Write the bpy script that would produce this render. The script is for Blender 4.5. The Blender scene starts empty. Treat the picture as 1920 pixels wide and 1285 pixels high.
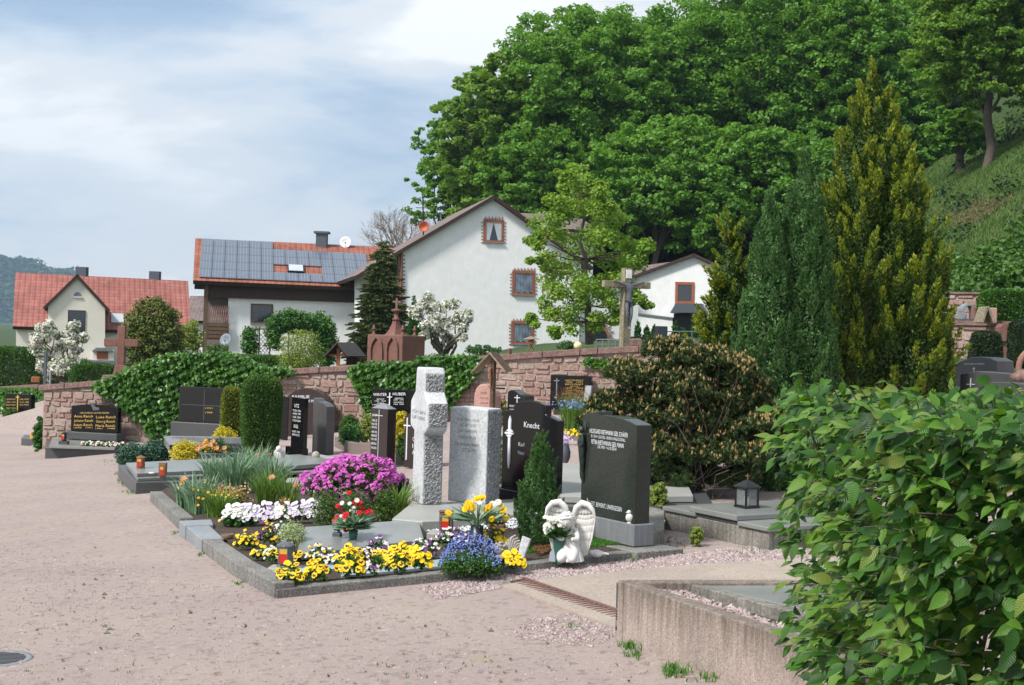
import bpy, math, random
import numpy as np
from mathutils import Vector, Matrix
SC = bpy.context.scene
COL = SC.collection
R = math.radians
# ---------------- camera ----------------
FPX, EYE, HOR = 2500.0, 1.6, 630.0
cam_d = bpy.data.cameras.new("camera")
cam = bpy.data.objects.new("camera", cam_d); COL.objects.link(cam)
cam.location = (0, 0, EYE); ROLL = 0.03
cam.rotation_euler = (R(90), -ROLL, 0)
cam_d.sensor_width = 36; cam_d.lens = 36 * FPX / 1920.0
cam_d.shift_y = -12.5 / 1920.0
cam_d.clip_start = 0.1; cam_d.clip_end = 9000
SC.camera = cam
# ---------------- sun and sky ----------------
SUNV = Vector((-0.70, -0.58, 1.0)).normalized()
sun_d = bpy.data.lights.new("sun", 'SUN'); sun_d.energy = 3.3; sun_d.angle = R(9.0); sun_d.color = (1, 0.955, 0.88)
sun = bpy.data.objects.new("sun", sun_d); COL.objects.link(sun)
sun.rotation_euler = SUNV.to_track_quat('Z', 'Y').to_euler(); sun.location = (-20, -10, 30)
SC.view_settings.view_transform = 'Standard'; SC.view_settings.look = 'None'
SC.view_settings.exposure = 0.62; SC.view_settings.gamma = 1.0
W = bpy.data.worlds.new("World"); SC.world = W; W.use_nodes = True
def N(nt, t, **kw):
    n = nt.nodes.new(t)
    for k, v in kw.items():
        if k.startswith('i_'):
            key = k[2:]; key = int(key) if key.isdigit() else key.replace('_', ' ')
            n.inputs[key].default_value = v
        else: setattr(n, k, v)
    return n
def ramp(nt, fac, stops, interp='LINEAR'):
    r = nt.nodes.new('ShaderNodeValToRGB'); r.color_ramp.interpolation = interp
    e = r.color_ramp.elements
    while len(e) < len(stops): e.new(0.5)
    for i, (p, c) in enumerate(stops):
        e[i].position = p; e[i].color = (*c, 1) if len(c) == 3 else c
    nt.links.new(fac, r.inputs[0]); return r.outputs[0]
def make_world():
    nt = W.node_tree; nt.nodes.clear(); L = nt.links.new
    out = N(nt, 'ShaderNodeOutputWorld'); bg = N(nt, 'ShaderNodeBackground'); bg.inputs[1].default_value = 0.1
    L(bg.outputs[0], out.inputs[0])
    sky = N(nt, 'ShaderNodeTexSky', sky_type='NISHITA'); sky.sun_disc = False
    sky.sun_elevation = math.asin(SUNV.z); sky.sun_rotation = math.atan2(SUNV.x, SUNV.y)
    sky.air_density = 1.0; sky.dust_density = 1.0
    tc = N(nt, 'ShaderNodeTexCoord')
    mp = N(nt, 'ShaderNodeMapping'); mp.inputs['Scale'].default_value = (1.0, 1.0, 3.6)
    mp.inputs['Rotation'].default_value = (R(4), R(-6), 0)
    L(tc.outputs['Generated'], mp.inputs[0])
    n1 = N(nt, 'ShaderNodeTexNoise', i_Scale=3.4, i_Detail=8.0, i_Roughness=0.56, i_Distortion=0.5)
    L(mp.outputs[0], n1.inputs['Vector'])
    n2 = N(nt, 'ShaderNodeTexNoise', i_Scale=13.0, i_Detail=5.0, i_Roughness=0.6)
    L(mp.outputs[0], n2.inputs['Vector'])
    f = N(nt, 'ShaderNodeMath', operation='MULTIPLY_ADD'); L(n2.outputs[0], f.inputs[0]); f.inputs[1].default_value = 0.26; L(n1.outputs[0], f.inputs[2])
    cur = f.outputs[0]
    def blob(px, py, rad, amt, cur):
        qx, qy = unroll(px, py); d = Vector(((qx - 960) / FPX, 1, (HOR - qy) / FPX)).normalized()
        s = N(nt, 'ShaderNodeVectorMath', operation='SUBTRACT'); L(tc.outputs['Generated'], s.inputs[0]); s.inputs[1].default_value = d
        sc = N(nt, 'ShaderNodeVectorMath', operation='MULTIPLY'); L(s.outputs[0], sc.inputs[0]); sc.inputs[1].default_value = (1, 1, 2.2)
        ln = N(nt, 'ShaderNodeVectorMath', operation='LENGTH'); L(sc.outputs[0], ln.inputs[0])
        mr = N(nt, 'ShaderNodeMapRange', interpolation_type='SMOOTHSTEP'); L(ln.outputs['Value'], mr.inputs[0])
        mr.inputs[1].default_value = 0; mr.inputs[2].default_value = rad; mr.inputs[3].default_value = amt; mr.inputs[4].default_value = 0
        a = N(nt, 'ShaderNodeMath', operation='ADD'); L(cur, a.inputs[0]); L(mr.outputs[0], a.inputs[1]); return a.outputs[0]
    for b in ((880, 40, .16, .22), (230, 130, .22, .15), (180, 290, .30, .12), (700, 235, .20, -.20), (720, 290, .15, -.05), (60, 20, .22, -.20), (420, 0, .26, -.17),
              (620, 330, .2, .09), (200, 470, .3, .08), (40, 420, .16, -.08), (1200, 10, .2, .08), (560, 110, .14, .08)):
        cur = blob(*b, cur)
    cl = ramp(nt, cur, [(0.38, (2.9, 3.9, 5.3)), (0.50, (3.7, 4.6, 5.8)), (0.58, (4.9, 5.6, 6.4)), (0.66, (6.1, 6.4, 6.8)), (0.74, (6.5, 6.7, 6.9)), (0.84, (8.2, 8.2, 8.2))])
    cov = ramp(nt, cur, [(0.3, (.62, .62, .62)), (0.5, (.93, .93, .93))])
    mx = N(nt, 'ShaderNodeMix', data_type='RGBA'); L(cov, mx.inputs[0]); L(sky.outputs[0], mx.inputs[6]); L(cl, mx.inputs[7])
    L(mx.outputs[2], bg.inputs[0])
# ---------------- measuring: pixel of the photo + depth -> metres ----------------
def unroll(px, py):
    dx, dy = px - 960.0, py - HOR; c, s = math.cos(ROLL), math.sin(ROLL)
    return 960 + dx * c + dy * s, HOR - dx * s + dy * c
def P(px, py, Y):
    px, py = unroll(px, py); return Vector(((px - 960) / FPX * Y, Y, EYE - (py - HOR) / FPX * Y))
def plane(x, y):
    xx = x if x < 1.5 else 1.5 + (x - 1.5) * .35
    if x < -8.5: xx = -8.5 + (x + 8.5) * .3
    yy = y if y < 26 else 26 + (y - 26) * .35
    return .005 * xx * yy + .004 * y
def G(px, py, h=0.0):
    px, py = unroll(px, py); s = (px - 960) / FPX; t = (py - HOR) / FPX
    lo, hi = 1.0, 200.0
    f = lambda Y: EYE - t * Y - plane(s * Y, Y) - h
    Y = lo
    while Y < hi and f(Y) > 0: Y *= 1.03
    lo, hi = Y / 1.03, Y
    for _ in range(40):
        m = (lo + hi) / 2
        if f(m) > 0: lo = m
        else: hi = m
    return Vector((s * m, m, plane(s * m, m) + h))
make_world()
WALLA, WALLB = Vector((-9.45, 27.0)), Vector((3.0, 23.5))
def sst(a, b, x): t = min(1, max(0, (x - a) / (b - a))); return t * t * (3 - 2 * t)
def terrain(x, y):
    z = plane(max(-24, min(x, 14)), min(y, 60))
    d = WALLB - WALLA
    side = (d.x * (y - WALLA.y) - d.y * (x - WALLA.x)) / d.length
    z += 0.75 * sst(0.15, 0.5, side) * sst(-.1, .5, x + .344 * y)
    z += 0.72 * max(0, x - 11.3) * sst(31, 42, y)
    z += 0.33 * max(0, y - 90) * sst(-18, 8, x) * (1 - .55 * sst(120, 200, y))
    return z
class Rect:
    def __init__(s, *r): s.r = r
def rect(x0, y0, x1, y1): return Rect(x0, y0, x1, y1)
class Facade:
    """vertical plane; pt(px,py,off) is the point of the plane seen at that pixel, off metres towards its front"""
    def __init__(s, A, u):
        s.A = Vector((A[0], A[1])); s.u = Vector((u[0], u[1])).normalized()
        n = Vector((-s.u.y, s.u.x))
        if n.dot(s.A) > 0: n = -n
        s.n = n
        s.right = s.u if (Vector((-n.y, n.x)).dot(s.u) > 0) else -s.u
    def pt(s, px, py, off=0.0):
        qx, qy = unroll(px, py); k = (qx - 960) / FPX
        Y = (s.A.x * s.u.y - s.A.y * s.u.x) / (k * s.u.y - s.u.x)
        return Vector((k * Y + s.n.x * off, Y + s.n.y * off, EYE - (qy - HOR) / FPX * Y))
    def corners(s, outline, off=0.0):
        """outline in photo pixels -> points of the plane; a Rect becomes a true upright rectangle about its centre"""
        if isinstance(outline, Rect):
            x0, y0, x1, y1 = outline.r; c = s.pt((x0 + x1) / 2, (y0 + y1) / 2, off); a = s.pt(x0, (y0 + y1) / 2, off); b = s.pt(x1, (y0 + y1) / 2, off)
            hz = (s.pt((x0 + x1) / 2, y0, off).z - s.pt((x0 + x1) / 2, y1, off).z) / 2; a.z = b.z = c.z
            z = Vector((0, 0, hz)); return [a - z, b - z, b + z, a + z]
        return [s.pt(x, y, off) for x, y in outline]
    def xyz(s, px, z, off=0.0):
        p = s.pt(px, 0, off); return Vector((p.x, p.y, z))
def F2(px1, Y1, px2, Y2):
    a = P(px1, 630, Y1); b = P(px2, 630, Y2); return Facade(a, b - a)
def FG(px, py, ang, h=0.0):
    g = G(px, py, h); return Facade(g, (-math.sin(R(ang)), math.cos(R(ang))))
# ---------------- mesh builder ----------------
class MB:
    def __init__(s): s.V = []; s.F = []; s.n = 0; s.uv = None
    def add(s, V, F, mi=0, smooth=False):
        V = np.asarray(V, dtype=np.float64).reshape(-1, 3)
        if isinstance(F, np.ndarray): Fs = [F]
        else:
            by = {}
            for f in F: by.setdefault(len(f), []).append(f)
            Fs = [np.array(v) for v in by.values()]
        for f in Fs: s.F.append((f + s.n, mi, smooth))
        s.V.append(V); s.n += len(V); return s
    def poly(s, pts, mi=0): return s.add([tuple(p) for p in pts], [tuple(range(len(pts)))], mi)
    def box(s, c, size, rot=0.0, mi=0, taper=1.0, M=None):
        hx, hy, hz = size[0] / 2, size[1] / 2, size[2] / 2
        v = np.array([(x * (taper if z > 0 else 1), y * (taper if z > 0 else 1), z) for z in (-hz, hz) for x, y in ((-hx, -hy), (hx, -hy), (hx, hy), (-hx, hy))])
        if M is not None: v = v @ np.array(M.to_3x3()).T
        elif rot:
            ca, sa = math.cos(rot), math.sin(rot); v = np.stack([v[:, 0] * ca - v[:, 1] * sa, v[:, 0] * sa + v[:, 1] * ca, v[:, 2]], 1)
        return s.add(v + np.array(c), [(3, 2, 1, 0), (4, 5, 6, 7), (0, 1, 5, 4), (1, 2, 6, 5), (2, 3, 7, 6), (3, 0, 4, 7)], mi)
    def loft(s, A, B, mi=0, caps=True):
        n = len(A); V = [tuple(p) for p in A] + [tuple(p) for p in B]
        F = [(i, (i + 1) % n, n + (i + 1) % n, n + i) for i in range(n)]
        if caps: F += [tuple(range(n))[::-1], tuple(range(n, 2 * n))]
        return s.add(V, F, mi)
    def prism(s, fc, outline, off0, off1, mi=0):
        A = fc.corners(outline); n = Vector((fc.n.x, fc.n.y, 0))
        return s.loft([p + n * off0 for p in A], [p + n * off1 for p in A], mi)
    def tube(s, pts, rad, n=8, mi=0, cap=True, smooth=True):
        pts = [Vector(p) for p in pts]
        if not hasattr(rad, '__len__'): rad = [rad] * len(pts)
        V = []; F = []; ref = None
        for i, p in enumerate(pts):
            t = (pts[min(i + 1, len(pts) - 1)] - pts[max(i - 1, 0)])
            if t.length < 1e-9: t = Vector((0, 0, 1))
            t.normalize()
            if ref is None: ref = Vector((1, 0, 0)) if abs(t.x) < .9 else Vector((0, 1, 0))
            a = (ref - t * ref.dot(t)).normalized(); b = t.cross(a); ref = a
            for k in range(n):
                th = 2 * math.pi * k / n; V.append(tuple(p + (a * math.cos(th) + b * math.sin(th)) * rad[i]))
        for i in range(len(pts) - 1):
            for k in range(n): F.append((i * n + k, i * n + (k + 1) % n, (i + 1) * n + (k + 1) % n, (i + 1) * n + k))
        s.add(V, F, mi, smooth)
        if cap:
            s.add(V[:n], [tuple(range(n))[::-1]], mi); s.add(V[-n:], [tuple(range(n))], mi)
        return s
    def lathe(s, c, prof, n=16, mi=0, smooth=True, sx=1.0, sy=1.0):
        V = []; F = []
        for r, z in prof:
            for k in range(n):
                th = 2 * math.pi * k / n; V.append((c[0] + r * sx * math.cos(th), c[1] + r * sy * math.sin(th), c[2] + z))
        for i in range(len(prof) - 1):
            for k in range(n): F.append((i * n + k, i * n + (k + 1) % n, (i + 1) * n + (k + 1) % n, (i + 1) * n + k))
        s.add(V, F, mi, smooth)
        s.add(V[:n], [tuple(range(n))[::-1]], mi); s.add(V[-n:], [tuple(range(n))], mi); return s
    def ell(s, c, r, nu=12, nv=8, mi=0, M=None, jit=0.0, seed=0):
        V = []; F = []; rr = random.Random(seed)
        for j in range(1, nv):
            for i in range(nu):
                th = 2 * math.pi * i / nu; ph = math.pi * j / nv
                k = 1 + rr.uniform(-jit, jit)
                v = Vector((r[0] * math.sin(ph) * math.cos(th) * k, r[1] * math.sin(ph) * math.sin(th) * k, r[2] * math.cos(ph) * k))
                if M is not None: v = M.to_3x3() @ v
                V.append(v + Vector(c))
        a = Vector((0, 0, r[2])); b = Vector((0, 0, -r[2]))
        if M is not None: a = M.to_3x3() @ a; b = M.to_3x3() @ b
        V += [a + Vector(c), b + Vector(c)]; T = len(V) - 2; B = T + 1
        for j in range(nv - 2):
            for i in range(nu): F.append((j * nu + i, (j + 1) * nu + i, (j + 1) * nu + (i + 1) % nu, j * nu + (i + 1) % nu))
        for i in range(nu): F.append((T, i, (i + 1) % nu)); F.append((B, (nv - 2) * nu + (i + 1) % nu, (nv - 2) * nu + i))
        return s.add([tuple(v) for v in V], F, mi, True)
    def mesh(s, name, mats, off=(0, 0, 0)):
        V = np.concatenate(s.V) - np.array(off); me = bpy.data.meshes.new(name)
        vi = []; ls = []; lt = []; mi = []; sm = []; c = 0
        for f, m, smo in s.F:
            k = f.shape[1]; vi.append(f.ravel()); ls.append(c + np.arange(len(f)) * k); lt.append(np.full(len(f), k))
            mi.append(np.full(len(f), m)); sm.append(np.full(len(f), smo)); c += f.size
        vi = np.concatenate(vi); ls = np.concatenate(ls); lt = np.concatenate(lt)
        me.vertices.add(len(V)); me.vertices.foreach_set('co', V.ravel())
        me.loops.add(len(vi)); me.loops.foreach_set('vertex_index', vi.astype(np.int32))
        me.polygons.add(len(ls)); me.polygons.foreach_set('loop_start', ls.astype(np.int32)); me.polygons.foreach_set('loop_total', lt.astype(np.int32))
        me.polygons.foreach_set('material_index', np.concatenate(mi).astype(np.int32)); me.polygons.foreach_set('use_smooth', np.concatenate(sm))
        for m in (mats if isinstance(mats, (list, tuple)) else [mats]): me.materials.append(m)
        me.update(calc_edges=True); me.validate(); return me
def props(o, label=None, cat=None, group=None, kind=None):
    if label: o['label'] = label
    if cat: o['category'] = cat
    if group: o['group'] = group
    if kind: o['kind'] = kind
    return o
def thing(name, loc, label, cat, group=None, kind=None):
    o = bpy.data.objects.new(name, None); COL.objects.link(o); o.location = loc; o.empty_display_size = .1
    return props(o, label, cat, group, kind)
def org(o):
    p = Vector((0, 0, 0))
    while o is not None: p += Vector(o.location); o = o.parent
    return p
def part(par, name, mb, mats, label=None, bevel=0, kind=None, recalc=False):
    me = mb.mesh(name, mats, org(par)) if isinstance(mb, MB) else mb
    o = bpy.data.objects.new(name, me); COL.objects.link(o); o.parent = par
    if label: o['label'] = label
    if kind: o['kind'] = kind
    if bevel: addbevel(o, bevel)
    return o
def solo(name, mb, mats, loc, label, cat, group=None, kind=None, bevel=0):
    o = bpy.data.objects.new(name, mb.mesh(name, mats, loc)); COL.objects.link(o); o.location = loc
    if bevel: addbevel(o, bevel)
    return props(o, label, cat, group, kind)
def addbevel(o, w):
    m = o.modifiers.new('bevel', 'BEVEL'); m.width = w; m.segments = 2; m.limit_method = 'ANGLE'; m.angle_limit = R(40)
def copy_tree(o, par=None):
    c = o.copy(); COL.objects.link(c); c.parent = par
    for ch in list(o.children): copy_tree(ch, c)
    return c
# ---------------- materials ----------------
def mat(name):
    m = bpy.data.materials.new(name); m.use_nodes = True; nt = m.node_tree
    return m, nt, nt.nodes['Principled BSDF'], nt.links.new
def objco(nt, scale=None):
    tc = N(nt, 'ShaderNodeTexCoord')
    if scale is None: return tc.outputs['Object']
    mp = N(nt, 'ShaderNodeMapping'); mp.inputs['Scale'].default_value = scale; nt.links.new(tc.outputs['Object'], mp.inputs[0]); return mp.outputs[0]
def bump(nt, b, h, strength, dist=0.01):
    n = N(nt, 'ShaderNodeBump'); n.inputs['Strength'].default_value = strength; n.inputs['Distance'].default_value = dist
    nt.links.new(h, n.inputs['Height']); nt.links.new(n.outputs[0], b.inputs['Normal'])
def stone(name, c1, c2, rough=.6, scale=60, bstr=.3, bdist=.004, big=(.85, 1.1), streak=0.0, spec=.5, c3=None, bscale=None):
    m, nt, b, L = mat(name); co = objco(nt)
    n1 = N(nt, 'ShaderNodeTexNoise', i_Scale=float(scale), i_Detail=5.0, i_Roughness=.7); L(co, n1.inputs['Vector'])
    st = [(.38, c1), (.62, c2)]
    if c3: st = [(.36, c1), (.56, c2), (.66, c3)]
    col = ramp(nt, n1.outputs[0], st)
    n2 = N(nt, 'ShaderNodeTexNoise', i_Scale=2.6, i_Detail=4.0, i_Roughness=.6); L(co, n2.inputs['Vector'])
    g = ramp(nt, n2.outputs[0], [(.3, (big[0],) * 3), (.7, (big[1],) * 3)])
    mx = N(nt, 'ShaderNodeMix', data_type='RGBA', blend_type='MULTIPLY'); mx.inputs[0].default_value = 1; L(col, mx.inputs[6]); L(g, mx.inputs[7]); out = mx.outputs[2]
    if streak:
        n3 = N(nt, 'ShaderNodeTexNoise', i_Scale=1.0, i_Detail=5.0, i_Roughness=.65); L(objco(nt, (26, 26, 1.6)), n3.inputs['Vector'])
        g3 = ramp(nt, n3.outputs[0], [(.42, (1 - streak,) * 3), (.6, (1, 1, 1))])
        m3 = N(nt, 'ShaderNodeMix', data_type='RGBA', blend_type='MULTIPLY'); m3.inputs[0].default_value = 1; L(out, m3.inputs[6]); L(g3, m3.inputs[7]); out = m3.outputs[2]
    L(out, b.inputs['Base Color']); b.inputs['Roughness'].default_value = rough; b.inputs['Specular IOR Level'].default_value = spec
    if bstr:
        if bscale:
            nb = N(nt, 'ShaderNodeTexNoise', i_Scale=float(bscale), i_Detail=4.0); L(co, nb.inputs['Vector']); bump(nt, b, nb.outputs[0], bstr, bdist)
        else: bump(nt, b, n1.outputs[0], bstr, bdist)
    return m
def plain(name, c, rough=.5, var=.12, metal=0.0, scale=8, emit=None, spec=.5):
    m, nt, b, L = mat(name)
    n1 = N(nt, 'ShaderNodeTexNoise', i_Scale=float(scale), i_Detail=4.0); L(objco(nt), n1.inputs['Vector'])
    lo = tuple(x * (1 - var) for x in c); hi = tuple(min(1, x * (1 + var)) for x in c)
    L(ramp(nt, n1.outputs[0], [(.3, lo), (.7, hi)]), b.inputs['Base Color'])
    b.inputs['Roughness'].default_value = rough; b.inputs['Metallic'].default_value = metal; b.inputs['Specular IOR Level'].default_value = spec
    if emit: b.inputs['Emission Color'].default_value = (*emit[:3], 1); b.inputs['Emission Strength'].default_value = emit[3]
    return m
def leafm(name, stops, rough=.5, trans=.35, tcol=None, clump=0.0, cscale=1.5, spec=.35, veins=False):
    """foliage: colour differs leaf by leaf (random per island) and a little light passes through"""
    m, nt, b, L = mat(name)
    ge = N(nt, 'ShaderNodeNewGeometry')
    fac = ge.outputs['Random Per Island']
    if clump:
        n = N(nt, 'ShaderNodeTexNoise', i_Scale=float(cscale), i_Detail=2.0); L(objco(nt), n.inputs['Vector'])
        mr = N(nt, 'ShaderNodeMapRange'); L(n.outputs[0], mr.inputs[0]); mr.inputs[1].default_value = .3; mr.inputs[2].default_value = .7
        mm = N(nt, 'ShaderNodeMix', data_type='FLOAT'); mm.inputs[0].default_value = clump; L(fac, mm.inputs[2]); L(mr.outputs[0], mm.inputs[3]); fac = mm.outputs[0]
    k = len(stops) - 1
    col = ramp(nt, fac, [(i / k, c) for i, c in enumerate(stops)])
    if veins:
        uv = N(nt, 'ShaderNodeUVMap')
        sp = N(nt, 'ShaderNodeSeparateXYZ'); L(uv.outputs[0], sp.inputs[0])
        ab = N(nt, 'ShaderNodeMath', operation='ABSOLUTE'); L(sp.outputs[0], ab.inputs[0])
        a1 = N(nt, 'ShaderNodeMath', operation='MULTIPLY_ADD'); L(ab.outputs[0], a1.inputs[0]); a1.inputs[1].default_value = -0.55; L(sp.outputs[1], a1.inputs[2])
        a2 = N(nt, 'ShaderNodeMath', operation='MULTIPLY'); L(a1.outputs[0], a2.inputs[0]); a2.inputs[1].default_value = 72.0
        sn = N(nt, 'ShaderNodeMath', operation='SINE'); L(a2.outputs[0], sn.inputs[0])
        g = ramp(nt, sn.outputs[0], [(0.0, (.82,) * 3), (.8, (1.06,) * 3), (1, (1.25,) * 3)])
        mx = N(nt, 'ShaderNodeMix', data_type='RGBA', blend_type='MULTIPLY'); mx.inputs[0].default_value = 1; L(col, mx.inputs[6]); L(g, mx.inputs[7]); col = mx.outputs[2]
        bump(nt, b, sn.outputs[0], .35, .0012)
    L(col, b.inputs['Base Color']); b.inputs['Roughness'].default_value = rough; b.inputs['Specular IOR Level'].default_value = spec
    if trans:
        tr = N(nt, 'ShaderNodeBsdfTranslucent')
        hs = N(nt, 'ShaderNodeHueSaturation'); hs.inputs['Hue'].default_value = .485; hs.inputs['Saturation'].default_value = 1.1; hs.inputs['Value'].default_value = 1.5
        L(col, hs.inputs['Color']); L(hs.outputs[0], tr.inputs[0])
        ms = N(nt, 'ShaderNodeMixShader'); ms.inputs[0].default_value = trans
        L(b.outputs[0], ms.inputs[1]); L(tr.outputs[0], ms.inputs[2])
        L(ms.outputs[0], nt.nodes['Material Output'].inputs[0])
    return m
def pol(name, c, spk=.03, rough=.12, scale=220):
    return stone(name, tuple(max(.002, x - spk) for x in c), tuple(x + spk for x in c), rough, scale, 0, spec=.32, big=(.9, 1.1))
M = {}
M['black_granite'] = pol('black_granite', (.008, .008, .009), .004, .10)
M['dark_granite'] = pol('dark_granite', (.018, .019, .020), .009, .14, 160)
M['green_granite'] = pol('green_granite', (.028, .034, .029), .016, .16, 150)
M['brown_granite'] = pol('brown_granite', (.042, .031, .029), .012, .14)
M['grey_granite'] = stone('grey_granite', (.16, .17, .185), (.26, .275, .29), .42, 190, .1, .002, streak=.18)
M['slab_granite'] = stone('slab_granite', (.17, .178, .17), (.245, .255, .24), .30, 170, .05, .001, big=(.82, 1.12))
M['light_slab'] = stone('light_slab', (.28, .28, .26), (.38, .38, .36), .45, 150, .1, .002)
M['dark_slab'] = stone('dark_slab', (.045, .047, .05), (.09, .092, .096), .4, 150, .1, .002)
M['kerb'] = stone('kerb_stone', (.10, .095, .088), (.24, .23, .215), .8, 90, .5, .005, streak=.22, big=(.62, 1.25), c3=(.42, .41, .36))
M['kerb_blue'] = stone('kerb_blue', (.19, .21, .23), (.29, .31, .33), .55, 140, .15, .002, streak=.12)
M['concrete'] = stone('washed_concrete', (.30, .235, .205), (.47, .38, .34), .85, 90, .8, .008, streak=.16, big=(.78, 1.1))
def weathered():
    m = M['concrete']; nt = m.node_tree; b = nt.nodes['Principled BSDF']; L = nt.links.new; src = b.inputs['Base Color'].links[0].from_socket
    sp = N(nt, 'ShaderNodeSeparateXYZ'); L(objco(nt), sp.inputs[0]); n = N(nt, 'ShaderNodeTexNoise', i_Scale=1.0, i_Detail=6.0, i_Roughness=.7); L(objco(nt, (34, 34, 3.0)), n.inputs['Vector'])
    a = N(nt, 'ShaderNodeMath', operation='MULTIPLY_ADD'); L(sp.outputs[2], a.inputs[0]); a.inputs[1].default_value = 1.5; L(n.outputs[0], a.inputs[2])
    g = ramp(nt, a.outputs[0], [(.66, (1, 1, 1)), (.92, (.62, .62, .58)), (1.0, (.45, .46, .43))])
    mx = N(nt, 'ShaderNodeMix', data_type='RGBA', blend_type='MULTIPLY'); mx.inputs[0].default_value = 1; L(src, mx.inputs[6]); L(g, mx.inputs[7]); L(mx.outputs[2], b.inputs['Base Color'])
weathered()
M['concrete_grey'] = stone('old_concrete', (.17, .16, .14), (.32, .30, .265), .85, 60, .6, .008, streak=.3, big=(.6, 1.15))
M['pale_stone'] = stone('pale_limestone', (.42, .435, .45), (.64, .66, .68), .8, 50, .35, .008, big=(.78, 1.1))
M['rough_stone'] = stone('pitted_stone', (.17, .175, .18), (.46, .465, .47), .9, 55, 1.0, .04, big=(.8, 1.1), bscale=48)
M['sandstone'] = stone('red_sandstone', (.15, .068, .052), (.24, .115, .09), .85, 40, .4, .01, streak=.15)
M['pink_stone'] = stone('pink_stone', (.36, .19, .16), (.52, .31, .27), .8, 45, .6, .01)
M['coping'] = stone('coping_stone', (.17, .10, .085), (.30, .19, .165), .85, 25, .5, .012, streak=.2, big=(.7, 1.1))
M['mortar'] = stone('mortar', (.26, .20, .17), (.42, .33, .29), .9, 30, .6, .02)
M['brownpink_kerb'] = stone('brown_kerb', (.14, .105, .095), (.21, .165, .15), .6, 90, .1, .002)
M['plaster'] = stone('white_render', (.76, .77, .78), (.83, .84, .85), .9, 90, .15, .004, big=(.93, 1.03), streak=.05)
M['cream'] = stone('cream_render', (.70, .66, .58), (.77, .73, .65), .9, 60, .1, .004, big=(.95, 1.03))
M['white'] = plain('white_paint', (.75, .75, .74), .5)
M['statue'] = stone('white_cast_stone', (.55, .54, .52), (.72, .71, .69), .7, 30, .3, .003, big=(.9, 1.05))
M['statue_old'] = stone('weathered_cast', (.24, .22, .19), (.45, .42, .37), .85, 60, .6, .004)
M['wood'] = stone('brown_wood', (.09, .05, .028), (.16, .095, .055), .7, 12, .2, .004, streak=.3)
M['wood_dark'] = stone('dark_board', (.030, .012, .008), (.060, .026, .017), .65, 14, .2, .004, streak=.35)
M['wood_red'] = plain('red_wood_frame', (.30, .085, .035), .5, .15)
M['wood_grey'] = stone('weathered_wood', (.20, .165, .11), (.34, .29, .2), .85, 20, .3, .005, streak=.35)
M['glass'] = plain('window_glass', (.02, .025, .03), .05, .1, spec=.9)
M['curtain'] = plain('curtain', (.42, .46, .50), .85)
M['black_metal'] = plain('black_metal', (.03, .03, .033), .4, .2, .6)
M['grey_metal'] = plain('grey_metal', (.22, .23, .24), .38, .2, .8)
M['pewter'] = plain('pewter', (.14, .15, .17), .42, .3, .5, 30)
M['bronze'] = plain('bronze', (.045, .06, .05), .45, .4, .6, 40)
M['copper'] = plain('copper_brown', (.26, .13, .07), .45, .2, .5, 30)
M['chrome'] = plain('white_letters', (.72, .74, .77), .4, .05)
M['gold'] = plain('gold_letters', (.62, .42, .11), .45, .15, .2)
M['red_glow'] = plain('red_candle', (.55, .02, .012), .35, .1)
M['amber'] = plain('amber_wax', (.60, .38, .05), .4, .15)
M['zinc'] = plain('pale_tray', (.33, .42, .50), .3, .1)
M['pot_green'] = plain('green_plastic', (.04, .13, .10), .4)
M['pot_dark'] = plain('dark_vase', (.012, .020, .024), .35)
M['terracotta'] = plain('terracotta', (.30, .09, .045), .6, .25, scale=20)
M['wicker'] = stone('wicker', (.10, .06, .04), (.22, .14, .09), .8, 80, .6, .005)
M['rust'] = stone('rusty_iron', (.10, .05, .04), (.20, .11, .09), .8, 60, .6, .005)
M['soil'] = stone('soil', (.045, .032, .024), (.10, .072, .052), .95, 45, 1.0, .03)
M['bark'] = stone('bark', (.06, .048, .038), (.14, .115, .09), .9, 22, .8, .02)
M['bark_pale'] = stone('pale_twig', (.20, .16, .12), (.32, .27, .21), .9, 22, .3, .01)
M['stem'] = plain('green_stem', (.08, .16, .045), .6)
M['orange_dish'] = plain('orange_dish', (.55, .13, .06), .5)
M['dish_grey'] = plain('grey_dish', (.17, .20, .24), .5)
M['blue_grey'] = plain('slate_plastic', (.07, .085, .11), .5)
M['fence_wire'] = plain('rail_steel', (.20, .25, .28), .5, .1, .4)
M['globe'] = plain('lamp_globe', (.75, .62, .35), .3, .05)
M['chippings'] = leafm('white_chippings', [(.30, .32, .34), (.62, .64, .66), (.75, .76, .78), (.45, .47, .5)], .8, 0)
M['pink_chips'] = leafm('pink_chippings', [(.23, .17, .165), (.34, .265, .26), (.44, .365, .36), (.28, .22, .22), (.50, .44, .43)], .9, 0)
# foliage
M['lf_beech'] = leafm('beech_leaf', [(.05, .13, .016), (.10, .235, .028), (.155, .32, .045), (.12, .27, .034)], .5, .4, clump=.45, cscale=.18)
M['lf_oak'] = leafm('oak_leaf', [(.085, .18, .022), (.145, .27, .036), (.20, .335, .05)], .5, .4, clump=.5, cscale=.2)
M['lf_dark'] = leafm('dark_leaf', [(.010, .030, .008), (.018, .05, .012), (.03, .07, .016)], .6, .2, clump=.4, cscale=.3)  # dark leaf; on the inner trees and undergrowth its colour stands in for shade
M['lf_maple'] = leafm('maple_leaf', [(.09, .20, .022), (.16, .30, .035), (.23, .37, .05), (.27, .25, .06)], .5, .35, clump=.3, cscale=1.2)
M['lf_thuja'] = leafm('golden_cypress', [(.028, .065, .010), (.06, .11, .013), (.115, .165, .018), (.22, .235, .03)], .6, .2, clump=.45, cscale=3.5)
M['tip_gold'] = leafm('golden_tips', [(.085, .155, .014), (.155, .235, .02), (.24, .30, .03), (.36, .36, .04)], .6, .25)
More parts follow.
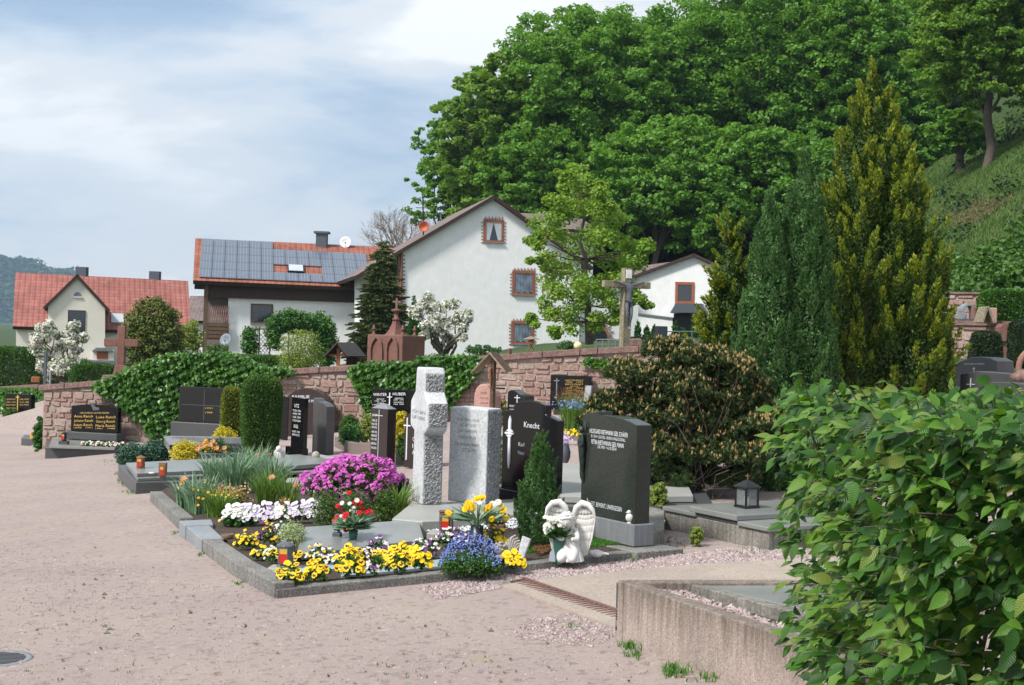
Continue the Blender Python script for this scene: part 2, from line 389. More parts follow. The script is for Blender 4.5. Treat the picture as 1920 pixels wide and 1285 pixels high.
M['lf_thujadark'] = leafm('cypress_inner', [(.022, .05, .008), (.04, .085, .012), (.065, .115, .016)], .6, .1)
M['lf_gold'] = leafm('gold_cypress', [(.06, .10, .012), (.14, .19, .02), (.28, .29, .03), (.36, .33, .04)], .6, .2, clump=.6, cscale=4)
M['lf_juniper'] = leafm('juniper', [(.026, .07, .020), (.052, .13, .034), (.085, .185, .05), (.12, .22, .06)], .6, .12, clump=.5, cscale=4)
M['lf_pine'] = leafm('pine_needle', [(.026, .052, .014), (.045, .08, .022), (.07, .105, .03)], .6, .1)
M['pinebud'] = leafm('pine_candle', [(.26, .15, .055), (.34, .22, .085), (.40, .30, .13), (.24, .23, .07)], .7, .1)
M['lf_ivy'] = leafm('ivy_leaf', [(.018, .065, .010), (.04, .125, .016), (.075, .20, .025), (.13, .28, .035)], .38, .25, spec=.5, clump=.35, cscale=2.2)
M['lf_hedge'] = leafm('hedge_leaf', [(.025, .07, .01), (.05, .13, .016), (.09, .19, .026)], .5, .25, clump=.3)
M['lf_clip'] = leafm('clipped_thuja', [(.04, .10, .016), (.06, .14, .024), (.085, .17, .032)], .6, .15, clump=.5, cscale=5)
M['lf_clipgold'] = leafm('clipped_gold', [(.05, .085, .010), (.13, .17, .014), (.25, .25, .02)], .6, .1, clump=.6, cscale=5)
M['lf_spruce'] = leafm('spruce', [(.04, .065, .02), (.075, .105, .032), (.13, .15, .045)], .6, .08)
M['lf_yew'] = leafm('yew', [(.03, .06, .012), (.065, .105, .018), (.13, .155, .025), (.19, .17, .035)], .6, .1, clump=.4, cscale=1.5)
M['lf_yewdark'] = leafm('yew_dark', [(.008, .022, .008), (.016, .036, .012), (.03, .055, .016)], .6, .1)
M['lf_yellow'] = leafm('yellow_shrub', [(.36, .34, .02), (.55, .48, .03), (.66, .56, .06), (.24, .28, .03)], .6, .3)
M['lf_blue'] = leafm('blue_juniper', [(.018, .06, .035), (.035, .095, .055), (.06, .135, .085)], .6, .1)
M['lf_lime'] = leafm('lime_shrub', [(.12, .20, .03), (.20, .28, .05), (.30, .33, .08)], .6, .3)
M['lf_pale'] = leafm('variegated_leaf', [(.24, .33, .14), (.36, .44, .22), (.50, .54, .34)], .6, .3)
M['lf_iris'] = leafm('iris_blade', [(.09, .19, .10), (.16, .27, .16), (.25, .36, .25), (.12, .24, .09)], .45, .2)
M['lf_blade'] = leafm('green_blade', [(.06, .15, .02), (.11, .22, .035), (.20, .28, .06)], .5, .25)
M['grass'] = leafm('grass_blade', [(.035, .13, .015), (.06, .19, .02), (.10, .24, .03)], .55, .25)
M['lf_box'] = leafm('box_leaf', [(.025, .07, .012), (.06, .13, .018), (.11, .19, .028)], .45, .2)
M['lf_plant'] = leafm('bedding_leaf', [(.022, .075, .014), (.045, .12, .022), (.07, .16, .03)], .5, .25)
M['lf_hornbeam'] = leafm('hornbeam_leaf', [(.012, .048, .006), (.026, .098, .010), (.055, .16, .015), (.115, .25, .026), (.17, .23, .045)], .44, .34, veins=True, spec=.4)
M['lf_thujagreen'] = leafm('bright_thuja', [(.02, .08, .012), (.035, .125, .018), (.05, .16, .024)], .6, .12)
M['lf_brown'] = leafm('brown_twig_leaf', [(.10, .05, .02), (.17, .09, .035), (.22, .13, .05)], .8, .1)
M['fl_white'] = leafm('white_petal', [(.70, .70, .66), (.82, .82, .78), (.62, .64, .58)], .6, .25)
M['fl_magenta'] = leafm('magenta_petal', [(.42, .06, .34), (.60, .12, .50), (.70, .20, .60), (.34, .04, .26)], .6, .25)
M['fl_yellow'] = leafm('yellow_petal', [(.78, .52, .005), (.85, .62, .01), (.72, .44, .005)], .55, .2)
M['fl_red'] = leafm('red_petal', [(.55, .012, .02), (.70, .02, .03), (.45, .01, .012)], .55, .15)
M['fl_lilac'] = leafm('lilac_petal', [(.60, .45, .70), (.70, .60, .80), (.80, .74, .84), (.52, .32, .62)], .6, .25)
M['fl_purple'] = leafm('purple_petal', [(.09, .02, .12), (.16, .04, .22), (.07, .015, .08)], .6, .15)
M['fl_blue'] = leafm('blue_petal', [(.10, .16, .48), (.17, .25, .60), (.28, .34, .66)], .6, .2)
M['fl_pink'] = leafm('pink_petal', [(.65, .30, .34), (.74, .50, .50), (.80, .72, .70)], .6, .2)
M['fl_peach'] = leafm('peach_petal', [(.62, .30, .15), (.72, .42, .24), (.55, .34, .16)], .6, .25)
M['fl_orange'] = leafm('orange_petal', [(.72, .30, .01), (.80, .42, .015), (.70, .50, .03)], .6, .2)
M['fl_magnolia'] = leafm('magnolia_petal', [(.58, .56, .49), (.72, .70, .64), (.80, .79, .75)], .6, .3)
M['blotch'] = plain('pansy_blotch', (.03, .006, .012), .7)
# ---------------- foliage generators ----------------
def unit(v): return v / np.maximum(np.linalg.norm(v, axis=1, keepdims=True), 1e-9)
def rdir(rng, n): return unit(rng.normal(size=(n, 3)))
def leaves(mb, Pp, T, Nn, L, Wd, mi=0, fold=0.0):
    """one small rhombic leaf per point; T = direction of the leaf, Nn = its normal"""
    n = len(Pp); T = unit(T); S = unit(np.cross(T, Nn)); Nn = np.cross(S, T)
    L = np.broadcast_to(np.asarray(L, float).reshape(-1, 1) if np.ndim(L) else np.full((1, 1), L), (n, 1)); Wd = np.broadcast_to(np.asarray(Wd, float).reshape(-1, 1) if np.ndim(Wd) else np.full((1, 1), Wd), (n, 1))
    V = np.stack([Pp - T * L * .5, Pp + S * Wd * .5 - T * L * .08 + Nn * fold * Wd, Pp + T * L * .5, Pp - S * Wd * .5 - T * L * .08 + Nn * fold * Wd], 1).reshape(-1, 3)
    mb.add(V, np.arange(4 * n).reshape(-1, 4), mi)
def cluster(mb, rng, C, rad, n, L, Wd, up=.5, shell=.55, mi=0, squash=.8, out=1.0, jit=.6):
    """n leaves in the outer part of each of the ellipsoid clumps centred on C"""
    C = np.asarray(C, float); k = len(C); rad = np.broadcast_to(np.asarray(rad, float), (k,))
    D = rdir(rng, k * n); r = shell + (1 - shell) * rng.random(k * n) ** .6
    CC = np.repeat(C, n, 0); RR = np.repeat(rad, n)
    Pp = CC + D * np.array([1, 1, squash]) * (r * RR)[:, None]
    Nn = unit(D * out + np.array([0, 0, up]) + rng.normal(size=D.shape) * jit)
    T = unit(np.cross(Nn, rdir(rng, k * n)) + D * .3)
    s = .7 + .6 * rng.random(k * n)
    leaves(mb, Pp, T, Nn, L * s, Wd * s, mi, .12)
def fib(n, rng, zmin=-1.0):
    i = np.arange(n) + .5; z = 1 - (1 - zmin) * i / n; ph = i * 2.399963 + rng.random() * 6
    r = np.sqrt(np.maximum(0, 1 - z * z)); return np.stack([r * np.cos(ph), r * np.sin(ph), z], 1)
def crown_blobs(rng, c, r, n, zmin=-.6, jit=.18, inner=.5):
    D = fib(n, rng, zmin); k = 1 - jit * rng.random(n)[:, None] * 1.6 + jit * .4
    lo = fib(max(2, n // 3), rng, zmin) * inner
    return np.concatenate([D * k, lo]) * np.array(r) + np.array(c)
def limb(mb, p0, p1, r0, r1, rng, n=5, wob=.08, seg=6, mi=0):
    p0 = Vector(p0); p1 = Vector(p1); L = (p1 - p0).length; pts = []
    for i in range(n + 1):
        t = i / n; q = p0.lerp(p1, t)
        if 0 < i < n: q += Vector(rng.normal(size=3) * L * wob)
        pts.append(q)
    mb.tube(pts, [r0 + (r1 - r0) * i / n for i in range(n + 1)], seg, mi); return pts
def broad_tree(name, base, h, rx, rz, nb, per, L, lm, bm, label, cat='tree', group=None, seed=0, br=.28, trunk_r=.25, ry=None, lift=None, zmin=-.55, squash=.75, limbs=9, mesh_only=False):
    rng = np.random.default_rng(seed); ry = ry or rx; base = Vector(base)
    cz = h - rz if lift is None else lift
    c = np.array([base.x, base.y, base.z + cz])
    B = crown_blobs(rng, c, (rx, ry, rz), nb, zmin)
    t = thing(name, base, label, cat, group)
    mb = MB(); top = Vector((base.x, base.y, base.z + cz + rz * .3))
    pts = limb(mb, base - Vector((0, 0, .3)), top, trunk_r, trunk_r * .3, rng, 6, .02, 8)
    for i in range(limbs):
        b = B[rng.integers(len(B))]; q = pts[2 + i % 3]; limb(mb, q, Vector(b), trunk_r * .35, trunk_r * .08, rng, 4, .06, 5)
    part(t, 'trunk', mb, bm)
    # every limb end carries a handful of flattened sprays of its own
    S = br * min(rx, rz); k = 5; B2 = np.repeat(B, k, 0) + rng.normal(size=(len(B) * k, 3)) * np.array([.62, .62, .42]) * S
    mb = MB(); cluster(mb, rng, B2, S * (.30 + .38 * rng.random(len(B2))), max(4, int(per / k * 1.25)), L, L * .72, up=.9, squash=.55, jit=.65, shell=.25)
    part(t, 'crown', mb, lm)
    return t
def cone_tufts(rng, n, H, prof, power=1.0):
    """tuft feet on a cone-like body; prof(t) radius at height share t"""
    out = []
    tot = 0
    while tot < n:
        t = rng.random(); r = prof(t)
        if rng.random() * prof(.15) <= r + .05: a = rng.random() * 6.283; out.append((t * H, r, a)); tot += 1
    return out
def conifer(name, base, H, prof, ntuft, per, tl, tr, L, Wd, lm, label, cat='tree', group=None, seed=0, lean=.35, mats2=None, core=True, trunk_r=.05, tipm=None, flat=False):
    rng = np.random.default_rng(seed); base = Vector(base); t = thing(name, base, label, cat, group)
    mb = MB(); mb.tube([base - Vector((0, 0, .1)), base + Vector((0, 0, H * .5)), base + Vector((0, 0, H * .96))], [trunk_r, trunk_r * .7, .006], 7); part(t, 'trunk', mb, M['bark'])
    T = cone_tufts(rng, ntuft, H * .97, prof); PP = []; TT = []; NN = []; SS = []
    for z, r, a in T:
        rr = max(0, r - tr * .5) * (.72 + .34 * rng.random()); d = np.array([math.cos(a), math.sin(a), 0.0])
        ax = unit((d * lean + np.array([0, 0, 1]) + rng.normal(size=3) * .12)[None])[0] if not flat else unit((d + np.array([0, 0, -.12]) + rng.normal(size=3) * .1)[None])[0]
        l = tl * (.6 + .7 * rng.random()); n = per
        s = rng.random(n); rad = tr * (1 - s * .85)[:, None]
        off = rdir(rng, n)
        if flat: off[:, 2] *= .35
        p = np.array([base.x, base.y, base.z + z]) + d * rr + ax * (s[:, None] - .35) * l + off * rad
        SS.append(s); PP.append(p); TT.append(ax * .9 + off * .7 + rng.normal(size=(n, 3)) * .25); NN.append(off + d * .5 + rng.normal(size=(n, 3)) * .3)
    # inner layer so that the body is opaque
    n2 = int(ntuft * per * .35); z = rng.random(n2); rr = np.array([prof(q) for q in z]) * (.35 + .5 * rng.random(n2)); a = rng.random(n2) * 6.283; SS.append(0 * a)
    D = np.stack([np.cos(a), np.sin(a), 0 * a], 1)
    PP.append(np.array([base.x, base.y, base.z]) + D * rr[:, None] + np.stack([0 * z, 0 * z, z * H * .95], 1)); TT.append(rdir(rng, n2) + np.array([0, 0, .6])); NN.append(D + rng.normal(size=(n2, 3)) * .4)
    PP = np.concatenate(PP); TT = np.concatenate(TT); NN = np.concatenate(NN)
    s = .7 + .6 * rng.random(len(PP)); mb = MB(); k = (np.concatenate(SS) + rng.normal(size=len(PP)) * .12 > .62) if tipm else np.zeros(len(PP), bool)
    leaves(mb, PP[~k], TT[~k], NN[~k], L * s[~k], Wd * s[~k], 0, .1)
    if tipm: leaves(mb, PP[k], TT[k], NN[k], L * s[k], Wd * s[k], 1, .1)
    part(t, 'crown', mb, [lm, tipm] if tipm else lm); return t
def shrub(name, base, r, label, lm, n=900, L=.03, Wd=None, cat='shrub', group=None, seed=0, blobs=14, up=.4, zc=.55, solid=True, kind=None, T_up=0.0, br=.45, partname='foliage', stems=True):
    """r = (rx, ry, height)"""
    rng = np.random.default_rng(seed); base = Vector(base); Wd = Wd or L * .6
    c = (base.x, base.y, base.z + r[2] * zc); rz = r[2] * (1 - zc)
    t = thing(name, base, label, cat, group)
    B = crown_blobs(rng, c, (r[0] * .72, r[1] * .72, rz * .8), blobs, -.9, .15)
    mb = MB(); cluster(mb, rng, B, br * min(r[0], r[2]) * .8, max(3, n // len(B)), L, Wd, up=up, shell=.3)
    part(t, partname, mb, lm)
    if stems:
        mb = MB()
        for i in range(5):
            b = B[rng.integers(len(B))]; limb(mb, base - Vector((0, 0, .02)), Vector(b), r[0] * .035 + .002, .002, rng, 3, .05, 4)
        part(t, 'stems', mb, M['bark'])
    return t
def clipped(name, c, half, rot, label, lm, n=6000, L=.03, cat='hedge', group=None, seed=0, rnd=4.0, taper=1.0, bulge=0.0, kind=None):
    """clipped hedge or topiary body: superellipsoid shell of short twigs standing out from it (c = centre of its foot)"""
    rng = np.random.default_rng(seed); t = thing(name, Vector(c), label, cat, group)
    D = rng.uniform(-1, 1, size=(n, 3)); ax = rng.integers(0, 3, n); area = np.array([half[1] * half[2], half[0] * half[2], half[0] * half[1]]); area = area / area.sum()
    ax = rng.choice(3, n, p=area); sg = rng.choice([-1, 1], n); D[np.arange(n), ax] = sg
    nr = (np.abs(D) ** rnd).sum(1) ** (1 / rnd); D = D / nr[:, None]
    Nn = np.sign(D) * np.abs(D) ** (rnd - 1) / np.array(half); Nn = unit(Nn)
    tp = 1 + (taper - 1) * (D[:, 2] * .5 + .5)
    Q = D * np.array(half); Q[:, 0] *= tp; Q[:, 1] *= tp; Q[:, 2] += half[2]
    dep = rng.random(n) ** 2 * .12 * min(half) + rng.random(n) * .02
    Q = Q - Nn * dep[:, None]
    ca, sa = math.cos(rot), math.sin(rot); Rm = np.array([[ca, -sa, 0], [sa, ca, 0], [0, 0, 1]])
    Q = Q @ Rm.T + np.array(c); Nn = Nn @ Rm.T
    T = unit(Nn + rng.normal(size=Q.shape) * .55 + np.array([0, 0, .35])); NN = unit(np.cross(T, rdir(rng, n)) + np.array([0, 0, .5]))
    s = .7 + .6 * rng.random(n); mb = MB(); leaves(mb, Q, T, NN, L * s, L * .55 * s)
    part(t, 'foliage', mb, lm)
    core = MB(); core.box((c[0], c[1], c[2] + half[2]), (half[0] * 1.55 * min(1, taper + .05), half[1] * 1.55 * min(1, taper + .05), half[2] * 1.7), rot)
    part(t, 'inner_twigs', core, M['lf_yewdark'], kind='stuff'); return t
def blades(mb, rng, base, n, h, spread, w, bend=.5, mi=0, fan=None, seg=4):
    """arching grass-like blades as ribbons"""
    base = np.asarray(base, float)
    V = []; F = []; c = 0
    for i in range(n):
        a = rng.random() * 6.283 if fan is None else fan + rng.normal() * .35 + (math.pi if rng.random() < .5 else 0)
        d = np.array([math.cos(a), math.sin(a), 0]); sd = np.array([-d[1], d[0], 0])
        b = base + d * spread * rng.random() * .5 + np.array([rng.normal(), rng.normal(), 0]) * spread * .18
        hh = h * (.55 + .5 * rng.random()); bd = bend * (.3 + rng.random())
        tw = rng.normal() * .6; sd = sd * math.cos(tw) + d * math.sin(tw)
        for k in range(seg + 1):
            t = k / seg; p = b + np.array([0, 0, hh * (t - bd * .45 * t ** 3)]) + d * hh * bd * t ** 2
            ww = w * (1 - t ** 2.2) * .5 + .0004
            V += [p - sd * ww, p + sd * ww]
        for k in range(seg): F.append((c + 2 * k, c + 2 * k + 1, c + 2 * k + 3, c + 2 * k + 2))
        c += 2 * (seg + 1)
    mb.add(np.array(V), np.array(F), mi)
# blossoms (mesh data shared by all copies)
def flower_mesh(name, petals, r, w, mats, cup=.15, centre=.25, cm=1, layers=1, pts=5):
    mb = MB()
    for l in range(layers):
        rl = r * (1 - .28 * l); cu = cup + .35 * l
        for k in range(petals):
            a = 6.283 * k / petals + l * .5; d = np.array([math.cos(a), math.sin(a), 0]); s = np.array([-d[1], d[0], 0]); z = np.array([0, 0, 1.0])
            V = [d * rl * .05]
            for t, ww in ((.35, .62), (.75, 1.0), (.95, .62)): V.append(d * rl * t + s * w * rl * ww * .5 + z * rl * cu * t)
            V.append(d * rl * 1.03 + z * rl * (cu * 1.0 - .06))
            for t, ww in ((.95, .62), (.75, 1.0), (.35, .62)): V.append(d * rl * t - s * w * rl * ww * .5 + z * rl * cu * t)
            mb.add(np.array(V), [tuple(range(8))], 0)
    if centre: mb.ell((0, 0, r * .08), (r * centre, r * centre, r * .12), 7, 4, cm)
    me = mb.mesh(name, mats); return me
def pansy_mesh(name, col, col2=None, blotch=True, r=.028):
    mb = MB(); Y = M[col]; B = M['blotch']; O = M[col2] if col2 else Y
    def petal(a, rr, w, z, mi):
        d = np.array([math.cos(a), math.sin(a), 0]); s = np.array([-d[1], d[0], 0]); V = []
        for k in range(9):
            th = math.pi * (-1 + 2 * k / 9.0); V.append(d * (rr * .52 + math.cos(th) * rr * .5) + s * math.sin(th) * w * rr * .5 + np.array([0, 0, z + .12 * rr * abs(math.sin(th))]))
        mb.add(np.array(V), [tuple(range(9))], mi)
    petal(R(65), r, 1.0, 0, 2); petal(R(115), r, 1.0, .0008, 2)
    petal(R(10), r * .92, .95, .0016, 0); petal(R(170), r * .92, .95, .0024, 0); petal(R(270), r * 1.02, 1.25, .0034, 0)
    if blotch:
        for a in (270, 200, 340): petal(R(a), r * .58, .9, .0050, 1)
    mb.ell((0, 0, .0055), (r * .13, r * .13, .002), 6, 3, 3)
    return mb.mesh(name, [Y, B, O, M['fl_orange']])
def place(par, name, me, p, nrm, rng, s=1.0, label=None, upd=None):
    """put a shared blossom mesh on its plant, facing nrm"""
    o = bpy.data.objects.new(name, me); COL.objects.link(o); o.parent = par; o.location = Vector(p) - org(par)
    q = Vector(nrm).normalized().to_track_quat('Z', 'Y'); o.rotation_euler = (q @ Matrix.Rotation(rng.normal() * .3, 4, 'Z').to_quaternion()).to_euler(); o.scale = (s, s, s)
    if label: o['label'] = label
    return o
BL = {}
def bl(k): return BL[k]
def make_blossoms():
    BL['pansy_y'] = pansy_mesh('pansy_yellow', 'fl_yellow'); BL['pansy_plain'] = pansy_mesh('pansy_plain_yellow', 'fl_yellow', None, False)
    BL['pansy_w'] = pansy_mesh('pansy_white', 'fl_white', None, False); BL['pansy_l'] = pansy_mesh('pansy_lilac', 'fl_lilac', 'fl_lilac', False)
    BL['viola_wp'] = pansy_mesh('viola_white_purple', 'fl_white', 'fl_purple', False, .017); BL['viola_yp'] = pansy_mesh('viola_yellow_purple', 'fl_yellow', 'fl_purple', False, .016)
    BL['viola_y'] = pansy_mesh('viola_yellow', 'fl_yellow', None, False, .018); BL['viola_p'] = pansy_mesh('viola_purple', 'fl_purple', 'fl_purple', False, .018)
    BL['tiny_blue'] = flower_mesh('tiny_blue', 5, .0085, .9, [M['fl_blue'], M['fl_yellow']], .1, .2)
    BL['daisy_w'] = flower_mesh('daisy_white', 9, .018, .5, [M['fl_white'], M['lf_lime']], .1, .25, layers=2)
    BL['ranunc_y'] = flower_mesh('ranunculus_yellow', 8, .027, .75, [M['fl_yellow'], M['fl_yellow']], .35, .3, layers=3)
    BL['mum_w'] = flower_mesh('chrysanthemum_white', 10, .026, .6, [M['fl_white'], M['fl_white']], .4, .35, layers=3)
    BL['carn_r'] = flower_mesh('carnation_red', 9, .019, .9, [M['fl_red'], M['fl_red']], .45, .35, layers=3)
    BL['carn_w'] = flower_mesh('carnation_white', 9, .014, .9, [M['fl_white'], M['fl_white']], .5, .35, layers=2)
    BL['orange'] = flower_mesh('marigold_orange', 8, .03, .7, [M['fl_orange'], M['fl_orange']], .25, .3, layers=2)
    BL['iris_p'] = flower_mesh('iris_peach', 6, .05, .7, [M['fl_peach'], M['fl_orange']], .6, .15, layers=2)
    BL['pinkw'] = flower_mesh('begonia_pink', 6, .035, .9, [M['fl_pink'], M['fl_yellow']], .2, .2)
    BL['begw'] = flower_mesh('begonia_white', 6, .035, .9, [M['fl_white'], M['fl_yellow']], .2, .2)
    BL['cup_r'] = flower_mesh('bedding_red', 6, .05, .9, [M['fl_red'], M['fl_yellow']], .2, .2)
make_blossoms()
# ---------------- ground ----------------
def gravel():
    m, nt, b, L = mat('gravel'); co = objco(nt)
    n1 = N(nt, 'ShaderNodeTexNoise', i_Scale=0.9, i_Detail=6.0, i_Roughness=.62); L(co, n1.inputs['Vector'])
    base = ramp(nt, n1.outputs[0], [(.30, (.325, .26, .245)), (.44, (.35, .285, .267)), (.55, (.362, .298, .274)), (.66, (.37, .312, .278)), (.76, (.335, .30, .24))])
    n2 = N(nt, 'ShaderNodeTexNoise', i_Scale=95.0, i_Detail=5.0, i_Roughness=.75); L(co, n2.inputs['Vector'])
    g = ramp(nt, n2.outputs[0], [(.30, (.68, .66, .66)), (.46, (.95, .94, .94)), (.58, (1.02, 1.02, 1.01)), (.72, (1.22, 1.22, 1.23))])
    mx = N(nt, 'ShaderNodeMix', data_type='RGBA', blend_type='MULTIPLY'); mx.inputs[0].default_value = 1; L(base, mx.inputs[6]); L(g, mx.inputs[7])
    vo = N(nt, 'ShaderNodeTexVoronoi', i_Scale=30.0); L(co, vo.inputs['Vector'])
    vg = ramp(nt, vo.outputs['Color'], [(.10, (.72, .70, .70)), (.3, (1, 1, 1)), (.85, (1, 1, 1)), (.93, (1.2, 1.18, 1.16))])
    m2 = N(nt, 'ShaderNodeMix', data_type='RGBA', blend_type='MULTIPLY'); m2.inputs[0].default_value = 1; L(mx.outputs[2], m2.inputs[6]); L(vg, m2.inputs[7])
    n4 = N(nt, 'ShaderNodeTexNoise', i_Scale=2.4, i_Detail=7.0, i_Roughness=.7, i_Distortion=.4); L(co, n4.inputs['Vector'])
    moss = ramp(nt, n4.outputs[0], [(.60, (0, 0, 0)), (.72, (.55, .55, .55))])
    m3 = N(nt, 'ShaderNodeMix', data_type='RGBA'); L(moss, m3.inputs[0]); L(m2.outputs[2], m3.inputs[6]); m3.inputs[7].default_value = (.32, .30, .16, 1)
    L(m3.outputs[2], b.inputs['Base Color']); b.inputs['Roughness'].default_value = .95; b.inputs['Specular IOR Level'].default_value = .2
    ad = N(nt, 'ShaderNodeMath', operation='ADD'); L(n2.outputs[0], ad.inputs[0]); L(n4.outputs[0], ad.inputs[1])
    bump(nt, b, ad.outputs[0], .55, .02); return m
M['gravel'] = gravel()
def turf(name, cs, sc=.7):
    m, nt, b, L = mat(name); co = objco(nt)
    n1 = N(nt, 'ShaderNodeTexNoise', i_Scale=float(sc), i_Detail=8.0, i_Roughness=.68); L(co, n1.inputs['Vector'])
    L(ramp(nt, n1.outputs[0], [(.30, cs[0]), (.45, cs[1]), (.57, cs[2]), (.68, cs[3])]), b.inputs['Base Color'])
    b.inputs['Roughness'].default_value = .95; n2 = N(nt, 'ShaderNodeTexNoise', i_Scale=7.0, i_Detail=6.0); L(co, n2.inputs['Vector']); bump(nt, b, n2.outputs[0], 1.0, .3); return m
M['meadow'] = turf('meadow', [(.015, .04, .008), (.035, .075, .015), (.06, .10, .025), (.12, .10, .055)], .25)
M['sand'] = stone('compacted_sand', (.27, .22, .185), (.40, .335, .285), .95, 60, .4, .006, big=(.85, 1.08))
def build_ground():
    xs = sorted(set([round(v, 2) for v in list(np.arange(-12, 14.01, .4)) + list(np.arange(-60, 80, 2.5)) + [-2600, -900, -500, -250, -120, 120, 200, 400, 900, 2600]]))
    ys = sorted(set([round(v, 2) for v in list(np.arange(-6, 34.01, .4)) + list(np.arange(34, 130, 2.0)) + [150, 180, 230, 300, 450, 700, 1100, 1800, 3400]]))
    V = np.array([(x, y, terrain(x, y)) for y in ys for x in xs]); nx = len(xs)
    A, B, C = [], [], []
    d = WALLB - WALLA
    for j in range(len(ys) - 1):
        for i in range(nx - 1):
            f = (j * nx + i, j * nx + i + 1, (j + 1) * nx + i + 1, (j + 1) * nx + i)
            x = (xs[i] + xs[i + 1]) / 2; y = (ys[j] + ys[j + 1]) / 2
            side = (d.x * (y - WALLA.y) - d.y * (x - WALLA.x)) / d.length
            if (x > 11 and y > 31) or y > 90: C.append(f)
            elif side > .3 and x + .344 * y > .2: B.append(f)
            elif y > 60 or (x > 7.5 and y > 12): B.append(f)
            else: A.append(f)
    for nm, fs, m in (('ground', A, 'gravel'), ('lawn', B, 'meadow'), ('hillside', C, 'meadow')):
        mb = MB(); mb.add(V, np.array(fs), 0, True); o = bpy.data.objects.new(nm, mb.mesh(nm, M[m])); COL.objects.link(o); o['kind'] = 'structure'
build_ground()
def pebbles(name, pts, rng, size, m, label, cat='gravel', kind='stuff'):
    pts = np.array(pts); n = len(pts); base = np.array([(1, 0, 0), (-.5, .8, 0), (-.5, -.8, 0), (.1, 0, .7), (0, 0, -.5)])
    F0 = np.array([(0, 1, 3), (1, 2, 3), (2, 0, 3), (1, 0, 4), (2, 1, 4), (0, 2, 4)])
    a = rng.random(n) * 6.283; s = size * (.4 + 1.0 * rng.random(n) ** 1.6)
    V = base[None] * s[:, None, None] * (.7 + .6 * rng.random((n, 5, 3)))
    x = V[:, :, 0] * np.cos(a)[:, None] - V[:, :, 1] * np.sin(a)[:, None]; y = V[:, :, 0] * np.sin(a)[:, None] + V[:, :, 1] * np.cos(a)[:, None]
    V = np.stack([x, y, V[:, :, 2]], 2) + pts[:, None, :]
    mb = MB(); mb.add(V.reshape(-1, 3), (F0[None] + 5 * np.arange(n)[:, None, None]).reshape(-1, 3)); return solo(name, mb, m, (0, 0, 0), label, cat, kind=kind)
def inpoly(x, y, pg):
    c = False; j = len(pg) - 1
    for i in range(len(pg)):
        if (pg[i][1] > y) != (pg[j][1] > y) and x < (pg[j][0] - pg[i][0]) * (y - pg[i][1]) / (pg[j][1] - pg[i][1]) + pg[i][0]: c = not c
        j = i
    return c
def scatter(rng, poly_px, n, h=0.0):
    """points on the ground inside an outline measured in the photo"""
    pg = [tuple(G(x, y)[:2]) for x, y in poly_px]; xs = [p[0] for p in pg]; ys = [p[1] for p in pg]; out = []
    while len(out) < n:
        x = rng.uniform(min(xs), max(xs)); y = rng.uniform(min(ys), max(ys))
        if inpoly(x, y, pg): out.append((x, y, plane(x, y) + h))
    return out
rg = np.random.default_rng(5)
pebbles('crushed_stone', scatter(rg, [(780, 1102), (940, 1075), (1190, 1050), (1500, 1018), (1560, 1045), (1250, 1070), (960, 1100), (820, 1125)], 9000, .003), rg, .013, M['pink_chips'], 'band of crushed pink stone along the front kerb')
pebbles('crushed_stone', scatter(rg, [(990, 1160), (1100, 1150), (1165, 1190), (1110, 1215), (960, 1195)], 700, .002), rg, .012, M['pink_chips'], 'loose pink stones beside the drainage channel')
pebbles('loose_gravel', scatter(rg, [(-50, 1000), (500, 1120), (1150, 1180), (1400, 1290), (-50, 1290)], 5200, .001), rg, .0065, M['pink_chips'], 'fine loose grit scattered over the gravel path')
pebbles('loose_gravel', scatter(rg, [(-50, 1000), (500, 1120), (1150, 1180), (1400, 1290), (-50, 1290)], 26, .004), rg, .016, M['concrete_grey'], 'few larger stones lying on the gravel path')
pebbles('white_chippings', scatter(rg, [(785, 1000), (830, 975), (1010, 985), (980, 1015), (800, 1022)], 3200, .10), rg, .012, M['chippings'], 'white and grey chippings in front of the pale monument')
# haze-blue far hill
M['lf_far'] = leafm('far_leaf', [(.012, .045, .012), (.022, .07, .02), (.035, .095, .03)], .7, .1)
def far_hill():
    rng = np.random.default_rng(2); mb = MB(); xs = np.linspace(-330, 20, 60); V = []
    prof = [(-330, 175), (0, 8)]
    for j, (yy, k) in enumerate(((520, 0.0), (560, .45), (600, .8), (650, 1.0), (700, .9))):
        for x in xs:
            px = 960 + x / 650 * FPX
            top = -(px - 960) * ROLL + np.interp(px, [-400, -60, 0, 60, 130, 230, 400, 900], [440, 482, 496, 503, 521, 560, 615, 640])
            z = EYE + (HOR - top) / FPX * 650; V.append((4 * x, 4 * yy + rng.normal() * 16, EYE + 4 * (-9.6 + (z + 8) * k + rng.normal() * .8)))
    F = [(j * 60 + i, j * 60 + i + 1, (j + 1) * 60 + i + 1, (j + 1) * 60 + i) for j in range(4) for i in range(59)]
    mb.add(np.array(V), F, 0, True); o = bpy.data.objects.new('far_hill', mb.mesh('far_hill', M['lf_dark'])); COL.objects.link(o); o['kind'] = 'structure'
    V = np.array(V).reshape(5, 60, 3); C = []
    for _ in range(2600):
        j = rng.random() * 3; i = rng.random() * 40; a = V[int(j), int(i)]; b2 = V[int(j) + 1, int(i) + 1]; t = rng.random(2); C.append(a * (1 - t[0]) + b2 * t[0] + np.array([0, 0, 5]))
    mb = MB(); cluster(mb, rng, C, 20, 34, 10, 8.5, up=.7, shell=.5)
    solo('far_forest', mb, M['lf_far'], (0, 0, 0), 'wooded hill far off beyond the houses', 'forest', kind='stuff')
far_hill()
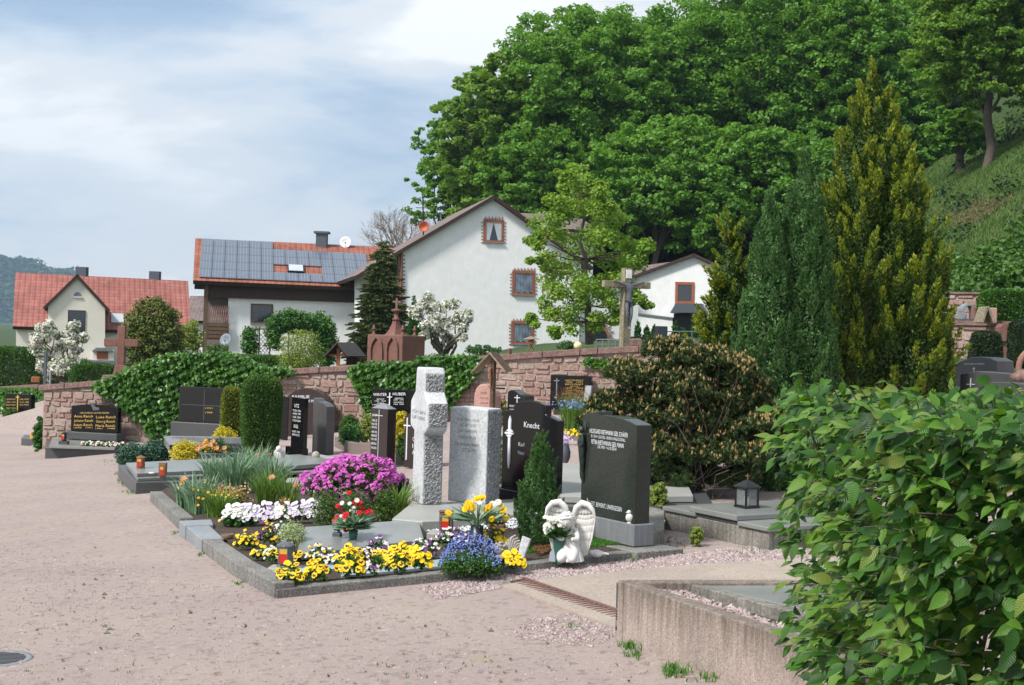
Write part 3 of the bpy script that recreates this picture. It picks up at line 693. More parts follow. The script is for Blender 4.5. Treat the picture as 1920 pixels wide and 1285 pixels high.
# ---------------- text and crosses on stones ----------------
def lines(par, name, fc, off, rows, m, depth=.004, label=None):
    """rows: (text, px_left, px_right, py_base, height_px). Letters stand on the facade plane."""
    mb = MB()
    for tx, x0, x1, y, hp in rows:
        cu = bpy.data.curves.new('t', 'FONT'); cu.body = tx; cu.size = 1; cu.extrude = 0.0; cu.resolution_u = 2
        ob = bpy.data.objects.new('t', cu); COL.objects.link(ob); bpy.context.view_layer.update()
        me = bpy.data.meshes.new_from_object(ob.evaluated_get(bpy.context.evaluated_depsgraph_get()))
        if len(me.vertices) == 0: continue
        v = np.array([tuple(q.co) for q in me.vertices]); F = [tuple(p.vertices) for p in me.polygons]
        mn, mx = v.min(0), v.max(0); a = fc.pt(x0, y, off); b = fc.pt(x1, y, off)
        top = fc.pt((x0 + x1) / 2, y - hp, off); hz = top.z - fc.pt((x0 + x1) / 2, y, off).z
        sx = (v[:, 0] - mn[0]) / max(1e-6, mx[0] - mn[0]); sz = (v[:, 1] - max(mn[1], 0) * 0) / .73
        base = np.array(a)[None] * (1 - sx[:, None]) + np.array(b)[None] * sx[:, None]; base[:, 2] += sz * hz
        mb.add(base, F)
        bpy.data.objects.remove(ob); bpy.data.curves.remove(cu); bpy.data.meshes.remove(me)
    return part(par, name, mb, m, label)
def cross_on(par, fc, off, px, y0, y1, hw, yb, w, m, name='cross', th=.01):
    mb = MB(); mb.prism(fc, rect(px - w, y0, px + w, y1), off + th, off)
    mb.prism(fc, rect(px - hw, yb - w, px - w - .05, yb + w), off + th, off)
    mb.prism(fc, rect(px + w + .05, yb - w, px + hw, yb + w), off + th, off)
    return part(par, name, mb, m)
def arc(x0, y0, x1, y1, sag, n=10):
    """outline points from (x0,y0) to (x1,y1) bulging up by sag pixels"""
    return [(x0 + (x1 - x0) * i / n, y0 + (y1 - y0) * i / n - sag * 4 * (i / n) * (1 - i / n)) for i in range(n + 1)]
# ---------------- the rubble wall ----------------
FW = F2((WALLA.x / WALLA.y) * FPX + 960, WALLA.y, (WALLB.x / WALLB.y) * FPX + 960, WALLB.y)
def sandblock():
    m, nt, b, L = mat('rubble_stone'); co = objco(nt); ge = N(nt, 'ShaderNodeNewGeometry')
    c = ramp(nt, ge.outputs['Random Per Island'], [(0, (.27, .15, .13)), (.25, (.35, .23, .20)), (.5, (.31, .21, .175)), (.7, (.40, .31, .27)), (.85, (.33, .265, .215)), (1, (.29, .165, .145))])
    n = N(nt, 'ShaderNodeTexNoise', i_Scale=22.0, i_Detail=6.0, i_Roughness=.7); L(co, n.inputs['Vector'])
    g = ramp(nt, n.outputs[0], [(.3, (.62, .60, .58)), (.5, (1, 1, 1)), (.68, (1.3, 1.28, 1.25))])
    mx = N(nt, 'ShaderNodeMix', data_type='RGBA', blend_type='MULTIPLY'); mx.inputs[0].default_value = 1; L(c, mx.inputs[6]); L(g, mx.inputs[7])
    L(mx.outputs[2], b.inputs['Base Color']); b.inputs['Roughness'].default_value = .92; bump(nt, b, n.outputs[0], .8, .03); return m
M['rubble'] = sandblock()
def rubble(fc, par, x0, x1, topf, botf, seed, hmin=.06, hmax=.17, lmin=.09, lmax=.38, th=.40, off=0.0, holes=(), nm='stonework'):
    """irregular courses of blocks set in mortar along the facade, x0/x1 in pixels; topf/botf give world z at run length s"""
    rng = random.Random(seed); a = fc.pt(x0, 630); b = fc.pt(x1, 630); Lr = (b - a).length; dr = Vector((b.x - a.x, b.y - a.y, 0)).normalized(); n = Vector((fc.n.x, fc.n.y, 0))
    mb = MB()
    A = []; B = []
    ns = 12
    for i in range(ns):
        s0, s1 = Lr * i / ns, Lr * (i + 1) / ns
        p = [a + dr * s0, a + dr * s1]; lo = [Vector((p[k].x, p[k].y, botf(s))) for k, s in ((0, s0), (1, s1))]; hi = [Vector((p[k].x, p[k].y, topf(s))) for k, s in ((0, s0), (1, s1))]
        mb.loft([q + n * (off - .012) for q in (lo[0], lo[1], hi[1], hi[0])], [q + n * (off - th) for q in (lo[0], lo[1], hi[1], hi[0])], 1)
    z = min(botf(0), botf(Lr)) - .1; zt = max(topf(0), topf(Lr))
    while z < zt:
        h = rng.uniform(hmin, hmax); s = -rng.uniform(0, .2)
        while s < Lr:
            l = rng.uniform(lmin, lmax); s0 = max(0, s); s1 = min(Lr, s + l); g = .011
            hh = h * rng.choice([1, 1, 1, .85])
            if s1 - s0 > .06:
                zz0 = z + rng.uniform(-.01, .01); zz1 = min(z + hh - g, min(topf(s0), topf(s1)) - .01)
                if zz1 - zz0 > .04 and zz0 > min(botf(s0), botf(s1)) - .12:
                    d = off + rng.uniform(-.004, .022); j = lambda q=.010: rng.uniform(-q, q) * 1.9; c = .16 * min(zz1 - zz0, s1 - s0)
                    def q(ss, zz, o): p = a + dr * ss + n * o; return (p.x, p.y, zz)
                    sa, sb = s0 + g, s1 - g; mz = (zz0 + zz1) / 2
                    ring = [(sa + c + j(), zz0 + j()), (sb - c + j(), zz0 + j()), (sb + j(.005), zz0 + c), (sb + j(.005), zz1 - c), (sb - c + j(), zz1 + j(.004)), (sa + c + j(), zz1 + j(.004)), (sa + j(.005), zz1 - c), (sa + j(.005), zz0 + c)]
                    cs, cz = (sa + sb) / 2, mz
                    V = [q(x, y, off - .03) for x, y in ring] + [q(cs + (x - cs) * .86, cz + (y - cz) * .8, d + rng.uniform(0, .008)) for x, y in ring]
                    F = [(i, (i + 1) % 8, 8 + (i + 1) % 8, 8 + i) for i in range(8)] + [tuple(range(8, 16))]
                    mb.add(V, F, 0)
            s += l
        z += h
    part(par, nm, mb, [M['rubble'], M['mortar']])
def wall_top_z(px):
    y = np.interp(px, [60, 85, 190, 191, 300, 500, 660, 1060, 1260, 1400, 1560], [724, 722, 714, 712, 705, 694, 685, 656, 645, 637, 628]); return FW.pt(px, y).z
def build_wall():
    t = thing('cemetery_wall', FW.pt(85, 850), 'long rubble wall of pink sandstone with flat coping behind the graves', 'wall')
    a = FW.pt(85, 630); b = FW.pt(1560, 630); Lr = (b - a).length
    def px_of(s): p = a + (b - a) * (s / Lr); return 960 + p.x / p.y * FPX
    zt = lambda s: wall_top_z(px_of(s)) - .10
    zb = lambda s: (lambda p: plane(p.x, p.y) - .1)(a + (b - a) * (s / Lr))
    rubble(FW, t, 85, 1560, zt, zb, 3)
    n = Vector((FW.n.x, FW.n.y, 0)); xs = [78, 127, 192, 262, 330, 400, 470, 540, 603, 680, 760, 850, 940, 1020, 1090, 1123, 1200, 1268, 1350, 1450, 1560]
    for i in range(len(xs) - 1):
        x0, x1 = xs[i], xs[i + 1] - 1.2; z0, z1 = wall_top_z(x0), wall_top_z(x1 - .5)
        if abs(z1 - z0) > .3: z1 = z0
        p0 = FW.pt(x0, 630); p1 = FW.pt(x1, 630)
        q = [Vector((p0.x, p0.y, z0 - .115)), Vector((p1.x, p1.y, z1 - .115)), Vector((p1.x, p1.y, z1)), Vector((p0.x, p0.y, z0))]
        mb = MB(); mb.loft([v + n * .06 for v in q], [v - n * .46 for v in q]); part(t, 'coping_slab', mb, M['coping'], bevel=.012)
    mb = MB(); mb.prism(FW, [(189, 716), (232, 716), (232, 703), (195, 703)], .05, -.45); part(t, 'raised_block', mb, M['coping'], bevel=.012)
    # return of the wall at its left end, running back
    e = FW.pt(85, 630); F = Facade((e.x, e.y - .0), (-.25, .97))
    mb = MB(); d = Vector((-.12, .99, 0)).normalized(); nn = Vector((.99, .12, 0))
build_wall()
# far left wall with ivy and the hedge above it
def left_far_wall():
    fc = F2(-60, 50, 92, 47)
    t = thing('garden_wall', fc.pt(40, 780), 'low ivy covered wall with pink coping at the far left', 'wall')
    mb = MB(); mb.prism(fc, [(-60, 796), (95, 790), (95, 726), (-60, 736)], 0, -.5); part(t, 'stonework', mb, M['mortar'])
    mb = MB(); mb.prism(fc, [(-60, 736.2), (95, 726.2), (95, 719), (-60, 729)], .08, -.55); part(t, 'coping_slab', mb, M['coping'])
    rng = np.random.default_rng(8); Q = []
    for _ in range(4200):
        x = rng.uniform(-60, 95); y = rng.uniform(729, 792); Q.append(fc.pt(x, y, .06 + .18 * rng.random()))
    Q = np.array([tuple(q) for q in Q]); nrm = np.array([fc.n.x, fc.n.y, .4]); NN = nrm + rng.normal(size=Q.shape) * .35; TT = np.array([0, 0, -1]) + rng.normal(size=Q.shape) * .6
    mb = MB(); leaves(mb, Q, TT, NN, .17, .15); solo('ivy', mb, M['lf_ivy'], fc.pt(40, 780), 'dark ivy covering the far left wall', 'ivy', kind='stuff')
left_far_wall()
def ivy_on(fc, outline, n, L, seed, label, thick=.22, top=None, name='ivy', rag=.0):
    rng = np.random.default_rng(seed); xs = [p[0] for p in outline]; ys = [p[1] for p in outline]; Q = []; TH = []
    cx, cy = sum(xs) / len(xs), sum(ys) / len(ys)
    while len(Q) < n:
        x = rng.uniform(min(xs) - 6, max(xs) + 6); y = rng.uniform(min(ys) - 6, max(ys) + 6)
        if inpoly(x + rng.normal() * 3, y + rng.normal() * 3, outline):
            lump = .5 + .22 * math.sin(x * .13 + 2 * math.sin(y * .09)) * math.cos(y * .17 + x * .03) + .28 * math.sin(x * .37 + y * .21 + 3 * math.sin(x * .05)) * math.cos(y * .31 - x * .11)
            Q.append(tuple(fc.pt(x, y, .03 + thick * (.15 + .85 * lump) * rng.random() ** .5)))
    Q = np.array(Q); NN = np.array([fc.n.x, fc.n.y, .75]) + rng.normal(size=Q.shape) * .6; TT = np.array([fc.n.x * .5, fc.n.y * .5, -1]) + rng.normal(size=Q.shape) * .7
    mb = MB(); s = .6 + .8 * rng.random(n); leaves(mb, Q, TT, NN, L * s, L * .95 * s, 0, .1)
    return solo(name, mb, M['lf_ivy'], fc.pt(cx, cy), label, 'ivy', kind='stuff')
ivy_on(FW, [(222, 706), (262, 690), (320, 668), (380, 664), (440, 664), (470, 674), (500, 690), (545, 692), (560, 700), (500, 706), (470, 720), (455, 730), (455, 815), (290, 818), (275, 790), (240, 765), (225, 745), (190, 738), (185, 722)], 19000, .078, 21, 'thick glossy ivy spilling over the left part of the rubble wall', .34)
ivy_on(FW, [(662, 690), (700, 682), (780, 684), (790, 672), (840, 670), (900, 672), (905, 690), (880, 720), (860, 745), (838, 770), (800, 790), (700, 800), (688, 760), (678, 730), (664, 705)], 12000, .074, 22, 'bright ivy hanging over the wall behind the pale stone cross', .25)
ivy_on(FW, [(1098, 672), (1130, 678), (1150, 684), (1130, 690), (1098, 684)], 130, .08, 23, 'small fern tuft growing in the wall joints', .1, name='wall_fern')
# ---------------- houses ----------------
def rooftile(name, c1, c2, su=.30, sv=.34):
    m, nt, b, L = mat(name); uv = N(nt, 'ShaderNodeUVMap'); sp = N(nt, 'ShaderNodeSeparateXYZ'); L(uv.outputs[0], sp.inputs[0])
    def mth(op, a, bv=None, c=None):
        n = N(nt, 'ShaderNodeMath', operation=op); L(a, n.inputs[0])
        if bv is not None:
            if hasattr(bv, 'links'): L(bv, n.inputs[1])
            else: n.inputs[1].default_value = bv
        return n.outputs[0]
    u = mth('MULTIPLY', sp.outputs[0], 1 / su); v = mth('MULTIPLY', sp.outputs[1], 1 / sv)
    fu = mth('FRACT', u); fv = mth('FRACT', v); wu = mth('SINE', mth('MULTIPLY', u, 6.2832))
    nz = N(nt, 'ShaderNodeTexWhiteNoise', noise_dimensions='2D'); cb = N(nt, 'ShaderNodeCombineXYZ'); L(mth('FLOOR', u), cb.inputs[0]); L(mth('FLOOR', v), cb.inputs[1]); L(cb.outputs[0], nz.inputs['Vector'])
    col = ramp(nt, nz.outputs['Value'], [(0, c1), (1, c2)])
    n1 = N(nt, 'ShaderNodeTexNoise', i_Scale=.6, i_Detail=5.0); L(objco(nt), n1.inputs['Vector'])
    g = ramp(nt, n1.outputs[0], [(.3, (.82, .82, .82)), (.7, (1.12, 1.12, 1.12))])
    lap = ramp(nt, fv, [(0, (.42, .42, .42)), (.16, (.9, .9, .9)), (1, (1.05, 1.05, 1.05))])
    gr = ramp(nt, fu, [(0, (.6, .6, .6)), (.16, (1, 1, 1)), (.9, (1, 1, 1)), (1, (.75, .75, .75))])
    o = col
    for q in (g, lap, gr):
        mx = N(nt, 'ShaderNodeMix', data_type='RGBA', blend_type='MULTIPLY'); mx.inputs[0].default_value = 1; L(o, mx.inputs[6]); L(q, mx.inputs[7]); o = mx.outputs[2]
    L(o, b.inputs['Base Color']); b.inputs['Roughness'].default_value = .8
    ad = N(nt, 'ShaderNodeMath', operation='MULTIPLY_ADD'); L(wu, ad.inputs[0]); ad.inputs[1].default_value = .35; L(fv, ad.inputs[2]); bump(nt, b, ad.outputs[0], .8, .06); return m
M['tile_red'] = rooftile('red_roof_tile', (.30, .10, .082), (.39, .145, .115), .34, .38)
M['tile_orange'] = rooftile('orange_roof_tile', (.26, .085, .052), (.35, .125, .08))
M['tile_brown'] = rooftile('brown_roof_tile', (.16, .12, .115), (.22, .17, .16), .34, .36)
M['tile_dark'] = rooftile('slate_roof', (.045, .045, .05), (.07, .068, .07), .5, .3)
def solarm():
    m, nt, b, L = mat('solar_cells'); uv = N(nt, 'ShaderNodeUVMap')
    br = N(nt, 'ShaderNodeTexBrick', offset=0.0); L(uv.outputs[0], br.inputs['Vector']); br.inputs['Scale'].default_value = 1; br.inputs['Brick Width'].default_value = .16; br.inputs['Row Height'].default_value = .16; br.inputs['Mortar Size'].default_value = .008
    br.inputs['Color1'].default_value = (.07, .095, .14, 1); br.inputs['Color2'].default_value = (.085, .11, .155, 1); br.inputs['Mortar'].default_value = (.26, .29, .33, 1)
    L(br.outputs[0], b.inputs['Base Color']); b.inputs['Roughness'].default_value = .32; b.inputs['Specular IOR Level'].default_value = .8; return m
M['solar'] = solarm()
def slab_uv(par, name, pts, th, mats, label=None):
    """roof plane: 4 corners (eave left, eave right, ridge right, ridge left); uv in metres, real thickness downwards"""
    a, b, c, d = [Vector(p) for p in pts]; n = (b - a).cross(d - a).normalized()
    if n.z < 0: n = -n
    low = [p - n * th for p in (a, b, c, d)]
    V = [tuple(p) for p in (a, b, c, d)] + [tuple(p) for p in low]
    o = org(par); me = bpy.data.meshes.new(name); me.from_pydata([tuple(Vector(v) - o) for v in V], [], [(0, 1, 2, 3), (7, 6, 5, 4), (0, 4, 5, 1), (1, 5, 6, 2), (2, 6, 7, 3), (3, 7, 4, 0)])
    uvl = me.uv_layers.new(name='UVMap'); ux = (b - a).normalized(); uy = n.cross(ux)
    if uy.dot(d - a) < 0: uy = -uy
    k = [(Vector(v) - a) for v in V]
    for i, l in enumerate(me.loops): uvl.data[i].uv = (k[l.vertex_index].dot(ux), k[l.vertex_index].dot(uy))
    for m in (mats if isinstance(mats, list) else [mats]): me.materials.append(m)
    if isinstance(mats, list) and len(mats) > 1:
        for p in me.polygons[1:]: p.material_index = 1
    ob = bpy.data.objects.new(name, me); COL.objects.link(ob); ob.parent = par
    if label: ob['label'] = label
    return ob
def window(par, fc, x0, y0, x1, y1, fm='wood_red', glass='glass', fw=3.0, curtain=None, sill=True, off=0.0, mullion=False, label=None):
    """a window as the part 'window' (its frame) with pane, sill, curtain or reflection-coloured strips as sub-parts"""
    mb = MB()
    for r in ((x0, y0, x1, y0 + fw), (x0, y1 - fw, x1, y1), (x0, y0 + fw + .01, x0 + fw, y1 - fw - .01), (x1 - fw, y0 + fw + .01, x1, y1 - fw - .01)): mb.prism(fc, rect(*r), off + .05, off - .1)
    if mullion: xm = (x0 + x1) / 2; mb.prism(fc, rect(xm - fw * .35, y0 + fw, xm + fw * .35, y1 - fw), off + .045, off - .02)
    w = part(par, 'window', mb, M[fm], label)
    mb = MB(); mb.prism(fc, rect(x0 + fw, y0 + fw, x1 - fw, y1 - fw), off + .012, off - .015); part(w, 'pane', mb, M[glass])
    if sill: mb = MB(); mb.prism(fc, rect(x0 - 1, y1 + .05, x1 + 1, y1 + 2), off + .12, off - .02); part(w, 'sill', mb, M['grey_granite'])
    if curtain == 'v':
        mb = MB(); a, b, c, d = x0 + fw, x1 - fw, y0 + fw, y1 - fw; xm = (a + b) / 2
        mb.prism(fc, [(a, d), (a, c), (xm, c), (xm - (xm - a) * .55, d)], off + .02, off + .013); mb.prism(fc, [(b, d), (xm + (b - xm) * .55, d), (xm, c), (b, c)], off + .02, off + .013); part(w, 'curtain', mb, M['curtain'])
    if curtain == 'f':
        mb = MB(); a, b, c, d = x0 + fw, x1 - fw, y0 + fw, y1 - fw; n = 6
        for i in range(n):
            xa = a + (b - a) * i / n; mb.prism(fc, rect(xa, c, xa + (b - a) / n * .94, d - (2 if i % 2 else 0)), off + .022, off + .013)
        part(w, 'curtain', mb, M['reflection_blue'])  # no cloth here: strips before the pane, coloured as the reflection in the glass
    return w
M['reflection_blue'] = plain('reflection_blue', (.13, .17, .22), .5, .45, scale=3)  # uneven blue grey, a window reflection painted as colour
M['brick_trim'] = stone('brick_trim', (.20, .10, .075), (.34, .18, .14), .85, 60, .3, .006)
def brick_surround(w, fc, x0, y0, x1, y1, d=6.0):
    mb = MB(); k = 0; y = y0
    while y < y1 + 1.5:
        l = d if k % 2 else d * .45
        mb.prism(fc, rect(x0 - l, y, x0 - .1, y + 1.5), .03, -.05); mb.prism(fc, rect(x1 + .1, y, x1 + l, y + 1.5), .03, -.05); y += 3.1; k += 1
    x = x0 - 1; k = 0
    while x < x1 + 1:
        l = d if k % 2 else d * .5
        mb.prism(fc, rect(x, y0 - l - 1.5, x + 1.5, y0 - .5), .032, -.05); x += 3.1; k += 1
    for r in ((x0 - 1.2, y0 - 1.8, x1 + 1.2, y0 - .4), (x0 - 1.0, y0, x0 - .05, y1 + 1.5), (x1 + .05, y0, x1 + 1.0, y1 + 1.5)): mb.prism(fc, rect(*r), .024, -.05)
    part(w, 'brick_surround', mb, M['brick_trim'])
def house_white():
    fc = F2(750, 64, 1090, 66); n = Vector((fc.n.x, fc.n.y, 0)); t = thing('white_house', fc.pt(920, 660), 'tall white gabled house with brick framed windows', 'house')
    bk = 11.0
    wallout = [(744, 680), (1084, 690), (1090, 489), (925, 372), (750, 470)]
    mb = MB(); mb.prism(fc, wallout, 0, -bk); part(t, 'wall', mb, M['plaster'])
    # roof planes with verge
    pk = fc.pt(925, 366.5, .35); el = fc.pt(666, 517, .35); er = fc.pt(1110, 502, .35); b = -n * (bk + .8)
    slab_uv(t, 'roof', [el + b, el, pk, pk + b], .17, [M['tile_brown'], M['wood_dark']]); slab_uv(t, 'roof', [er, er + b, pk + b, pk], .17, [M['tile_brown'], M['wood_dark']])
    # recessed porch at the left
    fr = F2(680, 66.6, 750, 67.0); mb = MB(); mb.prism(fr, [(683, 680), (752, 680), (752, 475), (683, 512)], 0, -5); part(t, 'porch_wall', mb, M['plaster'])
    mb = MB(); mb.prism(fr, rect(728, 470, 750, 560), .3, .12); mb.prism(fr, rect(744, 470, 752, 640), .34, .301); part(t, 'wood_cladding', mb, M['wood'])
    mb = MB(); mb.prism(fr, [(672, 560), (700, 548), (740, 560), (740, 575), (690, 575)], 1.3, .1); part(t, 'porch_roof', mb, M['tile_dark_p'])
    window(t, fr, 700, 590, 725, 625, 'wood', off=.0)
    w = window(t, fc, 908, 414, 943, 454, curtain='v'); brick_surround(w, fc, 908, 414, 943, 454)
    w = window(t, fc, 962, 510, 1001, 553, curtain='f'); brick_surround(w, fc, 962, 510, 1001, 553)
    w = window(t, fc, 960, 605, 999, 645, curtain='f'); brick_surround(w, fc, 960, 605, 999, 645)
    mb = MB(); y = 475; k = 0
    while y < 660:
        l = 9 if k % 2 else 5; mb.prism(fc, rect(750.5, y, 750.5 + l, y + 2.0), .03, -.02); y += 3.6; k += 1
    mb.prism(fc, rect(744, 470, 750, 660), .028, -.3); part(t, 'corner_bricks', mb, M['brick_trim'])
    # rear wing with ridge running to the right
    fw = F2(960, 70, 1180, 72); mb = MB(); mb.prism(fw, rect(1000, 425, 1110, 680), 0, -6); part(t, 'wing_wall', mb, M['plaster'])
    nn = Vector((fw.n.x, fw.n.y, 0)); slab_uv(t, 'wing_roof', [fw.pt(950, 428, .6), fw.pt(1118, 433, .6), fw.pt(1118, 395, -3.2), fw.pt(940, 388, -3.2)], .15, [M['tile_brown'], M['wood_dark']])
    mb = MB(); p = fc.pt(944, 384, -3); mb.box((p.x, p.y, p.z), (.42, .42, 1.0)); part(t, 'chimney', mb, M['grey_metal'])
    # low annex with arched door
    fa = F2(1085, 66, 1200, 67); mb = MB(); mb.prism(fa, rect(1086, 560, 1200, 680), -.3, -4); part(t, 'annex_wall', mb, M['plaster'])
    mb = MB(); mb.prism(fa, [(1110, 680)] + [(1110, 632)] + [(1128 - 18 * math.cos(a * math.pi / 8), 628 - 18 * math.sin(a * math.pi / 8)) for a in range(9)] + [(1146, 680)], -.25, -.32); dr = part(t, 'door', mb, M['brick_trim'])
    mb = MB(); mb.prism(fa, [(1115, 640)] + [(1128 - 13 * math.cos(a * math.pi / 8), 630 - 13 * math.sin(a * math.pi / 8)) for a in range(9)] + [(1141, 640)], -.23, -.26); part(dr, 'pane', mb, M['glass'])
    mb = MB()
    for i in range(15):
        a = math.pi * i / 14; r0, r1 = 19, 27 if i % 2 else 23; q = .035
        mb.prism(fa, [(1128 - r0 * math.cos(a - q), 628 - r0 * math.sin(a - q)), (1128 - r0 * math.cos(a + q), 628 - r0 * math.sin(a + q)), (1128 - r1 * math.cos(a + q), 628 - r1 * math.sin(a + q)), (1128 - r1 * math.cos(a - q), 628 - r1 * math.sin(a - q))], -.26, -.33)
    for i in range(9):
        l = 8 if i % 2 else 4; y = 630 + i * 4
        mb.prism(fa, rect(1109 - l, y, 1109, y + 2.4), -.26, -.33); mb.prism(fa, rect(1147, y, 1147 + l, y + 2.4), -.26, -.33)
    part(dr, 'brick_arch', mb, M['brick_trim'])
    # aerial with orange dish
    m = thing('roof_aerial', fc.pt(803, 430, -1.5), 'thin roof aerial mast carrying an orange dish', 'aerial')
    mb = MB(); p0 = fc.pt(803, 440, -1.5); p1 = fc.pt(802, 363, -1.5); mb.tube([p0, p1], .035, 6); q = fc.pt(802, 385, -1.5); mb.tube([q + Vector((-.35, 0, 0)), q + Vector((.3, 0, 0))], .02, 5); q = fc.pt(801, 367, -1.5)
    mb.tube([q + Vector((-.25, 0, 0)), q + Vector((.25, 0, .08))], .02, 5); part(m, 'mast', mb, M['black_metal'])
    mb = MB(); mb.lathe((0, 0, 0), [(.001, -.06), (.12, -.05), (.22, -.01), (.26, .05), (.25, .06), (.2, .01), (.001, -.04)], 20)
    o = part(m, 'dish', mb, M['orange_dish']); o.data.transform(Matrix.Translation(org(m)) @ Matrix.Identity(4)); o.data.transform(Matrix.Rotation(R(100), 4, 'X')); o.location = fc.pt(803, 421, -1.35) - org(m)
M['tile_dark_p'] = plain('dark_shingle', (.07, .065, .065), .8)
house_white()
def house_right():
    fc = F2(1185, 74, 1340, 73); n = Vector((fc.n.x, fc.n.y, 0)); t = thing('white_outbuilding', fc.pt(1260, 640), 'lower white gabled house with a red framed window', 'house')
    bk = 9; mb = MB(); mb.prism(fc, [(1184, 660), (1352, 660), (1352, 506), (1301, 482), (1184, 524)], 0, -bk); part(t, 'wall', mb, M['plaster'])
    d = (Vector((-7, 9, 0)).normalized() * bk)
    pk = fc.pt(1302, 476, .3); el = fc.pt(1178, 521, .3); er = fc.pt(1362, 503, .3); bl_ = -n * (bk + .6)
    slab_uv(t, 'roof', [el + bl_, el, pk, pk + bl_], .15, [M['tile_brown'], M['wood_dark']]); slab_uv(t, 'roof', [er, er + bl_, pk + bl_, pk], .15, [M['tile_brown'], M['wood_dark']])
    slab_uv(t, 'side_roof', [fc.pt(1128, 534, -.5), fc.pt(1190, 524, -.5), fc.pt(1292, 479, -3), fc.pt(1196, 492, -3)], .12, [M['tile_brown'], M['wood_dark']])
    mb = MB(); mb.prism(fc, rect(1120, 532, 1184, 660), -.6, -6); part(t, 'side_wall', mb, M['plaster'])
    window(t, fc, 1266, 529, 1302, 570, fw=5)
    mb = MB(); mb.prism(fc, [(1150, 660), (1264, 660), (1264, 598), (1186, 588), (1150, 586)], .9, .05); part(t, 'annex_wall', mb, M['plaster'])
    mb = MB(); mb.prism(fc, [(1149, 587), (1186, 588.5), (1265, 598.5), (1265, 596), (1186, 586), (1149, 584)], 1.0, .04); part(t, 'annex_edge', mb, M['grey_granite'])
    mb = MB(); mb.prism(fc, [(1262, 588), (1320, 588), (1320, 571), (1272, 571)], 1.6, .1); part(t, 'awning', mb, M['blue_grey'])
    mb = MB(); mb.prism(fc, rect(1264, 589, 1310, 660), .5, .05); part(t, 'porch_screen', mb, M['black_metal'])
house_right()
def house_mid():
    fe = F2(362, 71, 703, 73); fr = Facade(fe.A - fe.n * 5.2, fe.u); t = thing('chalet_house', fe.pt(520, 665), 'chalet style house with solar panels covering its tiled roof', 'house')
    a, b = fe.pt(362, 526), fe.pt(712, 541); c, d = fr.pt(742, 464), fr.pt(366, 447)
    slab_uv(t, 'roof', [a, b, c, d], .22, [M['tile_orange'], M['wood_dark']])
    n2 = Vector((fe.n.x, fe.n.y, 0)); back = [d, c, c * 2 - b - Vector((0, 0, 2 * (c.z - b.z))), d * 2 - a - Vector((0, 0, 2 * (d.z - a.z)))]; slab_uv(t, 'roof', [back[3], back[2], back[1], back[0]], .2, [M['tile_orange'], M['wood_dark']], 'rear slope')
    up = ((c + d) / 2 - (a + b) / 2); nr = (b - a).cross(d - a).normalized(); nr = nr if nr.z > 0 else -nr
    uxe = (b - a).normalized(); Le = (b - a).length; vd = (d - a) - uxe * (d - a).dot(uxe); Lv = vd.length; vd.normalize()
    def rp(s, v, o=0.0): return a + uxe * s + vd * v + nr * o
    pw, ph = .66, 1.06
    me0 = bpy.data.meshes.new('solar_panel')
    q = [(0, 0, 0), (pw - .03, 0, 0), (pw - .03, ph - .03, 0), (0, ph - .03, 0)]; V = q + [(x, y, .05) for x, y, z in q]
    me0.from_pydata(V, [], [(3, 2, 1, 0), (4, 5, 6, 7), (0, 1, 5, 4), (1, 2, 6, 5), (2, 3, 7, 6), (3, 0, 4, 7)]); uvl = me0.uv_layers.new(name='UVMap')
    for i, l in enumerate(me0.loops): uvl.data[i].uv = (V[l.vertex_index][0], V[l.vertex_index][1])
    me0.materials.append(M['solar']); Mx = Matrix((uxe, vd, nr)).transposed().to_4x4()
    rows = int((Lv - .35) / ph); cnt = 0
    for r in range(rows):
        k = 0; s = .30
        while s + pw < Le - .1:
            v = .30 + r * ph; px = 960 + rp(s + pw / 2, v).x / rp(s + pw / 2, v).y * FPX
            skip = (r == rows - 1 and px > 505 and px < 740) or (r == 1 and 508 < px < 606)
            if not skip and cnt < 100:
                o = bpy.data.objects.new('solar_panel', me0); COL.objects.link(o); o.parent = t; o.matrix_local = Matrix.Translation(rp(s, v, .06) - org(t)) @ Mx; cnt += 1
            s += pw; k += 1
    print('solar panels', cnt, 'rows', rows, 'Lv', Lv, 'Le', Le)
    # skylight
    s0 = (fe.pt(556, 540) - a).dot(uxe) ; p = [rp(s0 - .45, .34 + ph, .07), rp(s0 + .45, .34 + ph, .07), rp(s0 + .45, .24 + ph * 2, .07), rp(s0 - .45, .24 + ph * 2, .07)]
    mb = MB(); mb.loft(p, [x + nr * .09 for x in p]); sk = part(t, 'skylight', mb, M['black_metal']); q = [(p[i] * .86 + (p[0] + p[1] + p[2] + p[3]) * .035) + nr * .1 for i in range(4)]
    mb = MB(); mb.loft(q, [x + nr * .02 for x in q]); part(sk, 'pane', mb, M['curtain'])
    # walls
    W1 = Facade(fe.A - fe.n * .9, fe.u)
    mb = MB(); mb.prism(W1, [(428, 690), (716, 690), (716, 566), (428, 556)], 0, -8); part(t, 'wall', mb, M['plaster'])
    mb = MB(); mb.prism(W1, [(384, 557.5), (716, 570), (716, 541), (384, 527)], .25, -8); part(t, 'board_cladding', mb, M['wood_dark'])
    mb = MB(); mb.prism(W1, [(384, 690), (428, 690), (428, 556), (384, 555)], -1.8, -8); part(t, 'balcony_wall', mb, M['brownpink_kerb'])
    mb = MB(); mb.prism(W1, rect(381, 528, 389, 690), .35, .12); mb.prism(W1, rect(389, 606, 429, 637), .3, .16)
    for i in range(4): mb.prism(W1, rect(389, 607 + i * 7.2, 429, 612.5 + i * 7.2), .34, .301)
    part(t, 'balcony', mb, M['wood'])
    mb = MB()
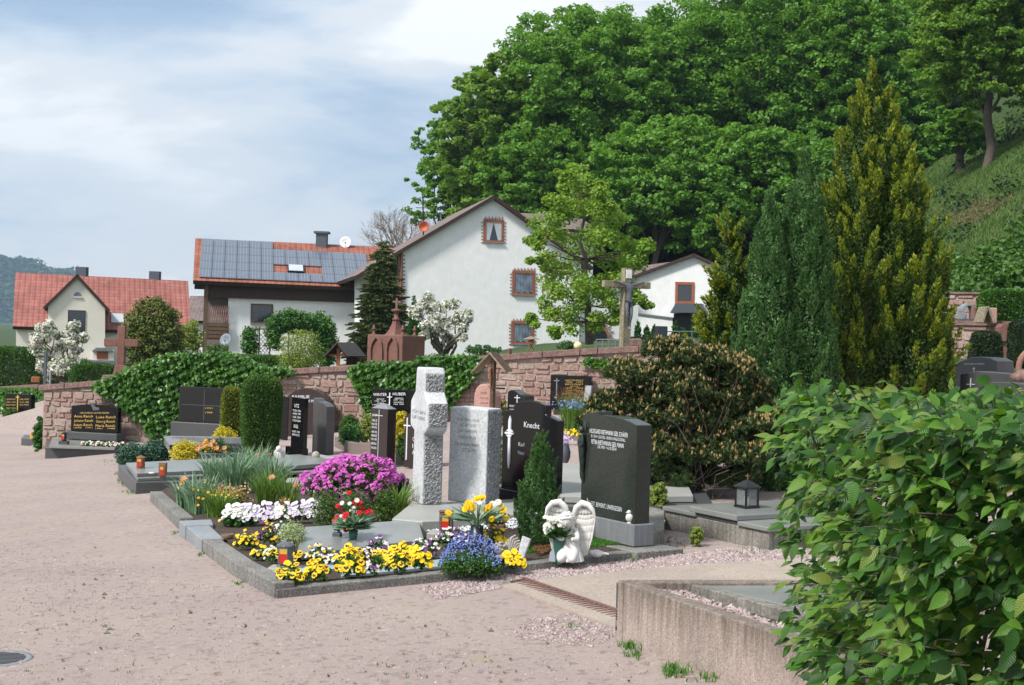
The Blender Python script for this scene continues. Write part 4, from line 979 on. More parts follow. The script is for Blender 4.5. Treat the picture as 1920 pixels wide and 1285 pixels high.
    for i in range(9):
        x = 391 + i * 4.2; mb.prism(W1, [(x, 604), (x + 1, 604), (x + 5.5, 574), (x + 4.5, 574)], .28, .26); mb.prism(W1, [(x + 5, 604), (x + 6, 604), (x + 1.5, 574), (x + .5, 574)], .25, .23)
    part(t, 'balcony_lattice', mb, M['pink_stone'])
    window(t, W1, 470, 570, 512, 607, 'wood')
    ch = thing
    p = rp((fr.pt(596, 460) - d).dot(uxe) + .1, Lv - .2); mb = MB(); mb.box((p.x, p.y, p.z + .05), (.62, .6, 1.3)); c2 = part(t, 'chimney', mb, M['blue_grey']); mb = MB(); mb.box((p.x, p.y, p.z + .76), (.86, .8, .12)); part(c2, 'chimney_cap', mb, M['blue_grey'])
    def dish(pos, r, lb, m, tilt=80, yaw=0):
        mb = MB(); mb.lathe((0, 0, 0), [(.001, -.10 * r * 2), (r * .5, -.16 * r), (r * .85, -.04 * r), (r, .06 * r), (r * .97, .08 * r), (r * .5, -.12 * r), (.001, -.16 * r)], 22)
        t2 = thing('satellite_dish', pos, lb, 'satellite dish'); o = part(t2, 'reflector', mb, m); o.data.transform(Matrix.Translation(pos)); o.data.transform(Matrix.Rotation(R(yaw), 4, 'Z') @ Matrix.Rotation(R(tilt), 4, 'X'))
        mb = MB(); mb.tube([Vector(pos) + Vector((0, .1, 0)), Vector(pos) + Vector((0, .15, -r * 1.6))], .03, 6); part(t2, 'mast', mb, M['grey_metal'])
        mb = MB(); mb.tube([Vector(pos) + Vector((0, -.02, -r * .9)), Vector(pos) + Vector((.03, -.5 * r - .1, -r * .2))], .014, 5); mb.box(Vector(pos) + Vector((.03, -.5 * r - .14, -r * .18)), (.07, .1, .07)); part(t2, 'receiver_arm', mb, M['black_metal'])
    dish(fr.pt(647, 455, .3), .34, 'pale satellite dish standing on the solar panel roof', M['white']); dish(W1.pt(423, 637, .7), .34, 'grey satellite dish beside the chalet balcony', M['dish_grey'], 75, -20)
house_mid()
def house_red():
    fe = F2(22, 86, 356, 89.5); fr = Facade(fe.A - fe.n * 5.0, fe.u); t = thing('red_roof_house', fe.pt(150, 665), 'cream house with red tiled roof and pointed front gable', 'house')
    a, b = fe.pt(24, 612), fe.pt(358, 624); c, d = fr.pt(353, 527), fr.pt(29, 511)
    slab_uv(t, 'roof', [a, b, c, d], .25, [M['tile_red'], M['wood_dark']])
    n2 = Vector((fe.n.x, fe.n.y, 0)); slab_uv(t, 'roof', [d * 2 - a - Vector((0, 0, 2 * (d.z - a.z))), c * 2 - b - Vector((0, 0, 2 * (c.z - b.z))), c, d], .2, [M['tile_red'], M['wood_dark']], 'rear slope')
    W1 = Facade(fe.A - fe.n * .5, fe.u); mb = MB(); mb.prism(W1, [(30, 700), (354, 700), (354, 622), (30, 612)], 0, -8); part(t, 'wall', mb, M['cream'])
    Wg = Facade(fe.A + fe.n * .5, fe.u)
    mb = MB(); mb.prism(Wg, [(90, 700), (197, 700), (197, 576), (145, 519), (90, 571)], 0, -4.6); part(t, 'gable_wall', mb, M['cream'])
    pk = Wg.pt(145, 514, .25); el = Wg.pt(80, 577, .25); er = Wg.pt(207, 582, .25); bb = -n2 * 4.8
    slab_uv(t, 'gable_roof', [el + bb, el, pk, pk + bb], .18, [M['tile_red'], M['wood_dark']]); slab_uv(t, 'gable_roof', [er, er + bb, pk + bb, pk], .18, [M['tile_red'], M['wood_dark']])
    window(t, Wg, 127, 582, 160, 623, 'black_metal', fw=1.0)
    mb = MB(); mb.prism(Wg, [(138, 556)] + [(145.5 - 7.5 * math.cos(k * math.pi / 8), 556 - 8 * math.sin(k * math.pi / 8)) for k in range(1, 8)] + [(153, 556)], .03, -.03); w = part(t, 'window', mb, M['dish_grey'], 'half round gable vent window'); mb = MB(); mb.prism(Wg, rect(137, 556.2, 154, 558.5), .08, -.02); part(w, 'sill', mb, M['cream'])
    mb = MB(); mb.prism(Wg, [(174, 657), (213, 657), (213, 676), (174, 676)], .9, .02); part(t, 'porch', mb, M['cream'])
    mb = MB(); mb.prism(Wg, [(172, 658), (212, 658), (206, 652), (180, 652)], 1.1, .03); part(t, 'porch_roof', mb, M['grey_granite'])
    mb = MB(); mb.prism(Wg, rect(181, 659, 202, 673), .93, .905); part(t, 'shutter', mb, M['wood_red'])
    mb = MB(); mb.prism(Wg, rect(156, 675, 214, 679), 1.2, .03); part(t, 'porch_ledge', mb, M['grey_granite'])
    # skylight lying on the roof plane
    uxe = (b - a).normalized(); vd = (d - a) - uxe * (d - a).dot(uxe); vd.normalize(); nr = (b - a).cross(d - a).normalized(); nr = nr if nr.z > 0 else -nr
    s0 = (fe.pt(221, 600) - a).dot(uxe); q = [a + uxe * (s0 + x) + vd * (.7 + y) + nr * .03 for x, y in ((-.4, 0), (.4, 0), (.4, 1.0), (-.4, 1.0))]
    mb = MB(); mb.loft(q, [p + nr * .1 for p in q]); part(t, 'skylight', mb, M['curtain'])
    for x, y in ((154, 517), (291, 525)):
        p = fr.pt(x, y, -.3); mb = MB(); mb.box((p.x, p.y, p.z), (.7, .6, 1.2)); part(t, 'chimney', mb, M['blue_grey'])
    f3 = F2(350, 110, 384, 110); t = thing('brown_roof_house', f3.pt(367, 640), 'sliver of a house with brown roof between the red roof and the chalet', 'house')
    slab_uv(t, 'roof', [f3.pt(340, 602, .5), f3.pt(392, 602, .5), f3.pt(392, 553, -3), f3.pt(340, 553, -3)], .2, [M['tile_brown'], M['wood_dark']]); mb = MB(); mb.prism(f3, rect(342, 602, 390, 690), 0, -6); part(t, 'wall', mb, M['plaster'])
house_red()
def pipes():
    fc = F2(750, 64, 1090, 66); t = [o for o in bpy.data.objects if o.name == 'white_house'][0]
    a = fc.pt(753, 474, .12); mb = MB(); mb.tube([a, Vector((a.x, a.y, .2))], .05, 7); part(t, 'downpipe', mb, M['copper'])
pipes()
# ---------------- forest on the hill ----------------
M['lf_patch'] = leafm('dry_grass', [(.07, .085, .025), (.11, .10, .04), (.15, .115, .055)], .8, .1)
M['lf_slope'] = leafm('slope_grass', [(.035, .08, .012), (.06, .125, .02), (.095, .16, .03), (.13, .13, .05)], .7, .2, clump=.5, cscale=.15)
def ft(px, ytop, ybot, wpx, Y, lm, seed, label, nb=130, per=150, L=.30, group='broadleaf trees on the wooded hill', tr=.3, zmin=-.7, br=.24, limbs=8):
    c = P(px, (ytop + ybot) / 2, Y); rz = (ybot - ytop) / 2 / FPX * Y; rx = wpx / 2 / FPX * Y; b = Vector((c.x, Y, terrain(c.x, Y)))
    per = int(per * 1.35); L = L * .92
    return broad_tree('beech_tree' if lm == 'lf_beech' else ('oak_tree' if lm == 'lf_oak' else 'shaded_tree'), b, c.z + rz - b.z, rx, rz, nb, per, L, M[lm], M['bark'], label, 'tree', group, seed, br, tr, ry=rx * .8, lift=c.z - b.z, zmin=zmin, limbs=limbs)
def forest():
    ft(858, 195, 470, 150, 96, 'lf_beech', 31, 'darker tree at the far left edge of the wood, beside the bare tree', 60, 110)
    ft(925, 110, 460, 190, 92, 'lf_oak', 32, 'yellowish green tree rising straight above the tall white gable', 110, 170, L=.32)
    ft(1095, 24, 330, 320, 93, 'lf_beech', 33, 'broad rounded beech forming the highest crown left of the sky notch', 150, 190)
    ft(1010, 235, 470, 230, 90, 'lf_beech', 34, 'low beech crown directly behind the roof ridge of the white house', 90, 160)
    ft(1250, 30, 370, 300, 97, 'lf_beech', 35, 'beech crown just below the notch of sky at the top of the picture', 150, 170)
    ft(1235, 225, 492, 270, 87, 'lf_beech', 36, 'spreading beech limb crown above the small maple', 100, 170, L=.32)
    ft(1430, -80, 330, 360, 96, 'lf_beech', 37, 'tallest beech crown, cut by the upper edge of the picture', 170, 190)
    ft(1420, 240, 492, 250, 84, 'lf_beech', 38, 'lower beech crown overhanging the low white gabled house', 100, 170, L=.32)
    ft(1615, -60, 330, 260, 93, 'lf_beech', 39, 'beech crown rising behind the tip of the big golden cypress', 130, 170)
    ft(1690, 170, 400, 150, 90, 'lf_beech', 40, 'small beech crown in the dark gap right of the golden cypress', 60, 120, L=.32)
    ft(1560, 250, 440, 260, 88, 'lf_beech', 46, 'shaded beech crown half hidden behind the cypresses', 70, 130)
    ft(1858, -130, 255, 260, 66, 'lf_oak', 41, 'olive green oak in the upper right corner, its trunk on the slope', 170, 190, L=.22, tr=.27, br=.2)
    ft(1800, 205, 300, 110, 72, 'lf_beech', 47, 'small green tree crown under the oak in the upper right corner', 40, 130, L=.24)
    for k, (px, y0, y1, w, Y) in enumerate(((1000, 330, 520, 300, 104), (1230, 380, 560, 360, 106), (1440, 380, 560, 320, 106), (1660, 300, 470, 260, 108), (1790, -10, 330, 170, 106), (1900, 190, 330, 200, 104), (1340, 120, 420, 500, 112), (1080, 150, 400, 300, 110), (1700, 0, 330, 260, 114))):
        ft(px, y0, y1, w, Y, 'lf_dark', 50 + k, 'deep shaded tree standing inside the wood behind the front crowns', 70, 110, L=.55, group='shaded trees inside the wood', br=.33)  # shade under the front crowns is put into the dark leaf colour
    # dark hollow: undergrowth under the crowns, its shade put into the leaf colour
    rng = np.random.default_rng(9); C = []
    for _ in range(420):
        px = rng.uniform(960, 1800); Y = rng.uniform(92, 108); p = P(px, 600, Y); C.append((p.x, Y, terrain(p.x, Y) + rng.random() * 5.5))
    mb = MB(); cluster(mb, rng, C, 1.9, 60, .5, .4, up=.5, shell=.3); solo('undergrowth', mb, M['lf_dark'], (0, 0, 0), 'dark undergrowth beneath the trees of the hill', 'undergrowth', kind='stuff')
    # shrubs and herbs on the open slope
    C = []; C2 = []
    for _ in range(420):
        px = rng.uniform(1720, 1960); Y = rng.uniform(37, 60); x = (px - 960) / FPX * Y; z = terrain(x, Y); py = HOR - (z - EYE) / Y * FPX
        if 475 < py < 560: C.append((x, Y, z + .1 + .35 * rng.random()))
        elif py < 455 and rng.random() < .03: C2.append((x, Y, z + .1))
    for _ in range(9): px = rng.uniform(1730, 1940); Y = rng.uniform(62, 84); x = (px - 960) / FPX * Y; C2.append((x, Y, terrain(x, Y) + .2))
    for _ in range(150): px = rng.uniform(1720, 1930); Y = rng.uniform(35, 39); x = (px - 960) / FPX * Y; C.append((x, Y, terrain(x, Y) + rng.uniform(.1, 1.5)))
    mb = MB(); cluster(mb, rng, C, .5, 90, .15, .11, up=.6, shell=.3); solo('slope_scrub', mb, M['lf_hedge'], (0, 0, 0), 'bright green scrub on the foot of the open slope', 'scrub', kind='stuff')
    if C2: mb = MB(); cluster(mb, rng, C2, .7, 90, .18, .13, up=.6, shell=.3); solo('slope_scrub', mb, M['lf_dark'], (0, 0, 0), 'scattered dark low bushes on the grassy slope', 'scrub', kind='stuff')
    Q = []
    for _ in range(30000):
        px = rng.uniform(1690, 1960); Y = rng.uniform(40, 88); x = (px - 960) / FPX * Y; Q.append((x, Y, terrain(x, Y) + .06))
    Q = np.array(Q); mb = MB(); leaves(mb, Q, np.array([0, 0, 1.0]) + rng.normal(size=Q.shape) * .35, rdir(rng, len(Q)), .22, .05); solo('slope_grass', mb, M['lf_slope'], (0, 0, 0), 'rough grass on the slope under the wood', 'grass', kind='stuff')
    Q = []
    while len(Q) < 1500:
        px = rng.normal() * 42 + 1850; Y = rng.uniform(50, 80); x = (px - 960) / FPX * Y; z = terrain(x, Y) + .1; py = HOR - (z - EYE) / Y * FPX + .03 * (px - 960)
        if abs(py - 395 + .15 * (px - 1850)) < 30 * rng.random(): Q.append((x, Y, z))
    Q = np.array(Q); mb = MB(); leaves(mb, Q, rdir(rng, len(Q)), np.array([0, -.5, 1.]) + rng.normal(size=Q.shape) * .3, .22, .06); solo('bare_patch', mb, M['lf_patch'], (0, 0, 0), 'dry brown patch on the grassy slope', 'grass', kind='stuff')
forest()
def bare_tree():
    rng = np.random.default_rng(77); b = P(762, 600, 86); b.z = 0; t = thing('bare_tree', b, 'leafless fine twigged tree behind the solar panel roof', 'tree')
    mb = MB(); tips = []
    def grow(p, d, L, r, dep):
        e = p + d * L; pts = [p, p + d * L * .5 + Vector(rng.normal(size=3)) * L * .05, e]; mb.tube(pts, [r, r * .8, r * .62], 5 if r > .03 else 3, cap=False)
        if dep == 0: tips.append(e); return
        for k in range(3 if dep > 1 else 4):
            nd = (d + Vector(rng.normal(size=3)) * .42 + Vector((0, 0, .10))).normalized(); grow(e if k else p + d * L * .7, nd, L * rng.uniform(.62, .82), r * .6, dep - 1)
    trunk_top = Vector((b.x, b.y, 4.6)); mb.tube([b, trunk_top], [.22, .16], 7)
    for k in range(6):
        a = k * 1.05 + rng.random(); grow(trunk_top, Vector((math.cos(a) * .55, math.sin(a) * .5, .9)).normalized(), 1.75, .085, 5)
    part(t, 'trunk', mb, M['bark_pale'])
bare_tree()
def maple():
    rng = np.random.default_rng(12); b = P(1105, 655, 42); b.z = terrain(b.x, b.y) + .2; t = thing('maple_tree', b, 'light green young maple in front of the white house', 'tree')
    mb = MB(); S = 42 / FPX; top = P(1085, 330, 42); pts = limb(mb, b, top, .13, .02, rng, 8, .012, 8); C = []
    spots = [(1080, 322, 22), (1062, 345, 24), (1108, 350, 24), (1050, 372, 28), (1125, 378, 26), (1030, 400, 30), (1090, 395, 34), (1150, 408, 24), (1040, 430, 30), (1100, 440, 36), (1150, 440, 34), (1190, 462, 26), (1015, 455, 20), (1060, 468, 36), (1125, 480, 40), (1180, 490, 32), (1020, 498, 30), (1075, 510, 38), (1140, 525, 34), (1205, 482, 14), (1180, 540, 26), (1040, 540, 34), (1098, 555, 38), (1150, 570, 30), (1030, 580, 28), (1072, 592, 32), (1120, 600, 26), (1040, 620, 18), (1190, 565, 22), (1010, 488, 14), (1000, 600, 14), (1146, 385, 14), (1052, 330, 12), (1130, 345, 12), (1208, 575, 12), (1165, 595, 14)]
    for x, y, r in spots:
        for k in range(4):
            q = P(x + rng.normal() * r * .5, y + rng.normal() * r * .4, 42 + rng.uniform(-1.6, 1.6)); C.append((tuple(q), r * S * .72))
        j = min(7, max(1, int((655 - y) / 325 * 8))); limb(mb, pts[j], Vector(C[-1][0]), .03, .008, rng, 3, .05, 4)
    part(t, 'trunk', mb, M['bark']); mb = MB(); cluster(mb, rng, [c for c, r in C], np.array([r for c, r in C]), 170, .105, .085, up=.9, shell=.1, squash=.75, jit=.7); part(t, 'crown', mb, M['lf_maple'])
maple()
def magnolia(name, px, pyb, Y, spots, label, seed, nf, L, stems):
    rng = np.random.default_rng(seed); b = P(px, pyb, Y); t = thing(name, b, label, 'flowering tree'); mb = MB(); S = Y / FPX; C = []
    for x, y, r in spots:
        for k in range(3): q = P(x + rng.normal() * r * .5, y + rng.normal() * r * .5, Y + rng.uniform(-.7, .7)); C.append((tuple(q), r * S * .8))
        limb(mb, b + Vector((rng.normal() * .1, 0, 0)), Vector(C[-1][0]), .045, .008, rng, 4, .05, 5)
    part(t, 'trunk', mb, M['bark']); mb = MB(); c = [c for c, r in C]; r = np.array([r for c, r in C]); cluster(mb, rng, c, r, nf, L, L * .55, up=.5, shell=.1, squash=.9); part(t, 'blossoms', mb, M['fl_magnolia'], kind='stuff')
    mb = MB(); cluster(mb, rng, c, r * 1.02, int(nf * .45), L * .9, L * .5, up=.4, shell=.1); part(t, 'leaves', mb, M['lf_hedge'])
magnolia('magnolia_tree', 828, 668, 34, [(798, 570, 16), (822, 580, 18), (845, 575, 16), (868, 590, 14), (790, 592, 16), (812, 602, 18), (840, 600, 18), (862, 612, 14), (878, 600, 8), (800, 622, 14), (828, 622, 16), (850, 632, 12), (868, 635, 8), (785, 575, 8), (818, 645, 8)], 'white magnolia in front of the white house wall, beside the red sandstone monument', 4, 110, .10, 6)
magnolia('magnolia_tree', 118, 715, 46, [(66, 625, 14), (84, 612, 12), (60, 645, 12), (130, 618, 14), (150, 640, 12), (80, 635, 15), (98, 622, 12), (115, 640, 18), (138, 632, 13), (70, 655, 13), (92, 660, 18), (120, 665, 18), (145, 655, 12), (85, 680, 13), (108, 690, 15), (135, 690, 13), (125, 710, 9), (95, 705, 9)], 'white magnolia at the far left before the red roofed house', 6, 120, .13, 6)
def spruce():
    b = P(712, 690, 50); b.z = .2; H = EYE + 180 / FPX * 50 - .2; conifer('spruce_tree', b, H, lambda t: 1.38 * (1 - t) ** .85 * (1.0 if (t * 13) % 1 < .6 else .72), 560, 80, .6, .18, .14, .05, M['lf_spruce'], 'brownish green spruce between the chalet and the white house', seed=15, flat=True, trunk_r=.13)
spruce()
def shrub_px(name, px, pyt, pyb, wpx, Y, label, lm, n, L, **kw):
    b = P(px, pyb, Y); return shrub(name, b, (wpx / 2 / FPX * Y, wpx / 2 / FPX * Y * kw.pop('depth', .8), (pyb - pyt) / FPX * Y), label, M[lm], n, L, **kw)
shrub_px('yew_bush', 287, 545, 705, 138, 45, 'large dark round yew behind the left sandstone cross', 'lf_yew', 22000, .09, seed=3, blobs=80, up=.9, zc=.42, br=.26, group=None)
shrub_px('light_bush', 355, 595, 690, 60, 48, 'light green feathery bush between the dark yew and the chalet balcony', 'lf_lime', 2600, .09, seed=4, blobs=20)
shrub_px('light_bush', 562, 612, 700, 96, 34, 'pale yellow green bush above the wall before the ivy arch', 'lf_lime', 5200, .05, seed=5, blobs=30, up=.9, zc=.4)
shrub_px('balcony_bush', 408, 645, 692, 55, 60, 'green bush under the chalet balcony', 'lf_hedge', 2200, .1, seed=6)
clipped('garden_hedge', P(480, 706, 36), (1.5, .5, .29), R(-6), 'green hedge on top of the slope behind the wall', M['lf_hedge'], 7000, .08, seed=7)
clipped('garden_hedge', P(15, 735, 56), (2.3, .9, .95), 0, 'tall green hedge at the far left edge', M['lf_hedge'], 12000, .12, seed=8)
clipped('garden_hedge', P(182, 722, 42), (.75, .4, .33), 0, 'low green hedge between the magnolia and the sandstone cross', M['lf_hedge'], 4000, .08, seed=9)
shrub_px('small_cypress', 150, 668, 735, 62, 44, 'bright green pointed bush below the magnolia', 'lf_thujagreen', 4200, .07, seed=10, zc=.3)
conifer('thuja_tree', P(775, 680, 36), 1.7, lambda t: .33 * (1 - t * .75) , 90, 60, .3, .09, .055, .03, M['lf_thujagreen'], 'bright green thuja between the sandstone monument and the white magnolia', seed=16)
shrub_px('clipped_ball', 812, 662, 705, 52, 25.6, 'small olive domed bush behind the top of the pale stone cross', 'lf_yew', 3200, .035, seed=11, up=.9, zc=.4, blobs=24)
shrub_px('flower_edging', 905, 648, 668, 90, 40, 'low grey green plants along the foot of the white house', 'lf_plant', 1200, .07, seed=12)
shrub_px('flower_edging', 1062, 640, 660, 40, 40, 'small bushes left of the globe lamp', 'lf_plant', 700, .06, seed=13)
for k, (px, yt) in enumerate(((1195, 602), (1212, 612), (1225, 612), (1265, 605), (1281, 613), (1299, 608), (1313, 610))):
    conifer('small_thuja', P(px, 650, 58), (650 - yt) / FPX * 58, lambda t: .26 * (1 - t) ** .6, 34, 40, .2, .07, .08, .04, M['lf_thujagreen'], ['leftmost small thuja, right behind the crucifix post', 'second small thuja right of the crucifix', 'third small thuja, left of the slate bin', 'small thuja immediately right of the slate bin', 'fifth small thuja of the row', 'small thuja before the dark porch screen', 'last small thuja at the golden cypress'][k], group='small thujas before the outbuilding', seed=100 + k, trunk_r=.02)
clipped('low_hedge', P(1215, 652, 55), (1.1, .25, .22), 0, 'low dark hedge behind the crucifix post', M['lf_yewdark'], 2500, .06, seed=14)
# ivy arch with trellis before the chalet
def arch():
    fc = F2(460, 58, 625, 60); t = thing('ivy_arch', fc.pt(540, 680), 'ivy covered trellis arch before the chalet wall', 'trellis')
    mb = MB()
    for x in (463, 485, 505, 540, 618): mb.prism(fc, rect(x, 612, x + 1.6, 690), .03, -.03)
    mb.prism(fc, rect(463, 616, 508, 618), .031, -.028); part(t, 'frame', mb, M['wood'])
    mb = MB()
    for i in range(-6, 8):
        x = 463 + i * 7; mb.tube([fc.pt(max(463, x), 622 + max(0, 463 - x) * 1.2, .02), fc.pt(min(508, x + 45), 622 + (min(508, x + 45) - x) * 1.2, .02)], .012, 4); mb.tube([fc.pt(min(508, x + 45), 622 + (x + 45 - min(508, x + 45)) * 1.2, .04), fc.pt(max(463, x), 622 + (x + 45 - max(463, x)) * 1.2, .04)], .012, 4)
    part(t, 'lattice', mb, M['wood_grey'])
    rng = np.random.default_rng(3); C = []
    for i in range(170):
        u = rng.random(); x = 510 + u * 106; C.append(tuple(fc.pt(x, 611 - 6 * math.sin(u * 3.1) + rng.normal() * 7, rng.uniform(-.3, .3))))
    for i in range(110): C.append(tuple(fc.pt(608 + rng.normal() * 8, rng.uniform(605, 680), rng.uniform(-.3, .3))))
    for i in range(30): C.append(tuple(fc.pt(515 + rng.normal() * 5, rng.uniform(605, 650), rng.uniform(-.2, .2))))
    for i in range(26): C.append(tuple(fc.pt(467 + rng.normal() * 5, rng.uniform(618, 660), rng.uniform(-.1, .1))))
    mb = MB(); cluster(mb, rng, C, .30, 90, .10, .09, up=.6, shell=.2); part(t, 'ivy', mb, M['lf_ivy'])
arch()
# ---------------- big conifers of the graveyard ----------------
def pf(pts): return lambda t: float(np.interp(t, [p[0] for p in pts], [p[1] for p in pts]))
b = P(1618, 900, 14.8); b.z = plane(b.x, b.y) - .05; HT = EYE + (630 - 118) / FPX * 14.8 - b.z
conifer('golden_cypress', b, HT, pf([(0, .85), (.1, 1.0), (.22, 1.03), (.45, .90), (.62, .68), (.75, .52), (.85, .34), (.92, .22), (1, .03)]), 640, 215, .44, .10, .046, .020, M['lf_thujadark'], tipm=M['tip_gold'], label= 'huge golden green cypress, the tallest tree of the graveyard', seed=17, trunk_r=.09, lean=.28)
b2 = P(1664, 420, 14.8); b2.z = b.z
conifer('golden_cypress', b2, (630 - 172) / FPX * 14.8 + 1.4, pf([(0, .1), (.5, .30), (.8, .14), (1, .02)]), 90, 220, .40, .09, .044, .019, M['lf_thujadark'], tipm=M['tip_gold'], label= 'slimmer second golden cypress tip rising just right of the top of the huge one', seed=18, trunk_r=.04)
b = P(1492, 930, 13.4); b.z = plane(b.x, b.y) - .03; H1 = EYE + (630 - 258) / FPX * 13.4 - b.z
conifer('juniper_column', b, H1, pf([(0, .34), (.2, .43), (.45, .39), (.7, .29), (.88, .16), (1, .02)]), 640, 125, .20, .06, .036, .017, M['lf_juniper'], 'tall blue green column juniper left of the huge golden cypress', seed=19, trunk_r=.05, lean=.2)
b = P(1428, 930, 13.2); b.z = plane(b.x, b.y) - .03; H1 = EYE + (630 - 338) / FPX * 13.2 - b.z
conifer('juniper_column', b, H1, pf([(0, .36), (.3, .40), (.55, .31), (.8, .19), (1, .02)]), 440, 125, .18, .055, .036, .017, M['lf_juniper'], 'shorter blue green column juniper next to the pine bush', seed=20, trunk_r=.04, lean=.2)
b = P(1362, 800, 16.2); b.z = plane(b.x, b.y) - .03; H1 = EYE + (630 - 400) / FPX * 16.2 - b.z
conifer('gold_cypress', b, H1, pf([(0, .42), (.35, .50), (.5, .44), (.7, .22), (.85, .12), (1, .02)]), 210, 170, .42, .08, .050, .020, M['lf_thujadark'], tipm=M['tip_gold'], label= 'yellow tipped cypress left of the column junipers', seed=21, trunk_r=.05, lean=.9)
def pine():
    rng = np.random.default_rng(40); b = P(1275, 925, 12.3); b.z = plane(b.x, b.y); t = thing('pine_bush', b, 'wide dwarf pine bush full of tan candles behind the engraved green granite headstone', 'bush')
    spots = [(1240, 660, 26), (1290, 672, 30), (1340, 680, 32), (1390, 700, 30), (1185, 705, 34), (1235, 710, 40), (1290, 730, 44), (1350, 740, 44), (1410, 745, 36), (1130, 765, 30), (1180, 760, 42), (1240, 775, 48), (1310, 790, 50), (1375, 800, 48), (1425, 800, 30), (1150, 800, 30), (1220, 830, 44), (1290, 845, 46), (1350, 860, 42), (1400, 860, 36), (1250, 880, 28), (1330, 900, 26), (1110, 790, 16), (1105, 840, 8), (1262, 645, 12), (1430, 850, 22), (1180, 865, 30), (1150, 835, 24), (1215, 890, 28), (1275, 905, 28), (1350, 905, 26), (1400, 895, 28), (1440, 815, 20), (1300, 860, 40), (1240, 850, 40), (1120, 810, 20)]
    S = 12.3 / FPX; mb = MB(); C = []; Rr = []
    for x, y, r in spots:
        q = P(x, y, 12.3 + rng.uniform(-.18, .18)); C.append(tuple(q)); Rr.append(r * S)
        for k in range(2): limb(mb, b + Vector((rng.normal() * .12, rng.normal() * .08, 0)), q + Vector(rng.normal(size=3) * r * S * .5), .008, .003, rng, 4, .07, 5)
        for k in range(3): C.append(tuple(q + Vector((rng.normal() * r * S * .5, rng.uniform(0, .6), rng.normal() * r * S * .4)))); Rr.append(r * S * .75)
    part(t, 'branches', mb, M['bark']); mb = MB(); D = rdir(rng, 62 * len(C) * 14)
    # needles in starry tufts around shoot tips
    tips = []
    for c, r in zip(C, Rr):
        n = 105; d = rdir(rng, n); d[:, 2] = np.abs(d[:, 2]) * .9 - .25; tips.append(np.array(c) + unit(d) * r * (.55 + .45 * rng.random(n))[:, None])
    tips = np.concatenate(tips); k = 17; Q = np.repeat(tips, k, 0); T = rdir(rng, len(Q)) + np.array([0, -.2, .7]); T = unit(T); leaves(mb, Q + T * .022, T, rdir(rng, len(Q)), .06, .0105); part(t, 'needles', mb, M['lf_pine'])
    sel = tips[(tips[:, 1] < 12.45) & (tips[:, 2] > b.z + .38)]; sel = sel[rng.permutation(len(sel))[:2500]]; mb = MB(); base = np.array([(0.4, 0, 0), (0, .4, 0), (-.4, 0, 0), (0, -.4, 0)]); n = len(sel)
    tot = []
    for kk in range(3):
        off = rng.normal(size=(n, 3)) * .006; h = .024 + .02 * rng.random(n); w = .013 + .005 * rng.random(n); V = np.zeros((n, 6, 3)); V[:, :4] = base[None] * w[:, None, None] * 1.3 + np.array([0, 0, .4])[None, None] * h[:, None, None]; V[:, 4, 2] = -0; V[:, 5, 2] = h; V += (sel + off)[:, None] + np.array([0, -.012, .022]); tot.append(V)
    V = np.concatenate(tot); n = len(V); F = np.array([(0, 1, 5), (1, 2, 5), (2, 3, 5), (3, 0, 5), (1, 0, 4), (2, 1, 4), (3, 2, 4), (0, 3, 4)]); mb.add(V.reshape(-1, 3), (F[None] + 6 * np.arange(n)[:, None, None]).reshape(-1, 3)); part(t, 'candles', mb, M['pinebud'], kind='stuff')
pine()
# ---------------- stones measured at their near corner ----------------
def H(px, py, z):
    """point of the horizontal plane z seen at a pixel"""
    px, py = unroll(px, py); Y = (EYE - z) / ((py - HOR) / FPX); return Vector(((px - 960) / FPX * Y, Y, z))
class Stone:
    """upright slab: C near lower corner; front runs to the far left by angle a (from the view axis), thickness to the right"""
    def __init__(s, C, a, lpx=None, rpx=None, w=None, th=None, cpx=None):
        s.C = Vector(C); s.a = R(a); s.u = Vector((-math.sin(s.a), math.cos(s.a), 0)); s.b = Vector((math.cos(s.a), math.sin(s.a), 0)); s.n = -s.b
        s.py0 = HOR
        def k_of(px): q = EYE; y = HOR + (EYE - s.C.z) / s.C.y * FPX * .75; return (unroll(px, y)[0] - 960) / FPX
        if lpx is not None: k = k_of(lpx); w = (s.C.x - k * s.C.y) / (math.sin(s.a) + k * math.cos(s.a))
        if rpx is not None: k = k_of(rpx); th = (k * s.C.y - s.C.x) / (math.cos(s.a) - k * math.sin(s.a))
        s.w = w; s.th = th
    def z(s, py):
        x = 960 + s.C.x / s.C.y * FPX; return EYE - (unroll(x, py)[1] - HOR) / FPX * s.C.y
    def p(s, f, z, d=0.0): return Vector((s.C.x, s.C.y, 0)) + s.u * (f * s.w) + s.b * d + Vector((0, 0, z))
    def fc(s): F = Facade((s.C.x, s.C.y), (s.u.x, s.u.y)); return F
    def body(s, outline, d0=0.0, d1=None, mi=0, mb=None):
        d1 = s.th if d1 is None else d1; mb = mb or MB()
        return mb.loft([s.p(f, z, d0) for f, z in outline], [s.p(f, z, d1) for f, z in outline], mi)
